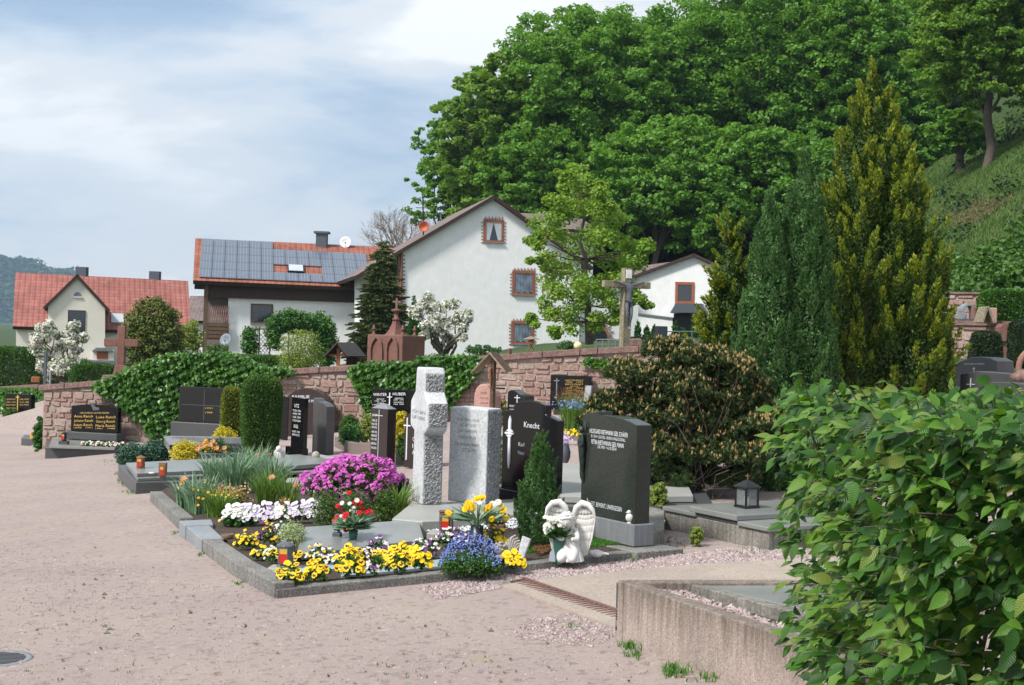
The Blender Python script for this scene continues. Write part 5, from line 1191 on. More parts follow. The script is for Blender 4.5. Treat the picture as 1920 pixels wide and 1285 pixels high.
def text_on(s, par, name, rows, m, off=.002):
    """rows: (text, f_left, f_right, z_base, height) in shares of the width and metres; f 1 = far left edge"""
    mb = MB()
    for tx, f0, f1, z, h in rows:
        cu = bpy.data.curves.new('t', 'FONT'); cu.body = tx; cu.size = 1; cu.resolution_u = 2; ob = bpy.data.objects.new('t', cu); COL.objects.link(ob); bpy.context.view_layer.update()
        me = bpy.data.meshes.new_from_object(ob.evaluated_get(bpy.context.evaluated_depsgraph_get())); v = np.array([tuple(q.co) for q in me.vertices]); F = [tuple(p.vertices) for p in me.polygons]
        mn, mx = v.min(0), v.max(0); sx = (v[:, 0] - mn[0]) / (mx[0] - mn[0]); f = f0 + (f1 - f0) * sx
        P_ = np.array([tuple(s.p(ff, z + y / .73 * h, -off)) for ff, y in zip(f, v[:, 1])]); mb.add(P_, F)
        bpy.data.objects.remove(ob); bpy.data.curves.remove(cu); bpy.data.meshes.remove(me)
    return part(par, name, mb, m)
def fcross(s, par, f, z0, z1, hw, zb, w, m, th=.012, name='cross', off=0.0):
    W_ = s.w; mb = MB(); q = lambda a, b, c, d: s.body([(f - a / W_, c), (f - b / W_, c), (f - b / W_, d), (f - a / W_, d)], -off - th, -off, mb=mb)
    q(-w, w, z0, z1); q(-hw, -w - .0005, zb - w, zb + w); q(w + .0005, hw, zb - w, zb + w); return part(par, name, mb, m)
GRP = 'upright gravestones of the graveyard'
# --- Riethmann stone
C = G(1188, 1026, .06)
t = thing('headstone', C, 'green black granite headstone with four engraved lines, bronze figure and light grey base', 'headstone', GRP)
s = Stone(C, 33, 1086, 1229); zt = s.z(985); part(t, 'base', s.body([(-.0, C.z - .0), (1, C.z - .0), (1, zt), (0, zt)]), M['grey_granite'], bevel=.006)
f = s
s = Stone(s.p(0.045, zt, .02), 33, 1090, 1220)
z = lambda y: s.z(y)
out = [(0, zt), (1, zt), (1.0, z(789)), (.86, z(784)), (.72, z(779.5)), (.71, z(788)), (.55, z(785.5)), (.4, z(786)), (.25, z(789)), (.12, z(793)), (0, z(798))]
part(t, 'slab', s.body(out), M['green_granite'], bevel=.005)
text_on(s, t, 'inscription', [('HILDEGARD RIETHMANN GEB. SCHÄFER', .86, .15, z(823), .034), ('8.1.1914 + 22.8.1952 - DURCH UNGLÜCKSFALL', .83, .19, z(831.5), .022), ('PETRA RIETHMANN GEB. MANN', .82, .22, z(844), .034), ('3.8.1931 + 6.10.2014', .70, .35, z(851), .023), ('GELIEBT, BEWEINT, UNVERGESSEN', .87, .22, z(965), .034)], M['chrome'])
mb = MB()
ff = lambda f_, zz, d: s.p(f_, zz, -d)
for a_, b_, r0, r1, d in ((.955, .95, .028, .032, .02), ):
    mb.tube([ff(.955, z(905), .012), ff(.945, z(880), .022), ff(.955, z(850), .026), ff(.95, z(828), .03)], [.012, .022, .028, .022], 8); mb.tube([ff(.975, z(915), .012), ff(.97, z(880), .018), ff(.965, z(850), .02)], [.009, .016, .02], 7)
mb.tube([ff(.93, z(830), .035), ff(.90, z(845), .04), ff(.945, z(852), .045)], [.012, .011, .009], 7); mb.tube([ff(.975, z(830), .03), ff(.99, z(845), .04), ff(.95, z(855), .045)], [.012, .011, .009], 7)
mb.ell(ff(.945, z(818), .035), (.021, .022, .026), 10, 7)
mb.tube([ff(.925, z(824), .02), ff(.905, z(812), .015), ff(.93, z(803), .015)], [.006, .008, .005], 6); mb.tube([ff(.95, z(920), .005), ff(.955, z(905), .015), ff(.97, z(895), .02)], [.014, .02, .012], 7)
part(t, 'bronze_figure', mb, M['bronze'])
mb = MB(); zz = plane(C.x, C.y)
q = [f.p(-.28, zz + .06, -.12), f.p(1.5, zz + .03, -.12), f.p(1.5, zz + .03, .32), f.p(-.28, zz + .06, .30)]; mb.loft([v - Vector((0, 0, .16)) for v in q], q)
part(t, 'foundation', mb, M['kerb'], bevel=.008)
# white bird beside it on the base
def bird(name, p, label, sc=1.0, m='statue', yaw=0.0):
    t = thing(name, p, label, 'figurine'); mb = MB(); p = Vector(p); X = Matrix.Rotation(yaw, 4, 'Z')
    w = lambda x, y, z: p + X @ (Vector((x, y, z)) * sc)
    mb.lathe(p, [(.018 * sc, 0), (.02 * sc, .006 * sc), (.012 * sc, .012 * sc)], 12); mb.ell(w(0, 0, .045), (.032 * sc, .03 * sc, .038 * sc), 14, 10); mb.ell(w(-.006, -.004, .088), (.018 * sc, .018 * sc, .017 * sc), 12, 8)
    mb.tube([w(-.02, -.008, .088), w(-.034, -.012, .083)], [.006 * sc, .001 * sc], 6); mb.tube([w(.02, .005, .06), w(.034, .008, .045), w(.040, .01, .015)], [.014 * sc, .016 * sc, .004 * sc], 8)
    mb.tube([w(.012, -.022, .068), w(.026, -.016, .045), w(.02, -.008, .02)], [.008 * sc, .014 * sc, .004 * sc], 8); part(t, 'body', mb, M[m]); return t
bird('bird_figurine', f.p(.12, zt, .02) - Vector((.0, .0, 0)) + f.b * -.0 , 'small white bird standing on the light grey base of the green black headstone', .9)
# --- Knecht stone
C = G(1052, 972, .03)
t = thing('headstone', C, 'black stepped headstone with long silver cross behind the little dwarf conifer', 'headstone', GRP)
s = Stone(C, 36, 922, 1092); zt = s.z(938); part(t, 'base', s.body([(0, C.z), (1, C.z), (1, zt), (0, zt)]), M['dark_granite'], bevel=.006)
C2 = s.p(.14, zt, .05); s = Stone(C2, 36, 941, 1056)
z = lambda y: s.z(y)
part(t, 'slab', s.body([(0, zt), (1, zt), (1, z(782)), (.90, z(779)), (.78, z(777)), (.78, z(764)), (.65, z(759)), (.5, z(757)), (.35, z(759)), (.22, z(763)), (.22, z(781)), (.12, z(785)), (0, z(790))]), M['black_granite'], bevel=.005)
text_on(s, t, 'inscription', [('Knecht', .60, .32, z(809), .052), ('Karl', .69, .585, z(847), .036), ('Viktor', .70, .575, z(863), .034)], M['chrome'])
k = .855; W_ = s.w; mb = MB()
s.body([(k + .004, z(893)), (k + .018, z(880)), (k + .022, z(800)), (k, z(790)), (k - .022, z(800)), (k - .018, z(880)), (k - .004, z(893))][::-1], -.012, 0, mb=mb)
for a_, b_ in ((822.5, 826),): s.body([(k + .075, z(826)), (k - .075, z(826)), (k - .075, z(822.5)), (k + .075, z(822.5))], -.017, 0, mb=mb)
for d in (-1, 1): s.body([(k + .055, z(824.2 + d * 3.4)), (k - .055, z(824.2 + d * 3.4)), (k - .03, z(824.2 + d * 7)), (k + .03, z(824.2 + d * 7))][::-d], -.015, 0, mb=mb)
part(t, 'silver_cross', mb, M['chrome'])
# --- pale stele and cross on their platform
zpl = G(790, 978, .17).z
mb = MB(); q = [H(*p, zpl) for p in ((735, 973), (792, 978), (888, 974), (988, 962), (965, 936), (770, 944))]; mb.loft([v - Vector((0, 0, .16)) for v in q], q)
t = thing('grave_platform', q[0], 'light slab platform carrying the pale stone cross and stele', 'slab'); part(t, 'slab', mb, M['light_slab'], bevel=.006)
C = H(910, 946, zpl); s = Stone(C, 62, 841, 938); z = lambda y: s.z(y)
t = thing('stele', C, 'pale stone stele with faint carved text beside the pale stone cross', 'headstone', GRP)
part(t, 'slab', s.body([(0, C.z), (1, C.z), (1.0, z(767)), (.5, z(767)), (0, z(768))]), [M['pale_stone']], bevel=.012)
mb = MB(); rng = np.random.default_rng(4)
def rough_patch(s, mb, f0, d0, d1, z0, z1, seed, n1=14, n2=60, amp=.010):
    rng = np.random.default_rng(seed); V = []
    for j in range(n2 + 1):
        for i in range(n1 + 1): V.append(tuple(s.p(f0, z0 + (z1 - z0) * j / n2, d0 + (d1 - d0) * i / n1) - s.u * (.004 + (amp * rng.random() ** 1.5 if 0 < i < n1 and 0 < j < n2 else 0))))
    mb.add(np.array(V), np.array([(j * (n1 + 1) + i, j * (n1 + 1) + i + 1, (j + 1) * (n1 + 1) + i + 1, (j + 1) * (n1 + 1) + i) for j in range(n2) for i in range(n1)]), 0, False)
rough_patch(s, mb, 0, .012, s.th - .008, C.z + .004, z(770), 1); part(t, 'pitted_side', mb, M['rough_stone'])
rows = []
for i, (a_, b_, y) in enumerate(((.80, .22, 793), (.76, .30, 803), (.76, .28, 814), (.72, .30, 826), (.84, .2, 840), (.66, .34, 850))): rows.append((('WIR SIND NUR', 'GAST AUF ERDEN', 'UND WANDERN', 'OHNE RUH', 'DER EWIGEN HEIMAT', 'ZU')[i], a_, b_, z(y), .026))
text_on(s, t, 'inscription', rows, M['rough_stone'])
C = H(790, 947, zpl); s = Stone(C, 20, None, 831, w=.30); z = lambda y: s.z(y)
t = thing('stone_cross', C, 'massive pale stone cross with pitted side, tallest stone of the front grave', 'stone cross', GRP)
cr = [(0, C.z), (1, C.z), (.97, z(812)), (1.30, z(806)), (1.38, z(800)), (1.38, z(756)), (1.28, z(750)), (.93, z(735)), (.90, z(700)), (.86, z(690)), (.14, z(690)), (.06, z(700)), (.04, z(735)), (-.20, z(750)), (-.30, z(756)), (-.32, z(800)), (-.26, z(808)), (.03, z(816))]
part(t, 'cross', s.body(cr), M['pale_stone'], bevel=.014)
mb = MB(); rough_patch(s, mb, 0.0, .012, s.th - .008, C.z + .004, z(818), 2); rough_patch(s, mb, .05, .012, s.th - .008, z(742), z(702), 3, 14, 14)
rough_patch(s, mb, -.315, .012, s.th - .008, z(800), z(756), 4, 14, 20); part(t, 'pitted_side', mb, M['rough_stone'])
s2 = s; text_on(s2, t, 'inscription', [('ICH BIN', 1.15, -.12, z(778), .03), ('DIE LIEBE', 1.15, -.12, z(789), .03)], M['rough_stone'])
# --- brown pillar
C = G(724, 879); s = Stone(C, 45, 695, 742); z = lambda y: s.z(y)
t = thing('headstone', C, 'brown granite pillar headstone with pyramid top, next to the magenta azalea', 'headstone', GRP)
part(t, 'pillar', s.body([(0, C.z), (1, C.z), (1, z(768)), (0, z(768))]), M['brown_granite'], bevel=.004)
mb = MB(); zc = z(768) + .0005; b4 = [s.p(0, zc), s.p(1, zc), s.p(1, zc, s.th), s.p(0, zc, s.th)]; ap = (b4[0] + b4[1] + b4[2] + b4[3]) / 4; ap1 = ap.lerp((b4[0] + b4[3]) / 2, .25) + Vector((0, 0, .062)); ap2 = ap.lerp((b4[1] + b4[2]) / 2, .25) + Vector((0, 0, .062))
mb.add([tuple(v) for v in b4 + [ap1, ap2]], [(0, 1, 5, 4), (1, 2, 5), (2, 3, 4, 5), (3, 0, 4), (3, 2, 1, 0)]); part(t, 'pyramid_cap', mb, M['grey_granite'])
fcross(s, t, .52, z(868), z(770), .07, z(781), .003, M['chrome'], .004)
text_on(s, t, 'inscription', [(tx, .95, .62, z(y), .028) for tx, y in (('JOSEF', 783), ('HILZ', 793), ('1904-1981', 800), ('MARIA HILZ', 806), ('1909-1996', 815), ('HEINZ', 822), ('1931-1999', 829), ('ERIKA', 837), ('1935-2006', 845))], M['chrome'])
# --- black stone with white letters, grey-green stone, dark slab behind
C = G(566, 858, .02); s = Stone(C, 38, 536, 579); z = lambda y: s.z(y); zb = z(842)
t = thing('headstone', C, 'narrow black headstone with blocks of white letters, left of the slanted grey green stone', 'headstone', GRP)
part(t, 'base', s.body([(0, C.z), (1, C.z), (1, zb), (0, zb)]), M['black_granite'], bevel=.004)
s = Stone(s.p(.03, zb, .02), 38, 546, 577); part(t, 'slab', s.body([(0, zb), (1, zb), (1, z(747)), (0, z(748))]), M['black_granite'], bevel=.004)
text_on(s, t, 'inscription', [('UTZ', .78, .40, z(766), .05)] + [(tx, .88, .25, z(y), .03) for tx, y in (('RUDI 1926', 774), ('HANS 1991', 780), ('ILSE 1929', 786.5), ('ROSA 2004', 793))] + [('ENGEL', .78, .42, z(805), .05)] + [(tx, .88, .3, z(y), .03) for tx, y in (('KURT 1938', 814), ('EMMI 2012', 820))], M['chrome'])
C = G(610, 853, .01); s = Stone(C, 38, 586, 627); z = lambda y: s.z(y)
t = thing('headstone', C, 'grey green headstone with slanted top and faded reddish letters', 'headstone', GRP)
part(t, 'slab', s.body([(0, C.z), (1, C.z), (1, z(749)), (.8, z(750)), (.72, z(754)), (.3, z(757)), (0, z(763))]), M['dark_greenish'] if 'dark_greenish' in M else M['dark_slab'], bevel=.006)
text_on(s, t, 'inscription', [('HELENA', .85, .3, z(772), .03), ('BECK', .75, .3, z(782), .03), ('1912  1997', .8, .15, z(806), .018), ('HUGO', .8, .25, z(816), .03), ('1908  1989', .8, .15, z(823), .018)], M['copper'])
C = G(538, 826); s = Stone(C, 50, 521, 541); z = lambda y: s.z(y)
t = thing('headstone', C, 'plain black headstone peeking out behind the tall clipped column', 'headstone', GRP); part(t, 'slab', s.body([(0, C.z), (1, C.z), (1, z(743)), (0, z(745))]), M['black_granite'], bevel=.005)
C = G(792, 880); s = Stone(C, 52, 758, 815); z = lambda y: s.z(y)
t = thing('headstone', C, 'brown peaked headstone with thin white cross half hidden by the pale cross', 'headstone', GRP); part(t, 'slab', s.body([(0, C.z), (1, C.z), (1, z(783)), (.6, z(774)), (0, z(776))]), M['brown_granite'], bevel=.005)
fcross(s, t, .84, z(866), z(786), .055, z(801), .007, M['chrome']); text_on(s, t, 'inscription', [(tx, .55, .1, z(y), .05) for tx, y in (('OTTO', 829), ('1920', 842), ('ANNA', 854))], M['chrome'])
# pink rounded stone, small dark stone
C = G(925, 828); s = Stone(C, 60, 888, 939); z = lambda y: s.z(y)
t = thing('headstone', C, 'rough rounded pink sandstone headstone behind the pale stele', 'headstone', GRP); part(t, 'slab', s.body([(0, C.z), (1, C.z), (1.02, z(745)), (.95, z(732)), (.8, z(724)), (.6, z(721)), (.4, z(724)), (.28, z(731)), (.1, z(733)), (-.02, z(745))]), M['pink_stone'], bevel=.02)
text_on(s, t, 'inscription', [('RUPP', .68, .38, z(741), .04), ('MARTIN', .7, .3, z(750), .03), ('LINA', .7, .3, z(759), .03)], M['rust'])
C = G(985, 822); s = Stone(C, 62, 951, 1001); z = lambda y: s.z(y)
t = thing('headstone', C, 'small dark wave topped headstone with white cross behind the black stepped one', 'headstone', GRP); part(t, 'slab', s.body([(0, C.z), (1, C.z), (1, z(737)), (.85, z(733)), (.65, z(734)), (.35, z(741)), (.15, z(743)), (0, z(743))]), M['dark_granite'], bevel=.006)
fcross(s, t, .48, z(757), z(742), .045, z(747), .006, M['chrome']); text_on(s, t, 'inscription', [('EBERT', .9, .62, z(765), .03), ('EMIL', .9, .62, z(772), .03), ('1922', .9, .62, z(779), .03)], M['chrome'])
# --- plaques at the wall
def wallplate(label, r, m, frame_off=.08, base=None, sag=0, th=.12, cat='headstone'):
    x0, y0, x1, y1 = r; t = thing('headstone', FW.pt((x0 + x1) / 2, y1, frame_off), label, cat, 'gravestones standing against the rubble wall'); mb = MB()
    if sag:
        a, b, c, d = FW.corners(rect(x0, y0 + sag, x1, y1), 0); out = [a, b]; n = 10
        for i in range(n + 1):
            q = c.lerp(d, i / n); k = i / n; q = q + Vector((0, 0, (FW.pt(x0, 700).z - FW.pt(x0, 701).z) * sag * 4 * k * (1 - k))); out.append(q)
        nn = Vector((FW.n.x, FW.n.y, 0)); mb.loft([p + nn * (frame_off + th) for p in out], [p + nn * frame_off for p in out])
    else: mb.prism(FW, rect(*r), frame_off + th, frame_off)
    part(t, 'slab', mb, M[m], bevel=.01)
    if base: mb = MB(); mb.prism(FW, rect(*base), frame_off + th + .12, frame_off - .02); part(t, 'base', mb, M['dark_slab'], bevel=.01)
    return t, frame_off + th
def rectlines(t, off, rows, m, name='inscription'):
    return lines(t, name, FW, off + .004, [(tx, x0, x1, y, h) for tx, x0, x1, y, h in rows], m)
t, o = wallplate('arched black headstone with six golden names at the left end of the rubble wall', (156, 757, 243, 808), 'black_granite', .30, (149, 808.5, 247, 822), 5)
rectlines(t, o, [('HIER RUHEN IN GOTTES FRIEDEN', 173, 227, 774, 3), ('Anna Ranch', 162, 197, 781, 5), ('Luise Ranch', 203, 239, 782.5, 5), ('Johann Ranch', 162, 197, 789, 5), ('Georg Ranch', 203, 238, 790.5, 5), ('Adam Ranch', 161, 196, 797, 5), ('Maria Ranch', 202, 238, 798.5, 5), ('1878   1951', 162, 196, 801, 2.4), ('1901   1988', 202, 238, 802.5, 2.4)], M['gold'])
mb = MB(); mb.prism(FW, [(193, 756), (197, 756), (203, 762), (209, 763), (209, 767), (198, 768)], o + .01, o); part(t, 'praying_hands', mb, M['pewter'])
t, o = wallplate('wide dark headstone without bright letters half covered by the clipped golden thuja', (358, 725, 452, 790), 'dark_granite', .34, (348, 790.5, 458, 818))
mb = MB(); mb.prism(FW, rect(362, 758, 446, 759.2), o + .005, o); mb.prism(FW, rect(404, 730, 405.2, 785), o + .0051, o); part(t, 'cross', mb, M['dark_slab']); rectlines(t, o, [('1931', 407, 420, 765, 3), ('1988', 407, 420, 773, 3)], M['gold'])
t, o = wallplate('wide black headstone lettered with two family names and thin cross in the ivy', (713, 729, 800, 800), 'black_granite', .34)
rectlines(t, o, [('WINTER', 717, 742, 741, 5.5), ('HUBER', 753, 777, 740, 5.5), ('ADOLF', 723, 737, 748, 2.6), ('1902  1969', 720, 740, 751.5, 2.4), ('ANNA', 724, 737, 755.5, 2.6), ('1905  1987', 716, 746, 758.5, 2.4), ('HEINRICH', 757, 772, 746.5, 2.6), ('1899  1971', 755, 773, 749.5, 2.4), ('KATHARINA', 755, 773, 754, 2.6), ('1903  1990', 755, 773, 757.5, 2.4)], M['chrome'])
cross_on(t, FW, o + .002, 747.5, 735, 765, 4.5, 743, .8, M['chrome'], th=.02)
t, o = wallplate('square black headstone with white cross and golden names at the right part of the wall', (1036, 704, 1112, 769), 'black_granite', .06)
rectlines(t, o, [('ANTON PAULY', 1064, 1098, 714, 2.6), ('1896   1957', 1066, 1097, 717.3, 2.2), ('BERTA PAULY', 1064, 1098, 721.5, 2.6), ('GEB. KOCH', 1073, 1088, 725, 2.2), ('1899   1974', 1064, 1097, 728.5, 2.2), ('JOSEF PAULY', 1065, 1097, 732.5, 2.2), ('1924   1998', 1065, 1097, 736, 2.2), ('MAGDALENA HAUCK', 1059, 1102, 739.5, 2.8), ('GEB. PAULY', 1071, 1090, 743, 2.2), ('1928   2007', 1063, 1098, 746.5, 2.2)], M['gold'])
cross_on(t, FW, o + .002, 1048.5, 709, 748, 5, 713.5, .9, M['grey_granite'], th=.02)
t = thing('headstone', FW.pt(590, 820, .1), 'large dark red arched family headstone at the wall behind the black and grey green stones', 'headstone', 'gravestones standing against the rubble wall')
mb = MB(); a0 = [(548, 822), (642, 822), (642, 785)] + [(592 + 50 * math.cos(k * math.pi / 14), 785 - 58 * math.sin(k * math.pi / 14)) for k in range(1, 14)] + [(544, 785)]; mb.prism(FW, a0, .45, .2); part(t, 'slab', mb, M['brown_granite'])
lines(t, 'inscription', FW, .456, [('FAMILIE', 567, 599, 745, 5.5), ('S C H M I T T', 583, 622, 753, 5.5)], M['chrome'])
mb = MB(); a1 = FW.corners(rect(1108, 722, 1120, 752)); nn = Vector((FW.n.x, FW.n.y, 0)); mb.loft([p + nn * (.5 + .12 * (k < 2)) for k, p in enumerate(a1)], [p + nn * (.40 + .12 * (k < 2)) for k, p in enumerate(a1)]); solo('small_stele', mb, M['kerb_blue'], FW.pt(1114, 752, .5), 'slim blue grey stele leaning right of the golden lettered black stone', 'headstone', bevel=.01)
# far left plaque
FL = F2(10, 41.6, 80, 41.2); t = thing('headstone', FL.pt(41, 785), 'square brown black headstone with golden cross at the far left ivy wall', 'headstone')
mb = MB(); mb.prism(FL, rect(18, 739, 66, 774), .2, 0); part(t, 'slab', mb, M['black_granite'], bevel=.01); mb = MB(); mb.prism(FL, rect(22, 774.5, 60, 786), .3, 0); part(t, 'base', mb, M['dark_slab'])
lines(t, 'inscription', FL, .204, [('ADAM WOLF', 20, 37, 750, 3), ('1880 1954', 20, 37, 755, 2.4), ('EVA WOLF', 20, 37, 760.5, 3), ('1884 1961', 20, 37, 766, 2.4), ('KARL WOLF', 45, 62, 750, 3), ('1912 1980', 45, 62, 755, 2.4), ('ELSE WOLF', 45, 62, 760, 3)], M['gold']); cross_on(t, FL, .2, 41, 741, 772, 3.2, 744.5, .9, M['gold'])
# --- stones at the right edge
def farstone(label, pts, Y, m, th=.2, yaw=.0, **kw):
    xs = [p[0] for p in pts]; fc = F2(min(xs), Y, max(xs), Y - yaw); t = thing('headstone', fc.pt((min(xs) + max(xs)) / 2, max(p[1] for p in pts)), label, 'headstone', 'gravestones at the right edge'); mb = MB(); mb.prism(fc, pts, 0, -th); part(t, 'slab', mb, M[m], bevel=.01); return t, fc
t, fc = farstone('grey black arched headstone behind another one at the upper right', [(1787, 745), (1869, 752), (1868, 677), (1855, 671), (1838, 669), (1820, 670), (1802, 677), (1789, 684)], 16.5, 'dark_slab', .25, .8)
lines(t, 'inscription', fc, .003, [('HIER RUHEN IN FRIEDEN', 1808, 1846, 684, 3)], M['chrome']); mb = MB(); cross_on(t, fc, .0, 1827, 689, 698, 2.5, 691.5, .5, M['chrome'], th=.01)
t, fc = farstone('wide low grey black headstone with engraved cross just above the hedge at the right edge', [(1799, 760), (1915, 768), (1914, 704), (1880, 700), (1832, 696), (1800, 702)], 14.5, 'dark_slab', .22, .7)
cross_on(t, fc, .0, 1820.5, 709, 726, 7.5, 721, .6, M['chrome'], th=.01)
t, fc = farstone('lowest grey headstone peeking between the hedge leaves at the right edge', [(1849, 765), (1925, 768), (1925, 721), (1890, 717), (1850, 716)], 12.5, 'dark_slab', .2, .6)
# upper right walls and monuments
FR1 = F2(1768, 27.5, 1930, 26.5); t = thing('terrace_wall', FR1.pt(1820, 700), 'rough sandstone terrace wall at the upper right edge', 'wall')
rubble(FR1, t, 1740, 1960, lambda s_: FR1.pt(1820, 611).z, lambda s_: FR1.pt(1820, 735).z, 8, .14, .24, .25, .6); mb = MB(); mb.prism(FR1, rect(1740, 602, 1960, 611), .06, -.5); part(t, 'coping_slab', mb, M['coping'])
FR2 = F2(1740, 31, 1930, 30); t = thing('upper_wall', FR2.pt(1810, 600), 'regular pink block wall above the terrace at the upper right', 'wall')
rubble(FR2, t, 1735, 1843, lambda s_: FR2.pt(1800, 552).z, lambda s_: FR2.pt(1800, 615).z, 9, .15, .16, .3, .5); mb = MB(); mb.prism(FR2, rect(1735, 547.5, 1844, 551.5), .05, -.45); part(t, 'coping_slab', mb, M['coping'])
clipped('ivy_hedge', FR2.pt(1915, 612), (.98, .35, .42), R(-3), 'dark ivy hedge beside the pink block wall in the right corner', M['lf_ivy'], 9000, .07, seed=61)
clipped('topiary_bush', P(1847, 690, 22), (.28, .26, .31), 0, 'dark clipped box bush left of the sandstone pillar at the right edge', M['lf_yewdark'], 7000, .035, seed=62, taper=.8)
clipped('topiary_bush', P(1920, 690, 23), (.26, .3, .42), 0, 'dark clipped bush at the right picture edge behind the sandstone pillar', M['lf_yewdark'], 7000, .035, seed=63)
FP = F2(1800, 29.2, 1900, 29.2); t = thing('arch_monument', FP.pt(1825, 605), 'small arched stone monument with rusty figure before the pink block wall', 'monument')
mb = MB(); o1 = [(1818 - 13 * math.cos(k * math.pi / 10), 584 - 15 * math.sin(k * math.pi / 10)) for k in range(11)]; i1 = [(1818 - 9 * math.cos(k * math.pi / 10), 584 - 11 * math.sin(k * math.pi / 10)) for k in range(11)]
for k in range(10): mb.prism(FP, [o1[k], i1[k], i1[k + 1], o1[k + 1]], .0, -.35)
mb.prism(FP, rect(1805.2, 584, 1809, 599), 0, -.35); mb.prism(FP, rect(1827, 584, 1842, 599), 0, -.35); part(t, 'arch', mb, M['kerb_blue'])
mb = MB(); mb.prism(FP, rect(1797, 598.5, 1824, 609), .25, -.1); part(t, 'base_plate', mb, M['blue_grey']); mb = MB(); p = FP.pt(1826, 600); mb.tube([p, FP.pt(1825, 580), FP.pt(1824, 572)], [.09, .06, .02], 7); part(t, 'figure', mb, M['rust'])
FP = F2(1850, 26, 1900, 26); t = thing('sandstone_pillar', FP.pt(1885, 670), 'carved red sandstone grave pillar at the right edge', 'monument'); mb = MB(); mb.prism(FP, rect(1878, 640, 1896, 700), 0, -.2); mb.prism(FP, [(1873, 640), (1899, 640), (1897, 615), (1892, 608), (1880, 607), (1874, 614)], .06, -.25); part(t, 'shaft', mb, M['sandstone'])
mb = MB(); mb.prism(FP, rect(1872, 576, 1891, 606), -.6, -.85); solo('pink_post', mb, M['pink_stone'], FP.pt(1882, 606, -.6), 'plain pink sandstone post standing before the dark ivy hedge', 'post', bevel=.02)
mb = MB(); mb.prism(FP, [(1858, 575), (1862, 574), (1874, 603), (1870, 606)], -.2, -.7); mb.prism(FP, [(1857.9, 575), (1848, 604), (1851, 605), (1859, 582)], -.2, -.7); solo('gabled_marker', mb, M['wood_grey'], FP.pt(1862, 606, -.4), 'little wooden grave marker with a pitched roof at the upper right', 'grave marker')
t = thing('curved_ornament', P(1918, 690, 15), 'curved red painted stone rim cut by the right picture edge', 'ornament'); mb = MB(); mb.tube([P(1936 - 26 * math.cos(k), 692 - 34 * math.sin(k), 15) for k in np.linspace(-.2, 1.7, 12)], .035, 8); part(t, 'rim', mb, M['brick_trim'])
# ---------------- things on and behind the wall ----------------
def latin(name, base, h, w, th, arm, m, label, yaw=0, cat='cross', foot=None):
    b = Vector(base); t = thing(name, b, label, cat); X = Matrix.Rotation(yaw, 4, 'Z'); mb = MB(); mb.box(b + Vector((0, 0, h / 2)), (th, th, h), yaw); part(t, 'post', mb, M[m], bevel=.012)
    for sg in (-1, 1): mb = MB(); mb.box(b + X @ Vector((sg * (arm + th) / 2 * 1.0, 0, h * w)), (arm, th * .96, th), yaw); part(t, 'arm', mb, M[m], bevel=.01)
    if foot: mb = MB(); mb.box(b + Vector((0, 0, foot / 2)), (th * 1.7, th * 1.7, foot), yaw, taper=.8); part(t, 'foot', mb, M[m], bevel=.012)
    return t
b = FW.pt(216, 704, -.2); latin('sandstone_cross', b, (704 - 612) / FPX * b.y, .66, .15, .26, 'sandstone', 'red sandstone cross on the raised block of the wall at the left', R(4), foot=.2)
# crucifix
b = P(1171, 652, 26.5); Yc = 26.5; hc = (652 - 503) / FPX * Yc
t = thing('crucifix', b, 'tall weathered wooden crucifix with grey metal figure above the wall', 'crucifix'); X = Matrix.Rotation(R(24), 4, 'Z'); ex = X @ Vector((1, 0, 0)); ey = X @ Vector((0, 1, 0))
mb = MB(); mb.box(b + Vector((0, 0, hc / 2 - .1)), (.17, .17, hc + .2), R(24)); part(t, 'post', mb, M['wood_grey'], bevel=.008)
za = b.z + hc - (534 - 503) / FPX * Yc
for sg in (-1, 1): mb = MB(); mb.box(Vector((b.x, b.y, za)) + ex * sg * .30, (.43, .15, .13), R(24)); part(t, 'arm', mb, M['wood_grey'], bevel=.008)
mb = MB(); mb.box(Vector((b.x, b.y, za + .21)) - ey * .095, (.12, .02, .17), R(24)); part(t, 'title_board', mb, M['white'])
def w(x, y, z): return Vector((b.x, b.y, za)) + ex * x - ey * (.105 + y) + Vector((0, 0, z))
me = bpy.data.meshes.new('figure'); pts = [w(0, .02, -.36), w(0, .03, -.20), w(0, .02, -.04), w(.0, .03, .02), w(.005, .05, .085), w(-.11, .02, -.005), w(-.22, .01, .03), w(-.34, .0, .065), w(.11, .02, -.005), w(.22, .01, .03), w(.34, 0, .065), w(-.045, .03, -.40), w(-.05, .06, -.60), w(-.01, .03, -.84), w(0, .07, -.90), w(.045, .03, -.40), w(.04, .065, -.61), w(.012, .035, -.84), w(.015, .075, -.90)]
ed = [(0, 1), (1, 2), (2, 3), (3, 4), (2, 5), (5, 6), (6, 7), (2, 8), (8, 9), (9, 10), (0, 11), (11, 12), (12, 13), (13, 14), (0, 15), (15, 16), (16, 17), (17, 18)]
rad = [.062, .055, .07, .026, .048, .03, .022, .014, .03, .022, .014, .046, .033, .02, .02, .046, .033, .02, .02]
me.from_pydata([tuple(p - b) for p in pts], ed, []); me.update(); o = bpy.data.objects.new('figure', me); COL.objects.link(o); o.parent = t; m_ = o.modifiers.new('skin', 'SKIN')
for i, r_ in enumerate(rad): me.skin_vertices[0].data[i].radius = (r_, r_)
me.skin_vertices[0].data[0].use_root = True; m2 = o.modifiers.new('sub', 'SUBSURF'); m2.levels = 1; m2.render_levels = 1; me.materials.append(M['pewter'])
mb = MB(); mb.tube([w(-.06, .02, -.30), w(.0, .05, -.36), w(.065, .02, -.33), w(.075, .01, -.5)], [.05, .07, .045, .015], 8); part(t, 'loincloth', mb, M['pewter'])
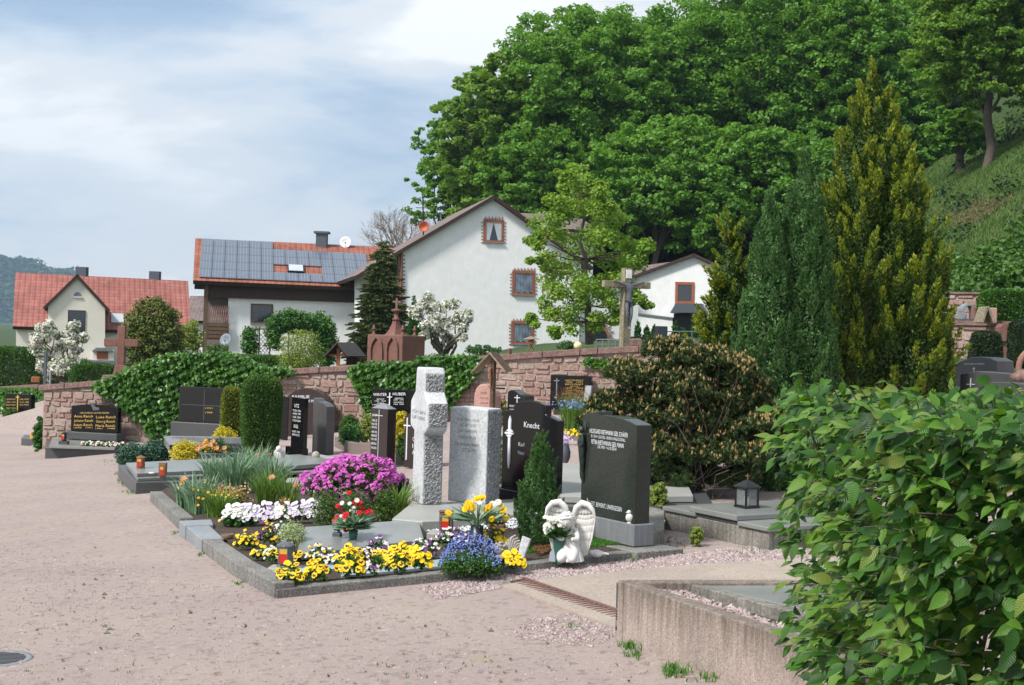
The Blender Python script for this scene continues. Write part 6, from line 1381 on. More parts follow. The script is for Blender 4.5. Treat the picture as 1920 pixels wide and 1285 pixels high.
# gothic sandstone monument behind the wall
FM = F2(680, 30, 760, 29.2); t = thing('gothic_monument', FM.pt(722, 690), 'red sandstone gothic grave monument with small cross on top behind the wall', 'monument')
pz = FM.pt(721, 632).z
mb = MB(); mb.prism(FM, rect(688, 628, 754, 692), 0, -.75); part(t, 'block', mb, M['sandstone'], bevel=.02)
def ogive(x0, x1, y0, y1): xm = (x0 + x1) / 2; return [(x0, y1), (x1, y1), (x1, y0 + 22), (x1 - 1.5, y0 + 12), (x1 - 6, y0 + 4), (xm, y0), (x0 + 6, y0 + 4), (x0 + 1.5, y0 + 12), (x0, y0 + 22)]
for x0, x1 in ((696, 719), (726, 748)):
    o_ = ogive(x0, x1, 631, 688); i_ = ogive(x0 + 2, x1 - 2, 633.5, 688); mb = MB()
    for k in range(1, len(o_) - 0):
        a_, b_ = o_[k], o_[(k + 1) % len(o_)]; c_, d_ = i_[(k + 1) % len(o_)], i_[k]; mb.prism(FM, [a_, b_, c_, d_], .05, 0)
    part(t, 'pointed_arch', mb, M['sandstone'])
ct = FM.pt(721, 632, -.36); S = ct.y / FPX
mb = MB(); V = []
prof = [(.26, 0), (.17, .08), (.115, .18), (.075, .30), (.06, .38)]
mb.lathe(ct, [(r_ * 1.25, z_) for r_, z_ in prof], 4, smooth=False); part(t, 'spire', mb, M['sandstone'])
mb = MB(); mb.lathe(ct + Vector((0, 0, .38)), [(.06, 0), (.095, .01), (.095, .03), (.055, .04), (.05, .15), (.06, .17), (.11, .20), (.12, .235), (.07, .25)], 8); part(t, 'finial', mb, M['sandstone'])
mb = MB(); c3 = ct + Vector((0, 0, .63)); mb.box(c3 + Vector((0, 0, .12)), (.045, .045, .26)); mb.box(c3 + Vector((-.056, 0, .165)), (.066, .044, .045)); mb.box(c3 + Vector((.056, 0, .165)), (.066, .044, .045)); part(t, 'cross', mb, M['coping'])
for x, off in ((695, -.1), (705, -.65), (749, -.1), (740, -.65)): p = FM.pt(x, 628, off); p.z = pz + .05; mb = MB(); mb.lathe(p, [(.045, 0), (.05, .02), (.025, .04), (.022, .10), (.05, .12), (.05, .135), (.02, .15), (.025, .2), (.001, .23)], 8); part(t, 'pinnacle', mb, M['sandstone'])
# roofed wooden cross left of it
FS = F2(605, 30.5, 690, 30.5); t = thing('roofed_cross', FS.pt(635, 685), 'brown wooden cross under a dark little gabled roof behind the wall', 'grave marker')
mb = MB(); mb.prism(FS, rect(631, 652, 637, 690), 0, -.08); mb.prism(FS, rect(617, 664.5, 630.9, 668.5), 0, -.08); mb.prism(FS, rect(637.1, 664.5, 650, 668.5), 0, -.08); part(t, 'cross', mb, M['wood_red'])
pk = FS.pt(632, 642, .12); l_ = FS.pt(608, 667, .12); r_ = FS.pt(652, 668, .12); bk_ = Vector((.25, .9, 0)) * .8
slab_uv(t, 'roof', [l_ + bk_, l_, pk, pk + bk_], .035, [M['tile_dark_p'], M['wood_dark']]); slab_uv(t, 'roof', [r_, r_ + bk_ + Vector((.15, 0, 0)), pk + bk_ + Vector((.15, 0, 0)), pk], .035, [M['tile_dark_p'], M['wood_dark']])
mb = MB(); mb.prism(FS, rect(642, 668, 672, 690), -.7, -.76); part(t, 'back_boards', mb, M['wood_dark'])
# wooden shrine with cross before the wall
FX = F2(885, 19.0, 960, 18.6); t = thing('shrine_cross', FX.pt(925, 800), 'wooden grave cross with weathered gabled roof before the rubble wall', 'grave marker')
mb = MB(); mb.prism(FX, rect(918.5, 672, 924.5, 800), 0, -.06); part(t, 'post', mb, M['wood'])
pk = FX.pt(926, 660, .10); l_ = FX.pt(889, 698, .10); r_ = FX.pt(956, 696, .10); bk_ = Vector((.1, .4, 0))
slab_uv(t, 'roof', [l_ + bk_, l_, pk, pk + bk_], .022, [M['wood_pale'] if 'wood_pale' in M else M['grey_granite'], M['wood_grey']]); slab_uv(t, 'roof', [r_, r_ + bk_, pk + bk_, pk], .022, [M['wood'], M['wood_grey']])
mb = MB(); q = FX.pt(922, 690, .01); mb.tube([FX.pt(921.5, 722, .02), FX.pt(921.5, 706, .025), FX.pt(921.5, 692, .03)], [.012, .02, .014], 7); mb.ell(FX.pt(921.5, 687, .04), (.014, .014, .017), 8, 6); part(t, 'figure', mb, M['copper'])
mb = MB(); mb.prism(FX, rect(923, 727, 938, 730), .02, -.12); part(t, 'shelf', mb, M['wood_dark'])
mb = MB(); mb.prism(FX, rect(929.5, 653, 932, 664), -.3, -.36); part(t, 'roof_cross', mb, M['sandstone'])
# bird feeder, globe lamp, railings, bin, red chunk, posts
b = P(996, 660, 33); t = thing('bird_feeder', b, 'red wooden bird feeder house on crossed legs before the white wall', 'bird feeder'); mb = MB()
for sx in (-1, 1):
    mb.tube([b + Vector((sx * .09, 0, 0)), b + Vector((-sx * .03, 0, .2))], .012, 5)
part(t, 'legs', mb, M['wood_red']); mb = MB(); mb.box(b + Vector((0, 0, .22)), (.24, .2, .02)); mb.box(b + Vector((0, 0, .27)), (.12, .1, .08)); part(t, 'house', mb, M['wood_red']); mb = MB(); mb.lathe(b + Vector((0, 0, .31)), [(.2, 0), (.19, .012), (.04, .07), (.001, .075)], 4, smooth=False); part(t, 'roof', mb, M['wood_grey'])
b = P(1083, 664, 38); t = thing('garden_lamp', b, 'little garden lamp with cream globe beside the maple', 'lamp'); mb = MB(); mb.lathe(b, [(.05, -.1), (.05, .1), (.07, .12), (.05, .14)], 10); part(t, 'foot', mb, M['black_metal']); mb = MB(); mb.ell(b + Vector((0, 0, .235)), (.12, .12, .12), 16, 10); part(t, 'globe', mb, M['globe'])
def railing(px0, px1, Y0, Y1, y0, y1, n, label):
    fc = F2(px0, Y0, px1, Y1); t = thing('metal_railing', fc.pt((px0 + px1) / 2, y1), label, 'railing'); mb = MB(); mb.tube([fc.pt(px0, y0), fc.pt(px1, y0)], .02, 5); mb.tube([fc.pt(px0, y0 + (y1 - y0) * .5), fc.pt(px1, y0 + (y1 - y0) * .5)], .012, 5); part(t, 'rails', mb, M['fence_wire'])
    for k in range(n + 1): x = px0 + (px1 - px0) * k / n; mb = MB(); mb.tube([fc.pt(x, y0), fc.pt(x, y1)], .02, 5); part(t, 'post', mb, M['fence_wire'])
railing(1118, 1166, 40, 40, 637, 655, 4, 'thin metal railing left of the crucifix post'); railing(1200, 1262, 44, 44, 639, 652, 3, 'thin metal railing right of the crucifix post'); railing(1250, 1345, 46, 46, 622, 648, 4, 'green blue railing before the porch of the outbuilding')
mb = MB(); p = P(1239, 628, 43); mb.box(p, (.34, .34, .56), .3); solo('slate_box', mb, M['blue_grey'], p, 'dark slate blue box shaped stone behind the pine bush top', 'box', bevel=.03)
mb = MB(); FQ = F2(1180, 27.5, 1205, 27.5); mb.prism(FQ, [(1182, 650), (1207, 650), (1202, 635), (1183, 635)], .1, -.2); solo('rough_boulder', mb, M['coping'], FQ.pt(1194, 650), 'squat rough sandstone block at the foot of the crucifix', 'stone', bevel=.03)
FQ = F2(1240, 28, 1275, 28); mb = MB(); mb.prism(FQ, [(1252, 648), (1270, 648), (1262, 640), (1261, 630), (1257, 628), (1256, 640)], .1, -.15); solo('broken_spire', mb, M['sandstone'], FQ.pt(1260, 648), 'small pointed sandstone piece above the wall behind the pine bush', 'monument', bevel=.01)
b = P(84, 720, 36); mb = MB(); mb.box(b + Vector((0, 0, .42)), (.07, .07, .9)); solo('slate_post', mb, M['blue_grey'], b, 'slim dark slate post before the far left magnolia', 'post')
b = P(94, 724, 37); t = thing('water_tap', b, 'small pale metal tap post beside the slim slate post', 'tap'); mb = MB(); mb.tube([b, b + Vector((0, 0, .42))], .03, 7); part(t, 'post', mb, M['kerb_blue']); mb = MB(); mb.tube([b + Vector((0, 0, .42)), b + Vector((.04, -.05, .47)), b + Vector((.1, -.1, .44))], .022, 6); part(t, 'spout', mb, M['white'])
mb = MB(); p = P(67, 712, 47); mb.box(p, (.28, .2, .2), .2); solo('red_crate', mb, M['wood_red'], p, 'small red box standing on the far left ivy wall', 'box', bevel=.02)
# ---------------- kerbs and slabs ----------------
def kerbs(label, pts, h, w, m, side=1, name='grave_border', sub='kerb_stone', th=None, joint=.004):
    """pts: outer foot line in photo pixels; every stretch is one stone"""
    Q = [G(*p) for p in pts]; t = thing(name, Q[0], label, 'grave border')
    for i in range(len(Q) - 1):
        a, b = Q[i], Q[i + 1]; d = (b - a); d.z = 0; d.normalize(); n = Vector((-d.y, d.x, 0)) * side; a2 = a + d * joint; b2 = b - d * joint; h_ = h[i] if hasattr(h, '__len__') else h
        lo = [a2 - Vector((0, 0, .15)), b2 - Vector((0, 0, .15)), b2 + n * w - Vector((0, 0, .15)), a2 + n * w - Vector((0, 0, .15))]; hi = [a2 + Vector((0, 0, h_)), b2 + Vector((0, 0, h_)), b2 + n * w + Vector((0, 0, h_)), a2 + n * w + Vector((0, 0, h_))]
        mb = MB(); mb.loft(lo, hi); part(t, sub, mb, m, bevel=.007)
    return t, Q
def plate(par, name, pxs, z, th, m, bevel=.005, label=None):
    q = [H(x, y, z) for x, y in pxs]; mb = MB(); mb.loft([v - Vector((0, 0, th)) for v in q], q); return part(par, name, mb, m, label, bevel=bevel)
kerbs('rough grey kerb along the path side of the front grave', [(514, 1123), (437, 1080), (379, 1035)], .095, .13, M['kerb'], -1)
kerbs('low grey kerb closing the front grave towards the camera', [(517, 1123), (860, 1088), (1188, 1050)], .055, .10, M['kerb'], 1)
t = thing('tile_border', G(337, 994), 'blue grey cut stone tiles edging the grave of white pansies', 'grave border')
Z0 = G(378, 1034).z + .085
plate(t, 'edge_tile', [(378, 1012), (420, 1010), (392, 985), (349, 987)], Z0, .22, M['kerb_blue']); plate(t, 'edge_tile', [(347.5, 986), (400, 984), (396, 974), (336, 976.5)], Z0 + .006, .22, M['kerb_blue'])
plate(t, 'edge_tile', [(424, 1010), (428, 1001), (460, 1003), (456, 1012)], Z0 - .03, .05, M['kerb_blue']); plate(t, 'edge_tile', [(462, 1004), (560, 988), (568, 992), (470, 1010)], Z0 - .02, .05, M['light_slab'])
kerbs('mossy dark kerb beside the path at the iris bed', [(336, 994), (281, 940)], .10, .12, M['kerb'], -1)
# soil beds
def bed(name, pxs, h, label):
    q = [G(x, y, h) for x, y in pxs]; mb = MB(); mb.loft([v - Vector((0, 0, .15)) for v in q], q); o = bpy.data.objects.new(name, mb.mesh(name, M['soil'])); COL.objects.link(o); o['kind'] = 'structure'; return o
bed('soil', [(526, 1094), (860, 1066), (1170, 1033), (1080, 985), (760, 975), (560, 1000), (430, 1015), (402, 1022), (462, 1056)], .045, '')
bed('soil', [(400, 1000), (440, 1018), (600, 985), (760, 965), (700, 925), (480, 935), (345, 975)], .07, '')
bed('soil', [(345, 975), (480, 985), (600, 940), (560, 905), (330, 905), (290, 928)], .05, '')
# near concrete border
zc = G(1155, 1198).z; A_ = G(1155, 1198); B_ = G(1381, 1287); d = (B_ - A_); d.z = 0; d.normalize(); n = Vector((-d.y, d.x, 0)); zt = A_.z + (EYE - A_.z) * 0 + .0
zt = EYE - (unroll(1155, 1088)[1] - HOR) / FPX * A_.y
t = thing('concrete_border', A_, 'washed concrete grave border in the right foreground with a joint near its corner', 'grave border')
def cbox(a, b, wdt, z0, z1, nn): return [a, b, b + nn * wdt, a + nn * wdt]
def lo(q, z): return [Vector((v.x, v.y, z)) for v in q]
j0 = A_ + d * .055
q = cbox(A_, j0 - d * .002, .09, 0, 0, n); mb = MB(); mb.loft(lo(q, zc - .2), lo(q, zt)); part(t, 'corner_stone', mb, M['concrete'], bevel=.008)
q = cbox(j0 + d * .002, A_ + d * 3.2, .09, 0, 0, n); mb = MB(); mb.loft(lo(q, zc - .5), lo(q, zt - .001)); part(t, 'side_wall', mb, M['concrete'], bevel=.008)
bp = H(1205, 1091, zt); bq = H(1560, 1088, zt); dd = (bq - A_); dd.z = 0; dd.normalize(); n3 = Vector((dd.y, -dd.x, 0)); st = A_ + n * .09; st.z = 0
q = cbox(st + dd * .005, st + dd * 2.4, .08, 0, 0, n3); mb = MB(); mb.loft(lo(q, zc - .2), lo(q, zt - .002)); part(t, 'back_wall', mb, M['concrete'], bevel=.008)
zi = zt - .012; plate(t, 'inner_kerb', [(1272, 1089.5), (1284, 1089.5), (1640, 1175), (1622, 1186)], zi, .12, M['concrete_grey']); plate(t, 'grave_slab', [(1285, 1091), (1640, 1091), (1640, 1173)], zi - .006, .1, M['slab_granite'])
rg2 = np.random.default_rng(11); bb = []
for _ in range(2600):
    a1 = rg2.random(); b1 = rg2.random(); p = (A_ + d * (.12 + 2.2 * a1) + n * (.09 + .20 * b1)); bb.append((p.x, p.y, zt - .06 + .02 * rg2.random()))
pebbles('chippings_fill', bb, rg2, .016, M['pink_chips'], 'pinkish chippings filling the gap of the concrete border')
q = [A_ + n * .09 + d * .09, A_ + d * 3 + n * .09, A_ + d * 3 + n * .5, A_ + n * .4 + d * .15]; mb = MB(); mb.loft(lo(q, zc - .1), lo(q, zt - .07)); o = bpy.data.objects.new('soil', mb.mesh('soil', M['soil'])); COL.objects.link(o); o['kind'] = 'structure'
# drain channel and sand apron
t = thing('drain_channel', G(1000, 1120), 'rusty toothed drainage channel set in a concrete strip', 'drain')
a0, a1 = G(925, 1097), G(1152, 1180); d = (a1 - a0); d.z = 0; Ld = d.length; d.normalize(); n = Vector((-d.y, d.x, 0)); up = Vector((0, 0, 1))
def pz(p, h): return Vector((p.x, p.y, plane(p.x, p.y) + h))
mb = MB(); q = [pz(a0, .012), pz(a1, .012), pz(a1 + n * .10, .014), pz(a0 + n * .10, .014)]; mb.loft([v - up * .1 for v in q], q); part(t, 'concrete_strip', mb, M['concrete_grey'], bevel=.004)
mb = MB(); q = [pz(a0 + n * .104, .004), pz(a1 + n * .104, .004), pz(a1 + n * .215, .004), pz(a0 + n * .215, .004)]; mb.loft([v - up * .1 for v in q], q)
k = 0
while k * .052 < Ld - .04:
    c0 = a0 + d * (k * .052 + .012); q = [pz(c0 + n * .106, .018), pz(c0 + d * .026 + n * .106, .018), pz(c0 + d * .026 + n * .20, .024), pz(c0 + n * .20, .024)]; mb.loft([v - up * .02 for v in q], q); k += 1
q = [pz(a0 + n * .202, .030), pz(a1 + n * .202, .030), pz(a1 + n * .222, .030), pz(a0 + n * .222, .030)]; mb.loft([v - up * .04 for v in q], q); part(t, 'grate', mb, M['rust'])
mb = MB(); q = [G(*p, .018) for p in ((938, 1097), (1012, 1086), (1190, 1068), (1330, 1056), (1560, 1045), (1640, 1100), (1156, 1092), (1154, 1176))]; mb.loft([v - up * .05 for v in q], q); o = bpy.data.objects.new('sand_apron', mb.mesh('sand_apron', M['sand'])); COL.objects.link(o); o['kind'] = 'structure'
# manhole
c = G(-2, 1237); t = thing('manhole_cover', c, 'round drain cover in the path at the lower left edge', 'drain cover'); mb = MB(); mb.lathe(c, [(.16, -.02), (.16, .006), (.13, .008), (.13, .002)], 28); part(t, 'rim', mb, M['grey_granite']); mb = MB(); mb.lathe(c, [(.127, -.02), (.127, .003)], 24)
for k in range(-4, 5): l = math.sqrt(max(0, .12 ** 2 - (k * .026) ** 2)); mb.box(c + Vector((0, k * .026, .006)), (l * 2, .012, .008), mi=0)
part(t, 'grate', mb, M['dark_slab'])
# layered slab grave D with its base
t = thing('slab_grave', G(255, 926), 'stepped dark slab grave with two candle lanterns beside the path', 'grave slab'); z0 = G(255, 927).z
zb = EYE - (unroll(255, 905)[1] - HOR) / FPX * G(255, 927).y
plate(t, 'base_slab', [(255, 905), (420, 902), (640, 892), (700, 880), (560, 858), (222, 872)], zb, .16, M['dark_slab']); plate(t, 'middle_slab', [(258, 897), (640, 882), (690, 872), (560, 852), (236, 868)], zb + .035, .034, M['slab_granite'])
plate(t, 'top_slab', [(257, 888), (420, 880), (398, 862), (238, 868)], zb + .075, .036, M['slab_granite']); plate(t, 'step_slab', [(420, 882), (608, 869), (560, 857), (440, 862)], zb + .10, .05, M['slab_granite'])
plate(t, 'step_slab', [(424, 912), (640, 900), (620, 888), (430, 896)], zb - .0, .06, M['light_slab'])
z1 = zb + .075
def lantern(name, p, h, w, label, cat='grave lantern', body='pewter', style='dome'):
    t = thing(name, p, label, cat, 'grave lanterns'); p = Vector(p)
    if style == 'dome':
        mb = MB(); mb.lathe(p, [(w * .5, 0), (w * .52, h * .05), (w * .44, h * .10)], 8, smooth=False); part(t, 'foot', mb, M[body]); mb = MB()
        mb.lathe(p, [(w * .44, h * .10), (w * .47, h * .3), (w * .42, h * .48), (w * .47, h * .66), (w * .44, h * .8)], 8, smooth=False); part(t, 'housing', mb, M[body])
        mb = MB(); mb.lathe(p, [(w * .56, h * .8), (w * .54, h * .85), (w * .30, h * .94), (w * .10, h * .97), (w * .08, h), (.001, h * 1.01)], 8, smooth=False); part(t, 'lid', mb, M[body])
        fr = -w * .475
    else:
        mb = MB(); mb.box(p + Vector((0, 0, h * .04)), (w * .7, w * .6, h * .08)); part(t, 'foot', mb, M[body]); mb = MB(); mb.box(p + Vector((0, 0, h * .52)), (w, w * .8, h * .88)); part(t, 'housing', mb, M[body], bevel=w * .1)
        mb = MB(); mb.box(p + Vector((0, 0, h * .98)), (w * 1.04, w * .84, h * .05)); part(t, 'lid', mb, M[body], bevel=w * .03); fr = -w * .405
    X = Matrix.Rotation(R(-8), 4, 'Z')
    mb = MB(); mb.box(p + X @ Vector((0, fr, h * .36)), (w * .46, w * .06, h * .34), R(-8)); part(t, 'red_pane', mb, M['red_glow']); mb = MB(); mb.box(p + X @ Vector((0, fr, h * .64)), (w * .46, w * .06, h * .20), R(-8)); part(t, 'amber_pane', mb, M['amber'])
    mb = MB()
    for sx in (-1, 1): mb.box(p + X @ Vector((sx * w * .26, fr - w * .01, h * .46)), (w * .05, w * .07, h * .58), R(-8))
    mb.box(p + X @ Vector((0, fr - w * .01, h * .165)), (w * .57, w * .07, h * .03), R(-8)); mb.box(p + X @ Vector((0, fr - w * .01, h * .76)), (w * .57, w * .07, h * .03), R(-8)); part(t, 'pane_frame', mb, M[body]); return t
def pm(p): return Vector(p).y / FPX
p = H(264, 878, z1); lantern('grave_lantern', p, 24 * pm(p), 17 * pm(p), 'reddish metal lantern on the rear of the stepped slab grave', body='copper', style='dome')
p = H(305, 895, z1 - .04); lantern('grave_lantern', p, 27 * pm(p), 14 * pm(p), 'plain copper brown lantern at the front edge of the stepped slab grave', body='copper', style='box')
mb = MB(); p = H(284, 888, z1); mb.ell(p + Vector((0, 0, .005)), (.035, .03, .01), 14, 6); solo('white_stone', mb, M['statue'], p, 'flat white pebble between the two copper lanterns', 'stone')
zq = G(535, 1066, .075).z; p = H(535, 1062, zq); mb = MB(); mb.box(p - Vector((0, 0, .03)), (.21, .16, .05), R(-5)); solo('lantern_plinth', mb, M['light_slab'], p, 'small stone plate under the big front lantern', 'slab', bevel=.005)
lantern('grave_lantern', p - Vector((0, 0, .0045)), 49 * pm(p), 32 * pm(p), 'big pewter lantern with red candle among the yellow pansies')
p = G(836, 997, .12); mb = MB(); mb.box(p - Vector((0, 0, .03)), (.26, .18, .05), R(-5)); solo('lantern_plinth', mb, M['light_slab'], p, 'stone plate under the lantern before the pale cross', 'slab', bevel=.005)
lantern('grave_lantern', p - Vector((0, 0, .0045)), 40 * pm(p), 26 * pm(p), 'boxy bronze lantern with red candle before the pale cross', body='rust', style='box')
# lantern house on the right slab
zr = G(1331, 1016).z + .26
t = thing('slab_grave', G(1331, 1016), 'grey slab grave on a concrete surround at the right, carrying the lantern house', 'grave slab')
z_ = EYE - (unroll(1377, 988)[1] - HOR) / FPX * G(1377, 1024).y
A1 = G(1246, 992); B1 = G(1440, 1034); d = (B1 - A1); d.z = 0; Lr = d.length; d.normalize(); n = Vector((-d.y, d.x, 0)); q = [A1, B1, B1 + n * 1.5, A1 + n * 1.5]; mb = MB(); mb.loft(lo(q, A1.z - .3), lo(q, z_)); part(t, 'surround', mb, M['concrete_grey'], bevel=.008)
def rp_(s_, v_, z): p = A1 + d * s_ * Lr + n * v_; return Vector((p.x, p.y, z))
def sl(name, s0, s1, v0, v1, z, th, m): q = [rp_(s0, v0, z), rp_(s1, v0, z), rp_(s1, v1, z), rp_(s0, v1, z)]; mb = MB(); mb.loft([v - up * th for v in q], q); part(t, name, mb, M[m], bevel=.006)
sl('left_slab', -.01, .33, -.02, 1.4, z_ + .035, .034, 'slab_granite'); sl('plinth_slab', .30, .74, .0, 1.3, z_ + .03, .029, 'dark_slab'); sl('raised_slab', .27, .73, -.02, 1.3, z_ + .075, .042, 'slab_granite'); sl('front_slab', .735, 1.02, -.02, 1.4, z_ + .035, .034, 'slab_granite')
p = H(1400, 952, z_ + .075); w_ = 34 * pm(p)
t = thing('lantern_house', p, 'dark glazed lantern house with copper cross on the right slab', 'grave lantern'); X = Matrix.Rotation(R(30), 4, 'Z')
mb = MB(); mb.box(p + up * .008, (w_ * 1.0, w_ * 1.0, .016), R(30)); part(t, 'foot', mb, M['black_metal'])
for sx in (-1, 1):
    for sy in (-1, 1): mb = MB(); mb.box(p + X @ Vector((sx * w_ * .42, sy * w_ * .42, .085)), (.014, .014, .14), R(30)); part(t, 'corner_post', mb, M['black_metal'])
mb = MB()
for r_ in range(4): Y_ = Matrix.Rotation(R(30 + 90 * r_), 4, 'Z'); mb.box(p + Y_ @ Vector((0, w_ * .42, .085)), (w_ * .80, .003, .125), R(30 + 90 * r_))

gm, gnt, gb, gL = mat('clear_pane'); gb.inputs['Base Color'].default_value = (.25, .28, .28, 1); gb.inputs['Roughness'].default_value = .1; gb.inputs['Alpha'].default_value = .35; M['clear'] = gm
for r_ in range(4): Y_ = Matrix.Rotation(R(30 + 90 * r_), 4, 'Z'); mb = MB(); mb.box(p + Y_ @ Vector((0, w_ * .42, .085)), (w_ * .80, .003, .125), R(30 + 90 * r_)); part(t, 'pane', mb, M['clear'])
mb = MB(); mb.lathe(p, [(w_ * .78, .155), (w_ * .76, .165), (w_ * .45, .19), (.02, .21), (.001, .212)], 4, smooth=False); o = part(t, 'roof', mb, M['black_metal']); o.rotation_euler.z = R(30 - 45)
mb = MB(); mb.box(p + up * .235, (.008, .008, .05)); mb.box(p + up * .245 - Vector((.011, 0, 0)), (.014, .007, .008)); mb.box(p + up * .245 + Vector((.011, 0, 0)), (.014, .007, .008)); part(t, 'cross', mb, M['copper'])
mb = MB(); mb.lathe(p, [(.022, .017), (.022, .09), (.001, .092)], 12); part(t, 'candle', mb, M['white'])
p = G(1258, 960, .10); mb = MB(); mb.lathe(p, [(.03, -.1), (.03, .02), (.085, .022), (.08, .04), (.03, .062), (.001, .065)], 8, smooth=False); solo('ground_lamp', mb, M['black_metal'], p, 'low black lamp cap between the green black headstone and the right slab', 'lamp')
mb = MB(); q = [G(*pp, .12) for pp in ((1217, 1003), (1245, 992), (1246, 955), (1215, 950))]; mb.loft([v - up * .3 for v in q], q); solo('concrete_kerb', mb, M['concrete_grey'], q[0], 'short concrete kerb right behind the green black headstone', 'kerb', bevel=.006)
# left black slab grave E
t = thing('slab_grave', G(85, 860), 'low black edged slab grave at the left end of the wall', 'grave slab'); ze = EYE - (unroll(85, 838)[1] - HOR) / FPX * G(85, 860).y
plate(t, 'base_slab', [(85, 839), (250, 846), (330, 838), (280, 815), (88, 816)], ze, .45, M['dark_slab']); plate(t, 'top_slab', [(92, 836), (215, 840), (230, 824), (98, 822)], ze + .05, .045, M['slab_granite']); plate(t, 'top_slab', [(232, 842), (318, 835), (290, 822), (240, 824)], ze + .03, .025, M['light_slab'])
p = H(120, 833, ze + .05); mb = MB(); mb.box(p + up * .03, (.16, .14, .06)); solo('lantern_plinth', mb, M['dark_slab'], p, 'dark block under the red lantern at the left end of the wall', 'block'); lantern('grave_lantern', p + up * .06, 17 * pm(p), 10 * pm(p), 'small red lantern on the black edged grave at the left', body='black_metal')
t = thing('slab_grave', G(340, 850), 'light slab leaning down from the ivy wall behind the yellow shrub', 'grave slab'); q = [G(*pp, h_) for pp, h_ in (((318, 834), .28), ((352, 848), .1), ((520, 842), .1), ((480, 820), .3), ((308, 818), .4))]; mb = MB(); mb.loft([v - up * .1 for v in q], q); part(t, 'slab', mb, M['grey_granite'], bevel=.01)
t = thing('slab_grave', G(45, 830), 'small grave edging with marigolds at the end of the wall on the far path', 'grave slab'); z9 = G(45, 832).z + .17; plate(t, 'kerb', [(40, 822), (72, 826), (76, 818), (46, 815)], z9, .25, M['dark_slab'])
kerbs('dark kerb before the far left plaque', [(-20, 796), (88, 792)], .12, .3, M['dark_slab'], 1)
# middle distance kerbs and slabs
kerbs('brown stone kerb around the low green shrubs', [(627, 838), (657, 852), (700, 852)], .16, .1, M['brownpink_kerb'], 1)
t = thing('slab_grave', G(1070, 930), 'light slab grave between the black stepped and the green black headstones', 'grave slab'); zs = G(1070, 950).z + .14
plate(t, 'base_slab', [(1030, 945), (1110, 952), (1340, 950), (1290, 868), (1060, 872)], zs, .12, M['dark_slab']); plate(t, 'top_slab', [(1046, 930), (1096, 932), (1300, 930), (1270, 868), (1058, 870)], zs + .06, .055, M['light_slab'])
kerbs('brown kerb of the flower bed below the golden lettered stone', [(1052, 824), (1100, 829)], .12, .15, M['brownpink_kerb'], 1)
kerbs('pinkish kerb behind the pillar headstone', [(740, 872), (800, 874)], .25, .15, M['brownpink_kerb'], 1)
t = thing('slab_grave', G(610, 862), 'light foot slab before the grey green headstone', 'grave slab'); zf = G(600, 870).z + .07; plate(t, 'slab', [(575, 868), (640, 872), (655, 862), (600, 852)], zf, .1, M['light_slab'])
# front grave plate (tilted)
t = thing('memorial_plate', G(680, 1030), 'wide tilted grey granite plate in the middle of the front grave', 'grave slab'); q = [G(555, 1040, .10), G(795, 1012, .10), G(785, 974, .17), G(572, 988, .17)]; mb = MB(); mb.loft([v - up * .045 for v in q], q); part(t, 'plate', mb, M['slab_granite'], bevel=.005)
q = [G(555, 1046, .045), G(797, 1018, .045), G(786, 978, .09), G(572, 992, .09)]; mb = MB(); mb.loft([v - up * .09 for v in q], q); part(t, 'support', mb, M['kerb_blue'])
p = G(632, 1009, .125); mb = MB(); mb.box(p + up * .015, (.06, .05, .05), R(-10)); solo('figurine_plinth', mb, M['blue_grey'], p, 'small slate block under the slate bird', 'plinth', bevel=.004)
t2 = bird('bird_figurine', p + up * .041, 'slate blue bird figurine on the tilted granite plate beside the carnations', 1.3, 'pewter', 1.2)
for k, (a_, b_) in enumerate((((497, 1080), (640, 1060)), ((640, 1076), (835, 1056)))):
    x0, y0 = a_; x1, y1 = b_; t = thing('planter_tray', G((x0 + x1) / 2, (y0 + y1) / 2), ['pale blue metal planter tray at the left corner of the front grave', 'pale blue metal planter tray behind the middle pansies'][k], 'planter'); q = [G(x0, y0 + 4, .06), G(x1, y1 + 4, .06), G(x1 - 4, y1 - 8, .06), G(x0 - 2, y0 - 8, .06)]; mb = MB(); mb.loft([v - up * .05 for v in q], q); part(t, 'tray', mb, M['zinc'], bevel=.004)
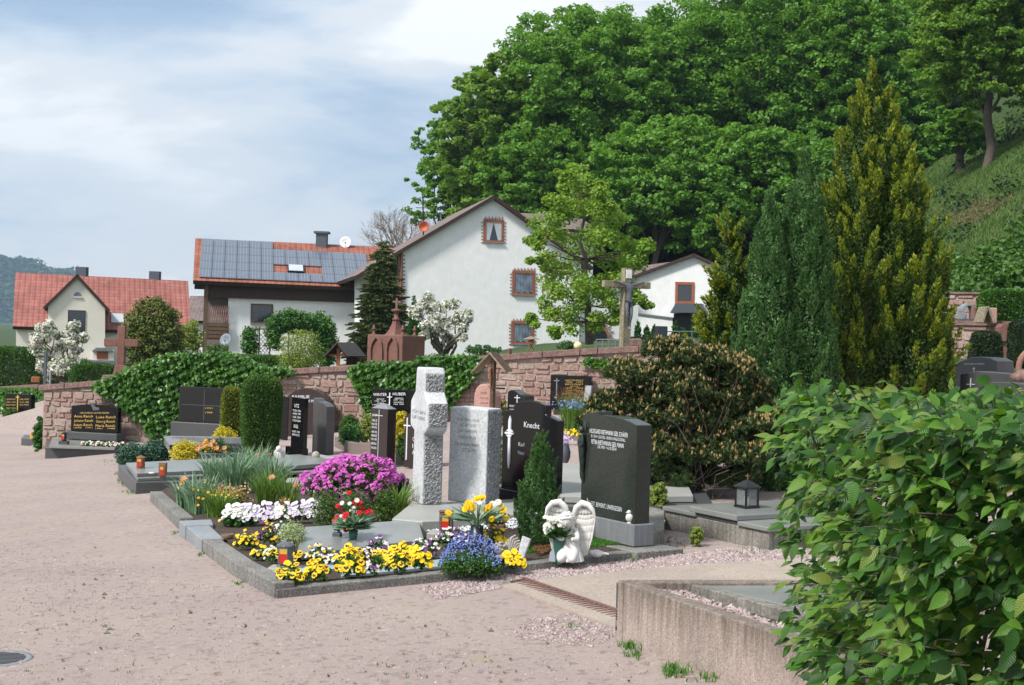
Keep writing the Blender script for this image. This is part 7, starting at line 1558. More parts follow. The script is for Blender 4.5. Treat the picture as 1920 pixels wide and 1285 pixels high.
# ---------------- bedding plants ----------------
def pxm(p): return Vector(p).y / FPX
def bedding(name, px, py, wpx, hpx, label, kinds, n, seed, lf='lf_plant', h=.05, group=None, cat='flower', face=(-.15, -.75, .65), s=1.0, leafL=.028, dep=.8, nl=None, spread=1.0, part_name='blossom', jit=.35):
    """a bedding plant: leafy cushion with blossoms on its upper and front side; px,py = foot centre, sizes in photo pixels"""
    rng = np.random.default_rng(seed); b = G(px, py, h); S = pxm(b); rx = wpx / 2 * S; hz = hpx * S; ry = rx * dep
    t = thing(name, b, label, cat, group); nl = nl or int(260 * (wpx / 50) ** 1.5)
    C = crown_blobs(rng, (b.x, b.y, b.z + hz * .35), (rx * .7, ry * .7, hz * .38), 12, -.6); mb = MB(); cluster(mb, rng, C, min(rx, hz) * .38, max(4, nl // len(C)), leafL, leafL * .6, up=.7, shell=.2); part(t, 'leaves', mb, M[lf])
    n = int(n * 1.25); s = s * .76
    for k in range(n):
        u = rng.random() * 2 - 1; a = rng.random(); th = math.pi * (.12 + .76 * a); d = Vector((u * math.sqrt(max(0, 1 - (math.cos(th)) ** 2 * .0)) * spread, -math.cos(th) * .55 - .25, math.sin(th)))
        d = Vector((u * .92, -(.1 + .8 * a) * math.sqrt(1 - u * u * .8), (1 - .72 * a) * math.sqrt(1 - u * u * .75)))
        p = b + Vector((d.x * rx, d.y * ry, hz * .12 + d.z * hz * .85)); nr = Vector(face) * .7 + d * .5 + Vector(rng.normal(size=3) * jit * .6)
        place(t, part_name, BL[kinds[int(rng.integers(len(kinds)))]], p, nr, rng, s * (.85 + .3 * rng.random()))
    return t
PG = 'pansies planted in the front grave'
Y1 = ['pansy_y']; YP = ['viola_y', 'viola_y', 'pansy_plain']
for i, (px, py, w_, h_, lb, kd, n, s_) in enumerate((
    (545, 1098, 54, 46, 'yellow blotched pansies at the front left corner of the grave', Y1 * 2 + ['pansy_plain'], 13, 1.0),
    (594, 1092, 52, 46, 'yellow pansies second from the left in the front row', ['pansy_plain', 'pansy_y'], 15, .95),
    (655, 1086, 62, 66, 'largest yellow pansies with dark faces in the middle of the front row', Y1 * 3 + ['pansy_plain'], 15, 1.2),
    (628, 1060, 40, 26, 'small white and purple violas behind the largest yellow pansies', ['viola_wp'], 14, 1.0),
    (690, 1084, 48, 60, 'lilac and white violas right of the largest yellow pansies', ['viola_wp', 'viola_wp', 'viola_p'], 16, 1.1),
    (742, 1078, 58, 54, 'yellow dark faced pansies near the right end of the tray', Y1 * 2 + ['pansy_plain'], 14, 1.1),
    (786, 1072, 48, 50, 'plain yellow pansies closing the front row at the right', ['pansy_plain'], 16, .95),
    (600, 1058, 56, 44, 'white violas with purple tops and a yellow fringe, left below the granite plate', ['viola_wp', 'viola_wp', 'viola_yp'], 22, 1.1),
    (655, 1056, 40, 34, 'bright yellow violas below the middle of the granite plate', YP, 20, .9),
    (708, 1048, 52, 46, 'purple and white violas below the right half of the granite plate', ['viola_wp', 'viola_wp', 'viola_p'], 22, 1.1),
    (752, 1058, 50, 46, 'dense bright yellow violas beneath the right corner of the granite plate', YP, 26, .95),
    (710, 1064, 50, 34, 'yellow pansies between the purple violas and the front row', ['pansy_plain', 'pansy_y'], 11, .9),
    (795, 1050, 60, 44, 'purple and white violas right of the granite plate', ['viola_wp', 'viola_p', 'viola_wp'], 24, 1.1),
    (850, 1026, 70, 40, 'dark purple and white violas behind the blue forget-me-nots', ['viola_wp', 'viola_wp', 'viola_p'], 26, 1.1),
    (515, 1060, 24, 42, 'yellow pansies hidden left behind the pewter lantern', Y1, 7, 1.0),
    (556, 1056, 20, 26, 'pair of dark faced pansies right behind the pewter lantern', Y1, 4, 1.0),
    (924, 1032, 54, 50, 'yellow violas behind the little angel relief', YP, 20, 1.0),
    (957, 1066, 54, 34, 'yellow violas in front of the little angel relief', YP, 26, 1.0),
    (462, 1030, 48, 38, 'yellow and purple tiny violas at the left kerb', ['viola_yp', 'viola_yp', 'viola_y'], 24, 1.0),
    (500, 1026, 44, 52, 'purple topped violas before the white candytuft', ['viola_yp', 'viola_p', 'viola_yp'], 24, 1.0),
    (490, 1050, 44, 30, 'low yellow violas left of the pewter lantern', ['viola_yp', 'viola_y'], 18, 1.0))):
    bedding('pansy_plant', px, py, w_, h_, lb, kd, n, 200 + i, s=s_ * 1.05, group=PG, cat='pansies')
for i, px in enumerate((438, 466, 496, 528, 560, 588)):
    lb = ['white pansies, leftmost of the pale row behind the tiles', 'white pansies tinged lilac, second of the pale row', 'strongly lilac pansies in the middle of the pale row', 'white pansies right of the lilac ones in the pale row', 'lilac white pansies beside the last one of the pale row', 'cream white pansies at the right end of the pale row next to the box hedge'][i]
    bedding('pansy_plant', px, 988 - i * 1.4, 44, 46, lb, [['pansy_w'], ['pansy_w', 'pansy_w', 'pansy_l'], ['pansy_l', 'pansy_l', 'pansy_w'], ['pansy_w', 'pansy_w', 'pansy_l'], ['pansy_l', 'pansy_w'], ['pansy_w', 'pansy_l']][i], 24, 240 + i, s=1.15, group='pale pansies in a row', cat='pansies', h=.07)
bedding('pansy_plant', 448, 986, 80, 18, 'fine green ground cover at the foot of the white pansies', ['viola_y'], 2, 260, 'grass', cat='ground cover', h=.07, leafL=.02, nl=1500)
def candytuft(px, py, w_, h_, label, seed): return bedding('candytuft', px, py, w_, h_, label, ['daisy_w'], 20, seed, s=.8, cat='flower', leafL=.02)
candytuft(525, 1012, 40, 36, 'white candytuft cushion beside the pale variegated plant', 270); candytuft(508, 1056, 30, 34, 'smaller white candytuft just left of the pewter lantern', 271)
b = G(548, 1036, .05); shrub('variegated_plant', b, (32 * pxm(b), 26 * pxm(b), 60 * pxm(b)), 'pale variegated plant behind the pewter lantern', M['lf_pale'], 1600, .016, seed=272, up=.8, blobs=24, cat='plant')
# forget-me-nots
rng = np.random.default_rng(280); b = G(882, 1074, .05); t = thing('forget_me_not', b, 'blue forget-me-nots in a broad cushion at the front kerb', 'forget-me-nots'); S = pxm(b)
C = crown_blobs(rng, (b.x, b.y + .02, b.z + .05), (50 * S, .12, .06), 30, -.6); mb = MB(); cluster(mb, rng, C, .06, 120, .024, .011, up=.8, shell=.1); part(t, 'leaves', mb, M['lf_plant'])
mb = MB(); n = 560; a = rng.random(n) * 2 - 1; c = rng.random(n); Q = np.stack([b.x + a * 58 * S, b.y - .10 + c * .26 + rng.normal(size=n) * .02, b.z + .06 + (1 - a * a) * (.16) * (c ** .6) + rng.normal(size=n) * .018 + .02], 1)
leaves(mb, Q, rdir(rng, n), np.array([0, -.8, .6]) + rng.normal(size=(n, 3)) * .3, .012, .011); leaves(mb, Q, rdir(rng, n), np.array([0, -.8, .6]) + rng.normal(size=(n, 3)) * .3, .012, .011); part(t, 'blossoms', mb, M['fl_blue'], kind='stuff')
# azalea
def azalea(px, py, wpx, hpx, label, seed, n, lift=.0):
    rng = np.random.default_rng(seed); b = G(px, py, .06); S = pxm(b); t = thing('azalea_bush', b, label, 'azalea'); rx, hz = wpx / 2 * S, hpx * S
    C = crown_blobs(rng, (b.x, b.y, b.z + hz * .5 + lift), (rx * .86, rx * .5, hz * .42), 46, -.7, .2); mb = MB(); cluster(mb, rng, C, rx * .2, 110, .03, .015, up=.7, shell=.2); part(t, 'leaves', mb, M['lf_box'])
    D = rdir(rng, n); D[:, 2] = np.where(D[:, 2] < -.25, -D[:, 2], D[:, 2]); CC = C[rng.integers(0, 46, n)]; Q = CC + unit(D + (CC - np.array([b.x, b.y, b.z + hz * .4 + lift])) / rx) * rx * .23
    mb = MB(); fm = 5
    Nn = unit(D + np.array([-.2, -.5, .7]) + rng.normal(size=D.shape) * .3)
    for k in range(5):
        T = unit(np.cross(Nn, rdir(rng, n))); leaves(mb, Q + T * .010, T, Nn + rng.normal(size=D.shape) * .15, .026, .022, 0, .1)
    part(t, 'blossoms', mb, M['fl_magenta'], kind='stuff'); return t
azalea(660, 955, 178, 88, 'big magenta azalea cushion in full bloom', 281, 1500, .03); azalea(738, 948, 60, 56, 'small magenta azalea right behind the grass tuft', 282, 240, .02)
# box hedge, grass tufts, irises
for i, (px, py, w_, h_) in enumerate(((612, 992, 66, 78), (668, 990, 66, 74), (722, 980, 50, 70))):
    b = G(px, py, .06); shrub('box_bush', b, (w_ / 2 * pxm(b), w_ / 2.6 * pxm(b), h_ * pxm(b)), ['dark green box bush left below the azalea, next to the white pansies', 'box bush behind the carnation bouquet', 'box bush at the right, against the grass tuft'][i], M['lf_box'], 2600, .017, seed=290 + i, up=.7, blobs=30, group='box bushes below the azalea', zc=.45)
def tuft(name, px, py, h_m, n, spread, w, m, label, seed, bend=.5, h=.05, cat='plant', group=None, fan=None):
    rng = np.random.default_rng(seed); b = G(px, py, h); t = thing(name, b, label, cat, group); mb = MB(); blades(mb, rng, b, n, h_m, spread, w, bend, fan=fan); part(t, 'blades', mb, M[m]); return t, b
tuft('daylily', 748, 972, .40, 150, .10, .010, 'lf_blade', 'arching green daylily tuft in front of the pale cross', 295, .75, cat='daylily')
tuft('daylily', 705, 952, .32, 60, .08, .009, 'lf_blade', 'thin light blades sprouting between azalea and box bush', 296, .8, cat='daylily')
IG = 'iris clumps in the left bed'
for i, (px, py, hh, n, m_) in enumerate(((372, 962, .40, 70, 'lf_iris'), (350, 950, .30, 45, 'lf_iris'), (408, 972, .30, 90, 'lf_blade'), (440, 925, .48, 90, 'lf_iris'), (478, 915, .50, 100, 'lf_iris'), (512, 925, .44, 90, 'lf_iris'), (500, 950, .38, 90, 'lf_blade'), (540, 950, .34, 40, 'lf_blade'), (402, 905, .36, 60, 'lf_iris'), (455, 900, .40, 70, 'lf_iris'))):
    lb = ['iris clump leaning over the dark kerb', 'small iris clump nearest the path corner', 'low grassy clump with yellow flowers before the tiles', 'tall iris clump behind the sandy sedum', 'grey green iris clump in the middle of the bed', 'iris clump right of the middle one, below the white angel', 'green iris blades in front of the peach flowers', 'thin stray blades left of the azalea', 'iris blades at the rear, before the planter with orange flowers', 'iris blades at the rear, before the terracotta bowl'][i]
    t, b = tuft('iris_clump', px, py, hh * 1.1, int(n * 2.4), .17, .017 if m_ == 'lf_iris' else .009, m_, lb, 300 + i, .55, cat='iris', group=IG)
    rng = np.random.default_rng(320 + i)
    for (fx, fy) in {0: [(345, 900)], 4: [(448, 905), (466, 895)], 5: [(498, 905)], 6: [(510, 897)], 7: [(555, 912)]}.get(i, []):
        p = P(fx, fy, b.y - .05); place(t, 'blossom', BL['iris_p'], p, (-.1, -.6, .7), rng, .62); mb = MB(); mb.tube([b, p], .004, 4); part(t, 'flower_stalk', mb, M['stem'])
    if i in (1, 2, 0):
        for k in range(12 if i == 2 else 6): place(t, 'blossom', BL['orange' if k % 2 else 'viola_y'], b + Vector((rng.normal() * .11, -.05 + rng.normal() * .05, (.19 if i == 2 else .22) + rng.normal() * .03)), (0, -.7, .6), rng, .42)
rng = np.random.default_rng(331); t = thing('iris_blossoms', G(535, 962, .07), 'peach iris flowers above the lilac pansies', 'iris')
for fx, fy in ((531, 938), (540, 942), (535, 945)): place(t, 'blossom', BL['iris_p'], P(fx, fy, G(535, 962).y), (-.1, -.7, .6), rng, .6)
mb = MB(); mb.tube([G(535, 972, .05), P(534, 942, G(535, 962).y)], .004, 4); part(t, 'stalk', mb, M['stem'])
b = G(425, 958, .05); shrub('sedum_bush', b, (44 * pxm(b), .16, 44 * pxm(b)), 'sandy yellow sedum mound in the middle of the iris bed', M['lf_clipgold'], 2600, .022, seed=332, up=.8, blobs=26, cat='plant')
rng = np.random.default_rng(333); mb = MB(); n = 420; Q = np.array([b.x, b.y - .05, b.z + .17]) + rng.normal(size=(n, 3)) * np.array([.09, .06, .035]); leaves(mb, Q, rdir(rng, n), np.array([0, -.5, .8]) + rng.normal(size=(n, 3)) * .3, .022, .02); solo('sedum_heads', mb, M['fl_peach'], b, 'sandy beige flower heads on the sedum mound', 'plant', kind='stuff')
for px, py, lb in ((453, 945, 'flat grey lamp cap between irises and white pansies'), (350, 924, 'tiny black lamp cap among the left irises')):
    p = G(px, py, .07); mb = MB(); mb.lathe(p, [(.03, -.05), (.03, .05), (.07, .052), (.065, .06), (.015, .068), (.012, .085), (.001, .09)], 14); solo('ground_lamp', mb, M['black_metal'], p, lb, 'lamp')
p = G(426, 1013, .06); t = thing('clay_bowl', p, 'small brown clay bowl on the edge tiles', 'bowl'); mb = MB(); mb.lathe(p, [(.03, 0), (.038, .01), (.05, .045), (.046, .046), (.034, .015), (.001, .012)], 16); part(t, 'bowl', mb, M['wicker'])
# bouquets
def bouquet(name, px, py, label, vase_m, vh, vr, flowers, seed, lf='lf_plant', h=.08, leafn=60, cat='bouquet', vprof=None, leafL=.09):
    rng = np.random.default_rng(seed); b = G(px, py, h); t = thing(name, b, label, cat); mb = MB(); mb.lathe(b, vprof or [(vr * .75, 0), (vr * .8, vh * .1), (vr, vh), (vr * .93, vh), (vr * .7, vh * .3), (.001, vh * .25)], 18); part(t, 'vase', mb, M[vase_m])
    top = b + Vector((0, 0, vh)); mb = MB()
    for kind, fx, fy, s_ in flowers:
        p = P(fx, fy, b.y + rng.uniform(-.05, .03)); d = (p - top); nr = d.normalized() * .6 + Vector((-.15, -.8, .25)) + Vector(rng.normal(size=3) * .2)
        if kind == 'tulip':
            me = BL['tulip']; place(t, 'blossom', me, p, d.normalized() + Vector((0, 0, .3)), rng, s_)
        else: place(t, 'blossom', BL[kind], p, nr, rng, s_)
        m_ = top.lerp(p, .5) + Vector((0, 0, .02)); mb.tube([top - Vector((0, 0, .03)), m_, p], .0028, 4)
    part(t, 'stems', mb, M['stem'])
    mb = MB(); n = leafn; a = rng.random(n) * 6.283; d = np.stack([np.cos(a), np.sin(a) * .7, .15 + .8 * rng.random(n)], 1); d = unit(d); L_ = leafL * (.6 + .8 * rng.random(n)); Q = np.array(top) + d * (L_ * .6 + .02)[:, None]; leaves(mb, Q, d + np.array([0, 0, -.25]), np.array([0, -.3, 1]) + rng.normal(size=(n, 3)) * .4, L_, L_ * .30); part(t, 'leaves', mb, M[lf]); return t, b
mb = MB()
for k in range(6):
    a = k * 1.047; d = np.array([math.cos(a), math.sin(a), 0]); s_ = np.array([-d[1], d[0], 0]); V = [d * .003]; z_ = np.array([0, 0, 1.0])
    for tt, ww, rr in ((.25, .9, .018), (.55, 1.0, .021), (.85, .6, .014)): V.append(d * rr + s_ * .012 * ww + z_ * .055 * tt)
    V.append(d * .007 + z_ * .057)
    for tt, ww, rr in ((.85, .6, .014), (.55, 1.0, .021), (.25, .9, .018)): V.append(d * rr - s_ * .012 * ww + z_ * .055 * tt)
    mb.add(np.array(V), [tuple(range(8))], 0)
BL['tulip'] = mb.mesh('tulip_yellow', [M['fl_yellow']])
t, b = bouquet('flower_vase', 893, 1040, 'yellow tulips and ranunculus in a dark vase before the pale stele', 'pot_dark', .20, .045, [('ranunc_y', 879, 945, 1.1), ('ranunc_y', 896, 937, 1.25), ('ranunc_y', 904, 935, 1.1), ('ranunc_y', 874, 954, 1.1), ('tulip', 887, 960, 1.2), ('tulip', 848, 968, 1.1), ('tulip', 909, 962, 1.0), ('tulip', 915, 957, 1.0), ('tulip', 917, 977, 1.0), ('tulip', 940, 976, 1.1), ('mum_w', 899, 944, .7), ('mum_w', 884, 962, .5), ('mum_w', 902, 962, .6)], 340, 'lf_iris', h=.05, leafn=34, leafL=.17)
b = G(931, 1001, .15); t = thing('wicker_pot', b, 'wicker pot with yellow and white ranunculus beside the tulip vase', 'flower pot'); mb = MB(); mb.lathe(b, [(.05, 0), (.062, .02), (.066, .06), (.058, .075), (.05, .06), (.001, .055)], 16); part(t, 'pot', mb, M['wicker']); rng = np.random.default_rng(341)
C = crown_blobs(rng, (b.x, b.y, b.z + .11), (.06, .06, .05), 8); mb = MB(); cluster(mb, rng, C, .035, 30, .03, .018, up=.8); part(t, 'leaves', mb, M['lf_plant'])
for k, fx, fy, s_ in (('mum_w', 924, 947, 1.1), ('mum_w', 934, 943, 1.0), ('ranunc_y', 939, 950, .9), ('ranunc_y', 942, 957, 1.2), ('mum_w', 931, 962, .5)): place(t, 'blossom', BL[k], P(fx, fy, b.y - .03), (-.1, -.8, .5), rng, s_)
cn = [('carn_r', x, y, s_) for x, y, s_ in ((634, 950, 1.1), (640, 957, 1.0), (667, 944, 1.4), (674, 945, 1.2), (655, 925, 1.0), (649, 968, 1.5), (674, 962, 1.0), (680, 955, .9), (687, 961, .9), (693, 960, 1.1), (633, 970, 1.0), (650, 993, 1.2), (627, 977, .9))] + [('carn_w', x, y, s_) for x, y, s_ in ((642, 944, 1.2), (669, 939, 1.3), (656, 945, 1.1), (664, 953, 1.2), (666, 960, 1.0), (648, 976, 1.0), (658, 958, .9), (640, 968, .9))]
bouquet('carnation_bouquet', 662, 1010, 'red and white carnation bouquet standing on the granite plate', 'pot_green', .06, .035, cn, 342, 'lf_iris', h=.13, leafn=150, leafL=.11)
t, b = bouquet('flower_vase', 1049, 1058, 'white blossoms in a tapered green cemetery vase before the angel statue', 'pot_green', .17, .052, [('daisy_w', 1022 + 2.3 * (k * 7 % 23), 970 + (k * 5 % 17) * 1.7 + .3 * (k % 7), 1.0) for k in range(62)], 343, 'lf_plant', h=.03, leafn=320, leafL=.075, vprof=[(.028, 0), (.033, .02), (.046, .16), (.052, .17), (.046, .17), (.03, .06), (.001, .05)])
mb = MB(); mb.box(b + Vector((0, -.034, .055)), (.03, .012, .05)); part(t, 'tag', mb, M['pot_dark']); rng = np.random.default_rng(344); 
for fx, fy in ((1066, 974), (1035, 978)): place(t, 'blossom', BL['viola_y'], P(fx, fy, b.y + .02), (0, -1, .2), rng, 1.2)
# little dwarf conifer, lawn patch, moss
b = G(1008, 1026, .04); conifer('dwarf_conifer', b, (1026 - 812) * pxm(b), pf([(0, .15), (.25, .185), (.5, .15), (.75, .095), (.92, .04), (1, .005)]), 150, 130, .13, .028, .020, .008, M['lf_juniper'], 'narrow dark green dwarf conifer before the black stepped headstone', seed=350, trunk_r=.012, lean=.35)
rng = np.random.default_rng(351); Q = np.array(scatter(rng, [(985, 1046), (1010, 1026), (1130, 1014), (1170, 1036), (985, 1054)], 9000, .065)); bed('lawn', [(975, 1056), (1172, 1034), (1130, 1014), (1010, 1028), (975, 1045)], .055, ''); mb = MB(); leaves(mb, Q, np.array([0, 0, 1.0]) + rng.normal(size=Q.shape) * .45, rdir(rng, len(Q)), .030, .004); solo('lawn_grass', mb, M['grass'], (0, 0, 0), 'small patch of bright lawn around the angel statue', 'grass', kind='stuff')
Q = np.array(scatter(rng, [(995, 1045), (1030, 1035), (1036, 1052), (1010, 1060)], 900, .075)); mb = MB(); leaves(mb, Q, rdir(rng, 900), rdir(rng, 900) + np.array([0, 0, .8]), .024, .010); solo('dry_moss', mb, M['fl_peach'] if False else M['lf_brown'], (0, 0, 0), 'rusty dry plant patch on the lawn left of the green vase', 'moss', kind='stuff')
# angel statue
def angel():
    b = G(1066, 1052, .05); S = pxm(b); t = thing('angel_statue', b, 'white kneeling angel statue with huge feathered wings and bowed head', 'statue'); X = Matrix.Rotation(R(-12), 4, 'Z'); H_ = 111 * S
    w = lambda x, y, z: b + X @ Vector((x * H_, y * H_, z * H_))
    me = bpy.data.meshes.new('body'); pts = [w(.03, .0, .14), w(.02, .02, .30), w(.0, .0, .46), w(-.01, -.04, .56), w(-.02, -.10, .64), w(.12, -.03, .50), w(.16, -.12, .38), w(.06, -.20, .40), w(-.12, -.03, .50), w(-.17, -.12, .38), w(-.05, -.20, .40), w(.10, -.14, .10), w(.09, -.24, .02), w(-.10, -.16, .08), w(-.10, -.26, .02), w(.06, .1, .05)]
    ed = [(0, 1), (1, 2), (2, 3), (3, 4), (2, 5), (5, 6), (6, 7), (2, 8), (8, 9), (9, 10), (0, 11), (11, 12), (0, 13), (13, 14), (0, 15)]; rad = [.17, .13, .12, .06, .055, .065, .05, .035, .065, .05, .035, .11, .06, .11, .06, .1]
    me.from_pydata([tuple(p - b) for p in pts], ed, []); me.update(); o = bpy.data.objects.new('body', me); COL.objects.link(o); o.parent = t; o.modifiers.new('skin', 'SKIN'); me.skin_vertices[0].data[0].use_root = True
    for i, r_ in enumerate(rad): me.skin_vertices[0].data[i].radius = (r_ * H_, r_ * H_)
    m2 = o.modifiers.new('sub', 'SUBSURF'); m2.levels = 2; m2.render_levels = 2; me.materials.append(M['statue'])
    mb = MB(); mb.ell(w(-.03, -.12, .70), (.105 * H_, .11 * H_, .12 * H_), 18, 12); mb.ell(w(-.03, -.225, .66), (.016 * H_, .02 * H_, .02 * H_), 8, 5); mb.ell(w(-.07, -.205, .685), (.018 * H_, .01 * H_, .01 * H_), 8, 5); mb.ell(w(.01, -.205, .685), (.018 * H_, .01 * H_, .01 * H_), 8, 5); mb.ell(w(-.03, -.215, .63), (.025 * H_, .012 * H_, .008 * H_), 8, 5); part(t, 'head', mb, M['statue'])
    rng = np.random.default_rng(5); mb = MB()
    for k in range(70):
        d = rdir(rng, 1)[0]; d[2] = abs(d[2]) * .9 + .05 if d[1] < -.2 else d[2]
        mb.ell(w(-.03 + d[0] * .105, -.11 + d[1] * .11, .72 + d[2] * .115), (.032 * H_, .032 * H_, .026 * H_), 7, 5)
    part(t, 'hair', mb, M['statue'])
    for sg in (-1, 1):
        mb = MB(); cx, top = sg * .24, .93
        rim = [w(sg * .07, .10, .62), w(sg * .06, .09, .78), w(sg * .10, .07, .90), w(sg * .20, .04, .985), w(sg * .31, .02, .96), w(sg * .39, .02, .87), w(sg * .425, .03, .74)]; mb.tube(rim, [.03 * H_, .045 * H_, .055 * H_, .058 * H_, .05 * H_, .035 * H_, .015 * H_], 10)
        def feather(x, z, l, wd, ang, y): 
            Mx = X @ Matrix.Rotation(ang, 4, 'Y'); mb.ell(w(x, y, z), (wd * H_, .018 * H_, l * H_), 10, 8, 0, Mx)
        V = [w(sg * .06, .13, .55), w(sg * .07, .12, .85), w(sg * .2, .1, .96), w(sg * .38, .09, .90), w(sg * .42, .09, .70), w(sg * .38, .10, .40), w(sg * .30, .12, .10), w(sg * .22, .13, .08), w(sg * .12, .14, .30)]; mb.loft(V, [v + X @ Vector((0, .012, 0)) for v in V])
        for row, (z0, n, l, wd, y) in enumerate(((.86, 6, .055, .036, .085), (.77, 7, .06, .036, .095), (.67, 7, .07, .037, .10), (.56, 6, .085, .038, .105), (.44, 5, .11, .038, .11), (.26, 5, .17, .034, .115))):
            for k in range(n):
                u = (k + .5) / n; xo = .40 - max(0, .70 - z0) * .22; xi = .09 + max(0, .6 - z0) * .22; feather(sg * (xi + (xo - xi) * u), z0 - .03 * math.sin(u * 3.1) + .02 * u, l, wd, sg * (-.12 + .18 * u), y - .012 * (row == 0))
        part(t, 'wing', mb, M['statue'])
    mb = MB(); rr = MB()
    for k in range(13):
        a = -2.6 + k * .42; x, y = math.sin(a) * .16, -math.cos(a) * .15; rr.tube([w(x * .55 + .03, y * .5, .32), w(x * .95 + .03, y * .95, .14), w(x * 1.25 + .03, y * 1.2, .005)], [.03 * H_, .045 * H_, .04 * H_], 8)
    part(t, 'robe', rr, M['statue'])
    p = G(1118, 1044, .06); bird2 = thing('dove_figurine', p, 'small white dove lying on the lawn right of the angel statue', 'figurine'); mb = MB(); mb.ell(p + Vector((0, 0, .022)), (.046, .028, .026), 14, 8); mb.tube([p + Vector((.03, 0, .025)), p + Vector((.085, -.01, .02))], [.016, .004], 8); mb.ell(p + Vector((-.035, -.012, .028)), (.018, .016, .016), 10, 6); part(bird2, 'body', mb, M['statue'])
    p = G(1028, 1054, .05); mb = MB(); q = [p, p + Vector((.05, -.01, 0)), p + Vector((.045, .03, .10)), p + Vector((.01, .03, .06))]; mb.loft(q, [v + Vector((0, .012, 0)) for v in q]); solo('blue_stone', mb, M['dish_grey'], p, 'blue white shard like ornament leaning beside the green vase', 'ornament', bevel=.006)
    q = s_r.p(.86, z_r, -.02); t3 = thing('angel_bust', q, 'little white praying angel figure on the grey base behind the right wing', 'figurine'); mb = MB(); mb.lathe(q, [(.02, 0), (.028, .03), (.02, .06), (.012, .07)], 12); mb.ell(q + Vector((0, 0, .085)), (.018, .018, .02), 12, 8); mb.tube([q + Vector((.02, -.01, .05)), q + Vector((.026, -.01, .09)), q + Vector((.022, -.01, .125))], [.008, .01, .003], 7); part(t3, 'body', mb, M['statue'])
s_r = f_stone if 'f_stone' in globals() else None
C = G(1188, 1026, .06); s_r = Stone(C, 33, 1086, 1229); z_r = s_r.z(985); angel()
b = G(958, 1052, .06); t = thing('angel_relief', b, 'weathered little winged angel lying beside a tilted stone book', 'ornament'); mb = MB(); mb.ell(b + Vector((-.075, 0, .075)), (.035, .035, .038), 14, 9); rngc = np.random.default_rng(6)
for k in range(26): d = rdir(rngc, 1)[0]; mb.ell(b + Vector((-.075, 0, .085)) + Vector(d * np.array([.036, .034, .038])), (.011, .011, .009), 6, 4)
part(t, 'head', mb, M['statue_old']); mb = MB(); mb.tube([b + Vector((-.10, -.03, .02)), b + Vector((-.05, -.04, .03)), b + Vector((.02, -.03, .03))], [.018, .022, .012], 8)
part(t, 'arms', mb, M['statue_old']); mb = MB()
for k in range(7): mb.tube([b + Vector((-.03 + k * .006, .01, .05)), b + Vector((-.03 + k * .014, .02, .15 - abs(k - 2) * .012)), b + Vector((-.0 + k * .014, .02, .17 - abs(k - 2) * .018))], [.010, .011, .006], 7)
part(t, 'wing', mb, M['statue_old']); mb = MB(); q = [b + Vector(v) for v in ((.03, -.04, .0), (.075, -.04, .005), (.125, .0, .15), (.07, .0, .17))]; mb.loft(q, [v + Vector((.01, .03, -.005)) for v in q]); part(t, 'book', mb, M['pale_stone'], bevel=.004)
# ---------------- shrubs and pots between the graves ----------------
def sh(name, px, pyt, pyb, wpx, label, lm, n, L, h=.02, dep=.8, **kw):
    kw.setdefault('zc', .40)
    b = G(px, pyb, h); S = pxm(b); return shrub(name, b, (wpx / 2 * S, wpx / 2 * dep * S, (pyb - pyt) * S), label, M[lm], n, L, **kw)
sh('creeping_juniper', 246, 832, 872, 66, 'blue green creeping juniper, left half, at the corner of the stepped slab grave', 'lf_blue', 4500, .035, seed=401, blobs=34, up=.6, zc=.4, group='creeping junipers')
sh('creeping_juniper', 290, 826, 868, 66, 'darker creeping juniper between the left one and the yellow shrub', 'lf_blue', 4500, .035, seed=402, blobs=34, up=.6, zc=.4, group='creeping junipers')
sh('yellow_shrub', 348, 824, 868, 66, 'bright yellow low shrub beside the creeping junipers', 'lf_yellow', 2600, .035, seed=403, blobs=26, up=.7, cat='shrub')
sh('yellow_shrub', 420, 795, 858, 56, 'yellow green upright shrub before the clipped golden thuja', 'lf_yellow', 2400, .035, seed=404, blobs=24, cat='shrub')
b = G(402, 866, .03); t = thing('planter_bowl', b, 'grey bowl planted with orange pansies', 'planter'); S = pxm(b); mb = MB(); mb.lathe(b, [(18 * S, 0), (28 * S, 14 * S), (31 * S, 18 * S), (28 * S, 18 * S), (.001, 15 * S)], 20); part(t, 'bowl', mb, M['blue_grey']); rng = np.random.default_rng(405)
C = crown_blobs(rng, (b.x, b.y, b.z + 26 * S), (26 * S, 22 * S, 14 * S), 12); mb = MB(); cluster(mb, rng, C, 9 * S, 60, .035, .02); part(t, 'leaves', mb, M['lf_plant'])
for k in range(48): place(t, 'blossom', BL['orange' if k % 3 else 'iris_p'], b + Vector((rng.normal() * 13 * S, -10 * S + rng.normal() * 6 * S, (28 + rng.normal() * 7) * S)), (0, -.8, .6), rng, .72)
b = G(494, 868, .08); S = pxm(b); t = thing('terracotta_bowl', b, 'red terracotta bowl with dry twigs', 'bowl'); mb = MB(); mb.lathe(b, [(7 * S, 0), (14 * S, 8 * S), (16 * S, 17 * S), (14 * S, 18 * S), (.001, 15 * S)], 18); part(t, 'bowl', mb, M['terracotta']); mb = MB(); blades(mb, rng, b + Vector((0, 0, 15 * S)), 60, 16 * S, 10 * S, .008, .6); part(t, 'twigs', mb, M['lf_brown'])
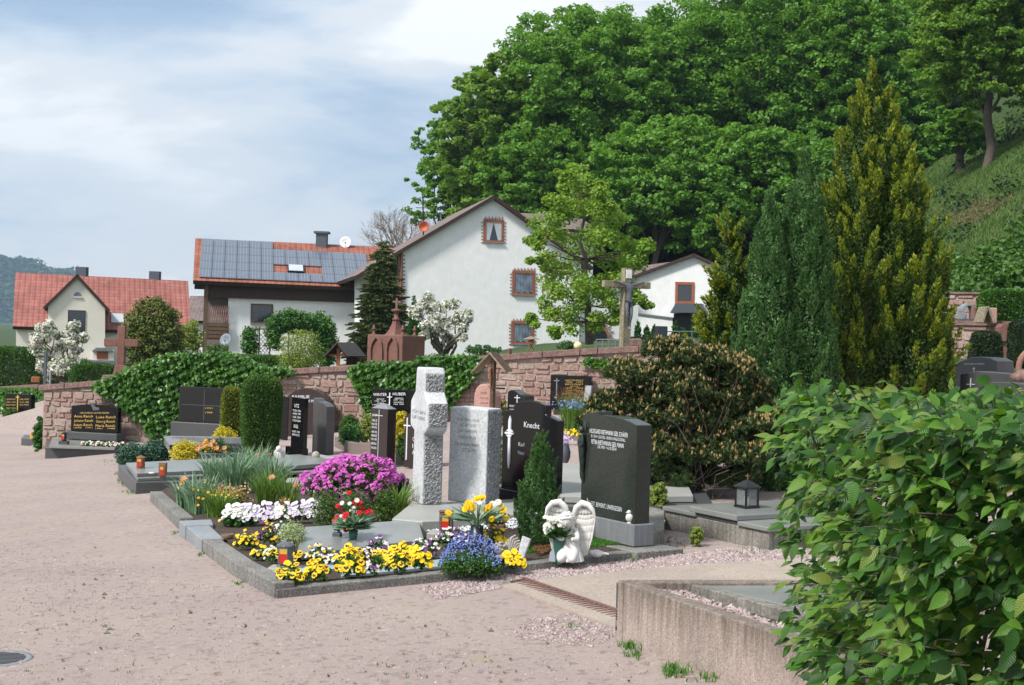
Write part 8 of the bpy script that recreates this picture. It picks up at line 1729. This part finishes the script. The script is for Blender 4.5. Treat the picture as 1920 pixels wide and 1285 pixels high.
def cherub(px, py, hp, label, m='statue'):
    b = G(px, py, .08); S = pxm(b) * hp; t = thing('angel_figurine', b, label, 'figurine'); q = lambda x, y, z: b + Vector((x, y, z)) * S; mb = MB(); mb.tube([q(0, 0, .05), q(0, 0, .3), q(0, -.02, .55), q(0, -.04, .7)], [.24 * S, .22 * S, .17 * S, .09 * S], 12); mb.tube([q(-.1, -.1, .1), q(-.38, -.25, .12), q(-.5, -.28, .06)], [.13 * S, .10 * S, .06 * S], 8); mb.tube([q(.1, -.12, .1), q(.25, -.28, .12), q(.12, -.34, .06)], [.13 * S, .10 * S, .06 * S], 8); part(t, 'body', mb, M[m])
    mb = MB(); mb.ell(q(-.02, -.06, .82), (.17 * S, .17 * S, .18 * S), 14, 10); mb.ell(q(-.04, -.23, .80), (.03 * S, .03 * S, .03 * S), 6, 4); part(t, 'head', mb, M[m])
    for sg in (-1, 1): mb = MB(); mb.ell(q(sg * .22, .12, .52), (.13 * S, .05 * S, .24 * S), 10, 7); part(t, 'wing', mb, M[m])
cherub(523, 868, 32, 'white seated angel figurine between the terracotta bowl and the headstones')
b = G(592, 862, .05); mb = MB(); mb.ell(b + Vector((0, 0, .05)), (.055, .05, .06), 12, 9); solo('round_ornament', mb, M['statue_old'], b, 'small pale round ornament at the foot of the grey green headstone', 'ornament')
FW2 = FW
def boxpx(pxc, pyb, Y_off): return None
p = G(487, 862, 0); S = pxm(p); clipped('clipped_thuja', p, (34 * S, 32 * S, 80 * S), R(20), 'tall green clipped column thuja, the largest topiary left of the pale cross', M['lf_clip'], 30000, .030, seed=410, rnd=3.4, taper=1.22, cat='topiary')
p = G(432, 848, 0); S = pxm(p); clipped('clipped_thuja', p, (20 * S, 24 * S, 62 * S), R(20), 'shorter golden clipped thuja left of the tall green column', M['lf_clipgold'], 13000, .030, seed=411, rnd=4, cat='topiary')
sh('low_shrub', 655, 775, 822, 44, 'pale tipped round green shrub in the brown kerb bed', 'lf_hedge', 2600, .035, seed=412, blobs=24, h=.1, group='low shrubs in the brown kerb bed'); sh('low_shrub', 657, 795, 832, 50, 'bright green round shrub in front of the pale tipped one', 'lf_thujagreen', 3200, .03, seed=413, blobs=26, h=.1, group='low shrubs in the brown kerb bed'); sh('low_shrub', 688, 768, 832, 34, 'upright shrub touching the pillar headstone', 'lf_lime', 2200, .03, seed=414, blobs=24, h=.08, group='low shrubs in the brown kerb bed')
sh('rose_bush', 540, 700, 772, 44, 'loose green shrub right of the tall clipped column, before the wall', 'lf_hedge', 2200, .05, seed=415, blobs=18, h=.15)
sh('yellow_shrub', 752, 762, 850, 40, 'yellow shrub between the brown pillar and the brown peaked headstone', 'lf_yellow', 2600, .035, seed=416, blobs=24, h=.1, cat='shrub')
sh('small_shrub', 755, 805, 862, 30, 'dark green plant with white flowers behind the pillar headstone', 'lf_plant', 1200, .03, seed=417, h=.1, cat='shrub')
sh('orange_shrub', 940, 742, 800, 26, 'rusty orange and green shrub between the pink rounded stone and the small dark stone', 'lf_clipgold', 1600, .035, seed=418, h=.05, cat='shrub')
sh('tulip_bed', 938, 800, 905, 20, 'green plant with yellow flowers seen in the gap right of the pale stele', 'lf_iris', 900, .05, seed=419, cat='plant'); bedding('marigold', 941, 862, 18, 30, 'orange yellow flowers right of the pale stele', ['orange', 'pansy_plain'], 12, 420, s=1.0)
tuft('ornamental_grass', 1072, 812, .62, 420, .20, .010, 'lf_blade', 'ornamental grass turning reddish at its tips before the wall', 421, .35, h=.05); rng = np.random.default_rng(422); b = G(1072, 812); mb = MB(); n = 700; Q = np.array([b.x, b.y, b.z + .56]) + rng.normal(size=(n, 3)) * np.array([.13, .1, .06]); leaves(mb, Q, np.array([0, 0, 1.]) + rng.normal(size=(n, 3)) * .4, rdir(rng, n), .06, .006); solo('grass_plumes', mb, M['lf_brown'], b, 'reddish plumes on the ornamental grass', 'grass', kind='stuff')
b = G(1074, 830, .2); mb = MB(); Q = np.array([b.x, b.y + 1.2, b.z + .40]) + rng.normal(size=(90, 3)) * np.array([.10, .08, .035]); leaves(mb, Q, rdir(rng, 90), rdir(rng, 90), .03, .025); solo('blue_flowers', mb, M['fl_blue'], b, 'violet blue flower cluster before the golden lettered stone', 'flower', kind='stuff')
for k, px in enumerate((1056, 1074, 1092)): bedding('bed_flowers', px, 822, 24, 18, ['yellow low flowers at the left of the brown kerb bed', 'yellow low flowers in the middle of the brown kerb bed', 'yellow low flowers at the right, under the pine bush'][k], ['viola_y', 'pansy_plain'], 14, 430 + k, 'lf_lime', s=1.0, leafL=.04, h=.1)
b = G(1060, 868, .1); S = pxm(b); t = thing('dark_vase', b, 'round dark vase with lilac flowers beside the black stepped headstone', 'vase'); mb = MB(); mb.lathe(b, [(5 * S, 0), (9 * S, 10 * S), (9.5 * S, 20 * S), (6 * S, 32 * S), (5 * S, 36 * S), (.001, 30 * S)], 16); part(t, 'vase', mb, M['blue_grey']); rng = np.random.default_rng(434); mb = MB(); Q = np.array([b.x, b.y, b.z + 44 * S]) + rng.normal(size=(160, 3)) * .03; leaves(mb, Q, rdir(rng, 160), rdir(rng, 160), .03, .02); part(t, 'blossoms', mb, M['fl_lilac'], kind='stuff')
for k in range(9):
    px = 158 + k * 9; bedding('begonia', px, 836 + k * .2, 12, 9, 'small pink or white begonia in the bed before the arched black headstone', [['pinkw', 'begw'][k % 2]], 5, 440 + k, s=.85, leafL=.05, h=.26, group='begonias before the arched black headstone', nl=60)
for k in range(7):
    px = 24 + k * 4.6; p = P(px, 785, 40.8); t = thing('bedding_flower', p, 'tiny red or white flower before the far left plaque', 'flower', 'flowers before the far left plaque'); rng = np.random.default_rng(460 + k); place(t, 'blossom', BL['cup_r' if k % 2 else 'begw'], p, (0, -.8, .6), rng, 1.5); mb = MB(); cluster(mb, rng, [tuple(p - Vector((0, 0, .05)))], .07, 30, .06, .04); part(t, 'leaves', mb, M['lf_plant'])
for px, lb in ((18, 'small round green bush left of the far left plaque foot'), (68, 'small round green bush right of the far left plaque foot')): b = P(px, 788, 41); shrub('small_bush', b, (.28, .25, .34), lb, M['lf_hedge'], 900, .06, seed=470)
sh('corner_bush', 76, 778, 845, 34, 'bright green bush at the left end of the rubble wall', 'lf_thujagreen', 3600, .05, seed=471, blobs=30)
bedding('marigold', 62, 824, 14, 10, 'small orange flowers in the edging at the end of the wall', ['orange'], 6, 472, h=.15, s=1.2)
sh('weed_clump', 1305, 985, 1020, 26, 'green weed growing against the concrete surround', 'lf_lime', 500, .03, seed=473, cat='weed'); sh('ground_cover', 1232, 900, 962, 44, 'yellow green ground cover behind the green black headstone', 'lf_lime', 1500, .035, seed=474, cat='plant', h=.04)
sh('wall_bush', 1765, 690, 735, 60, 'low green bush left of the arched stones at the right', 'lf_hedge', 1600, .05, seed=475); sh('green_bush', 1893, 668, 700, 40, 'bright green bush below the sandstone pillar', 'lf_ivy', 900, .06, seed=476)
b = P(1912, 712, 13.2); mb = MB(); mb.ell(b + Vector((.03, 0, .03)), (.12, .1, .07), 9, 6, jit=.15, seed=4); solo('rough_boulder', mb, M['coping'], b, 'pinkish rough boulder peeking over the hedge at the right edge', 'stone')
b = P(1895, 655, 20); 
# grass tufts along kerbs and in the path
def weeds(name, spots, label, seed):
    rng = np.random.default_rng(seed); mb = MB()
    for px, py, r_, n, hh in spots:
        for k in range(n): p = G(px + rng.normal() * r_, py + rng.normal() * r_ * .35); blades(mb, rng, p, 3, hh, .02, .004, .8, seg=3)
    solo(name, mb, M['grass'], (0, 0, 0), label, 'grass', kind='stuff')
weeds('path_weeds', [(1180, 1215, 10, 30, .05), (1262, 1262, 14, 40, .07), (1320, 1275, 10, 16, .05), (1190, 1228, 10, 18, .045), (1240, 1020, 12, 14, .05), (1410, 1036, 18, 20, .04), (232, 905, 7, 34, .07), (226, 890, 5, 20, .07), (245, 925, 6, 18, .05), (1088, 1052, 3, 6, .06), (1188, 1055, 2, 5, .06), (330, 1000, 6, 12, .03), (378, 1040, 6, 14, .03), (450, 1095, 8, 12, .03), (200, 868, 8, 10, .04), (1075, 1175, 8, 8, .03), (730, 1255, 30, 10, .02), (880, 1250, 60, 16, .02), (640, 1150, 60, 10, .02), (80, 1140, 60, 14, .02), (100, 1275, 60, 12, .02)], 'small weeds growing along kerbs and in the gravel', 480)
# dry leaves on the gravel
rng = np.random.default_rng(481); Q = np.array(scatter(rng, [(100, 1000), (500, 1130), (1150, 1190), (1350, 1285), (100, 1285)], 60, .008) + scatter(rng, [(1220, 1000), (1300, 1010), (1320, 1030), (1240, 1030)], 50, .006)); mb = MB(); leaves(mb, Q, rdir(rng, len(Q)) * np.array([1, 1, .2]), np.array([0, 0, 1.]) + rng.normal(size=Q.shape) * .3, .03, .018, 0, .1); solo('fallen_leaves', mb, M['lf_brown'], (0, 0, 0), 'few dry brown leaves lying on the gravel', 'leaves', kind='stuff')
# ---------------- foreground hornbeam hedge ----------------
def hornbeam():
    rng = np.random.default_rng(500); zt = 1.435
    x0, x1, y0, y1 = .985, 2.3, 3.25, 5.1
    t = thing('hornbeam_hedge', (1.5, 4.0, plane(1.5, 4.0)), 'fresh green hornbeam hedge filling the lower right foreground', 'hedge')
    Ps, Ns = [], []
    def add(n, f): 
        for _ in range(n):
            p, q = f()
            if math.sin(p[0] * 11 + 1.3) * math.sin(p[2] * 10 + p[0] * 4 + .6) * math.cos(p[1] * 4) > .34 and rng.random() < .85: continue
            Ps.append(p); Ns.append(q)
    r = rng.random
    def wob(a, b): return .5 + .5 * math.sin(a * 9 + 2.3 * math.sin(b * 7)) * math.cos(b * 8 + a * 3)
    def front():
        x = x0 + (x1 - x0) * r(); z = .42 + (zt - .42) * r(); d = r() ** 1.6 * .30; k = .09 * wob(x, z); return (x, y0 + d + k, z), (-.05, -1, .15)
    def left():
        y = y0 + (y1 - y0) * r(); z = .42 + (zt - .42) * r(); d = r() ** 1.6 * .28; k = .11 * wob(y, z); return (x0 + d + k + .05 * max(0, min(1, (1.25 - z) / .35)), y, z), (-1, -.15, .15)
    def top():
        x = x0 + (x1 - x0) * r(); y = y0 + (y1 - y0) * r(); return (x, y, zt - r() ** 1.6 * .22 - .05 * wob(x, y) + .04 * (x - x0)), (0, -.1, 1)
    add(4300, front); add(3600, left); add(3600, top); add(1600, lambda: ((x0 + .1 + (x1 - x0) * r(), y0 + .15 + 1.2 * r(), .4 + (zt - .55) * r()), (0, -1, 0)))
    # shoots standing out
    tw = MB()
    for k in range(230):
        s_ = r(); 
        if k < 95: b_ = np.array([x0 + .05, y0 + 1.1 * r(), .55 + .85 * r()]); d_ = np.array([-1, -.35 * r(), .1 + .15 * rng.normal()])
        elif k < 165: b_ = np.array([x0 + (x1 - x0) * r(), y0 + 1.6 * r(), zt - .05]); d_ = np.array([-.7 * r() - .2, -.2, .55 + .3 * r()])
        else: b_ = np.array([x0 + (x1 - x0) * r(), y0 + .03, .6 + .8 * r()]); d_ = np.array([-.7 * r(), -.8, .15])
        d_ = d_ / np.linalg.norm(d_); L = .07 + .10 * r(); tw.tube([b_ - d_ * .12, b_ + d_ * L * .6, b_ + d_ * L + np.array([0, 0, -.01])], [.0022, .0016, .0008], 4)
        for j in range(int(L / .025)): q = b_ + d_ * (j * .026); Ps.append(tuple(q + rng.normal(size=3) * .004)); Ns.append(tuple(d_ * .8 + np.array([0, -.3, .2])))
    for k in range(30): a = np.array([x0 + .3 + 1.0 * r(), y0 + .4 + .8 * r(), .1]); tw.tube([a, a + np.array([rng.normal() * .1, rng.normal() * .08, .6]), a + np.array([rng.normal() * .25, rng.normal() * .15, 1.25])], [.009, .006, .003], 5)
    part(t, 'twigs', tw, M['bark'])
    Pp = np.array(Ps); Nn = np.array(Ns); n = len(Pp); out = unit(Nn)
    T = unit(out * .35 + np.array([-.70, -.24, -.42]) + rng.normal(size=(n, 3)) * .46); nm = unit(np.array([-.10, -.42, .85]) + out * .30 + rng.normal(size=(n, 3)) * .42)
    Sd = unit(np.cross(T, nm)); nm = np.cross(Sd, T)
    L = .061 * (.5 + .75 * rng.random(n)); st = np.array([0, .12, .27, .42, .57, .72, .86, 1.0]); wd = np.array([0.02, .58, .92, 1.0, .88, .60, .26, 0.0]) * .245
    K = len(st); cup = .18 + .12 * rng.random(n); dr = .14 + .28 * rng.random(n)
    V = np.zeros((n, K, 3, 3)); UV = np.zeros((K, 3, 2))
    for i in range(K):
        ser = .012 if i % 2 else -.0
        base = Pp + T * (st[i] * L)[:, None] - nm * (dr * L * st[i] ** 2)[:, None]
        V[:, i, 1] = base; UV[i, 1] = (0, st[i]); q = (wd[i] + (ser if 0 < i < K - 1 else 0))
        for sgn, c in ((-1, 0), (1, 2)): V[:, i, c] = base + Sd * (sgn * q * L)[:, None] + nm * (cup * q * L)[:, None] + T * (-.03 * L if i % 2 else .0 * L)[:, None]; UV[i, c] = (sgn * q, st[i])
    idx = np.arange(K * 3).reshape(K, 3); F = []
    for i in range(K - 1):
        for c in (0, 1): F.append((idx[i, c], idx[i, c + 1], idx[i + 1, c + 1], idx[i + 1, c]))
    F = np.array(F); FF = (F[None] + (K * 3) * np.arange(n)[:, None, None]).reshape(-1, 4); mb = MB(); mb.add(V.reshape(-1, 3), FF, 0, True)
    me = mb.mesh('leaves', M['lf_hornbeam'], org(t)); uvl = me.uv_layers.new(name='UVMap'); uvs = UV.reshape(-1, 2)[F.ravel()]; allu = np.tile(uvs, (n, 1))
    if len(me.loops) == len(allu): uvl.data.foreach_set('uv', allu.ravel())
    part(t, 'leaves', me, None)
hornbeam()
# ---------------- the air: one box of thin haze ----------------
def haze():
    m = bpy.data.materials.new('haze'); m.use_nodes = True; nt = m.node_tree; nt.nodes.clear(); o = nt.nodes.new('ShaderNodeOutputMaterial'); v = nt.nodes.new('ShaderNodeVolumePrincipled')
    v.inputs['Color'].default_value = (.55, .76, 1, 1); v.inputs['Density'].default_value = .00020; v.inputs['Anisotropy'].default_value = .2; nt.links.new(v.outputs[0], o.inputs['Volume'])
    mb = MB(); mb.box((0, 1690, 190), (5200, 3420, 420)); ob = bpy.data.objects.new('haze', mb.mesh('haze', m)); COL.objects.link(ob); ob['kind'] = 'stuff'; ob['label'] = 'thin bluish haze in the air'; ob['category'] = 'haze'
haze()
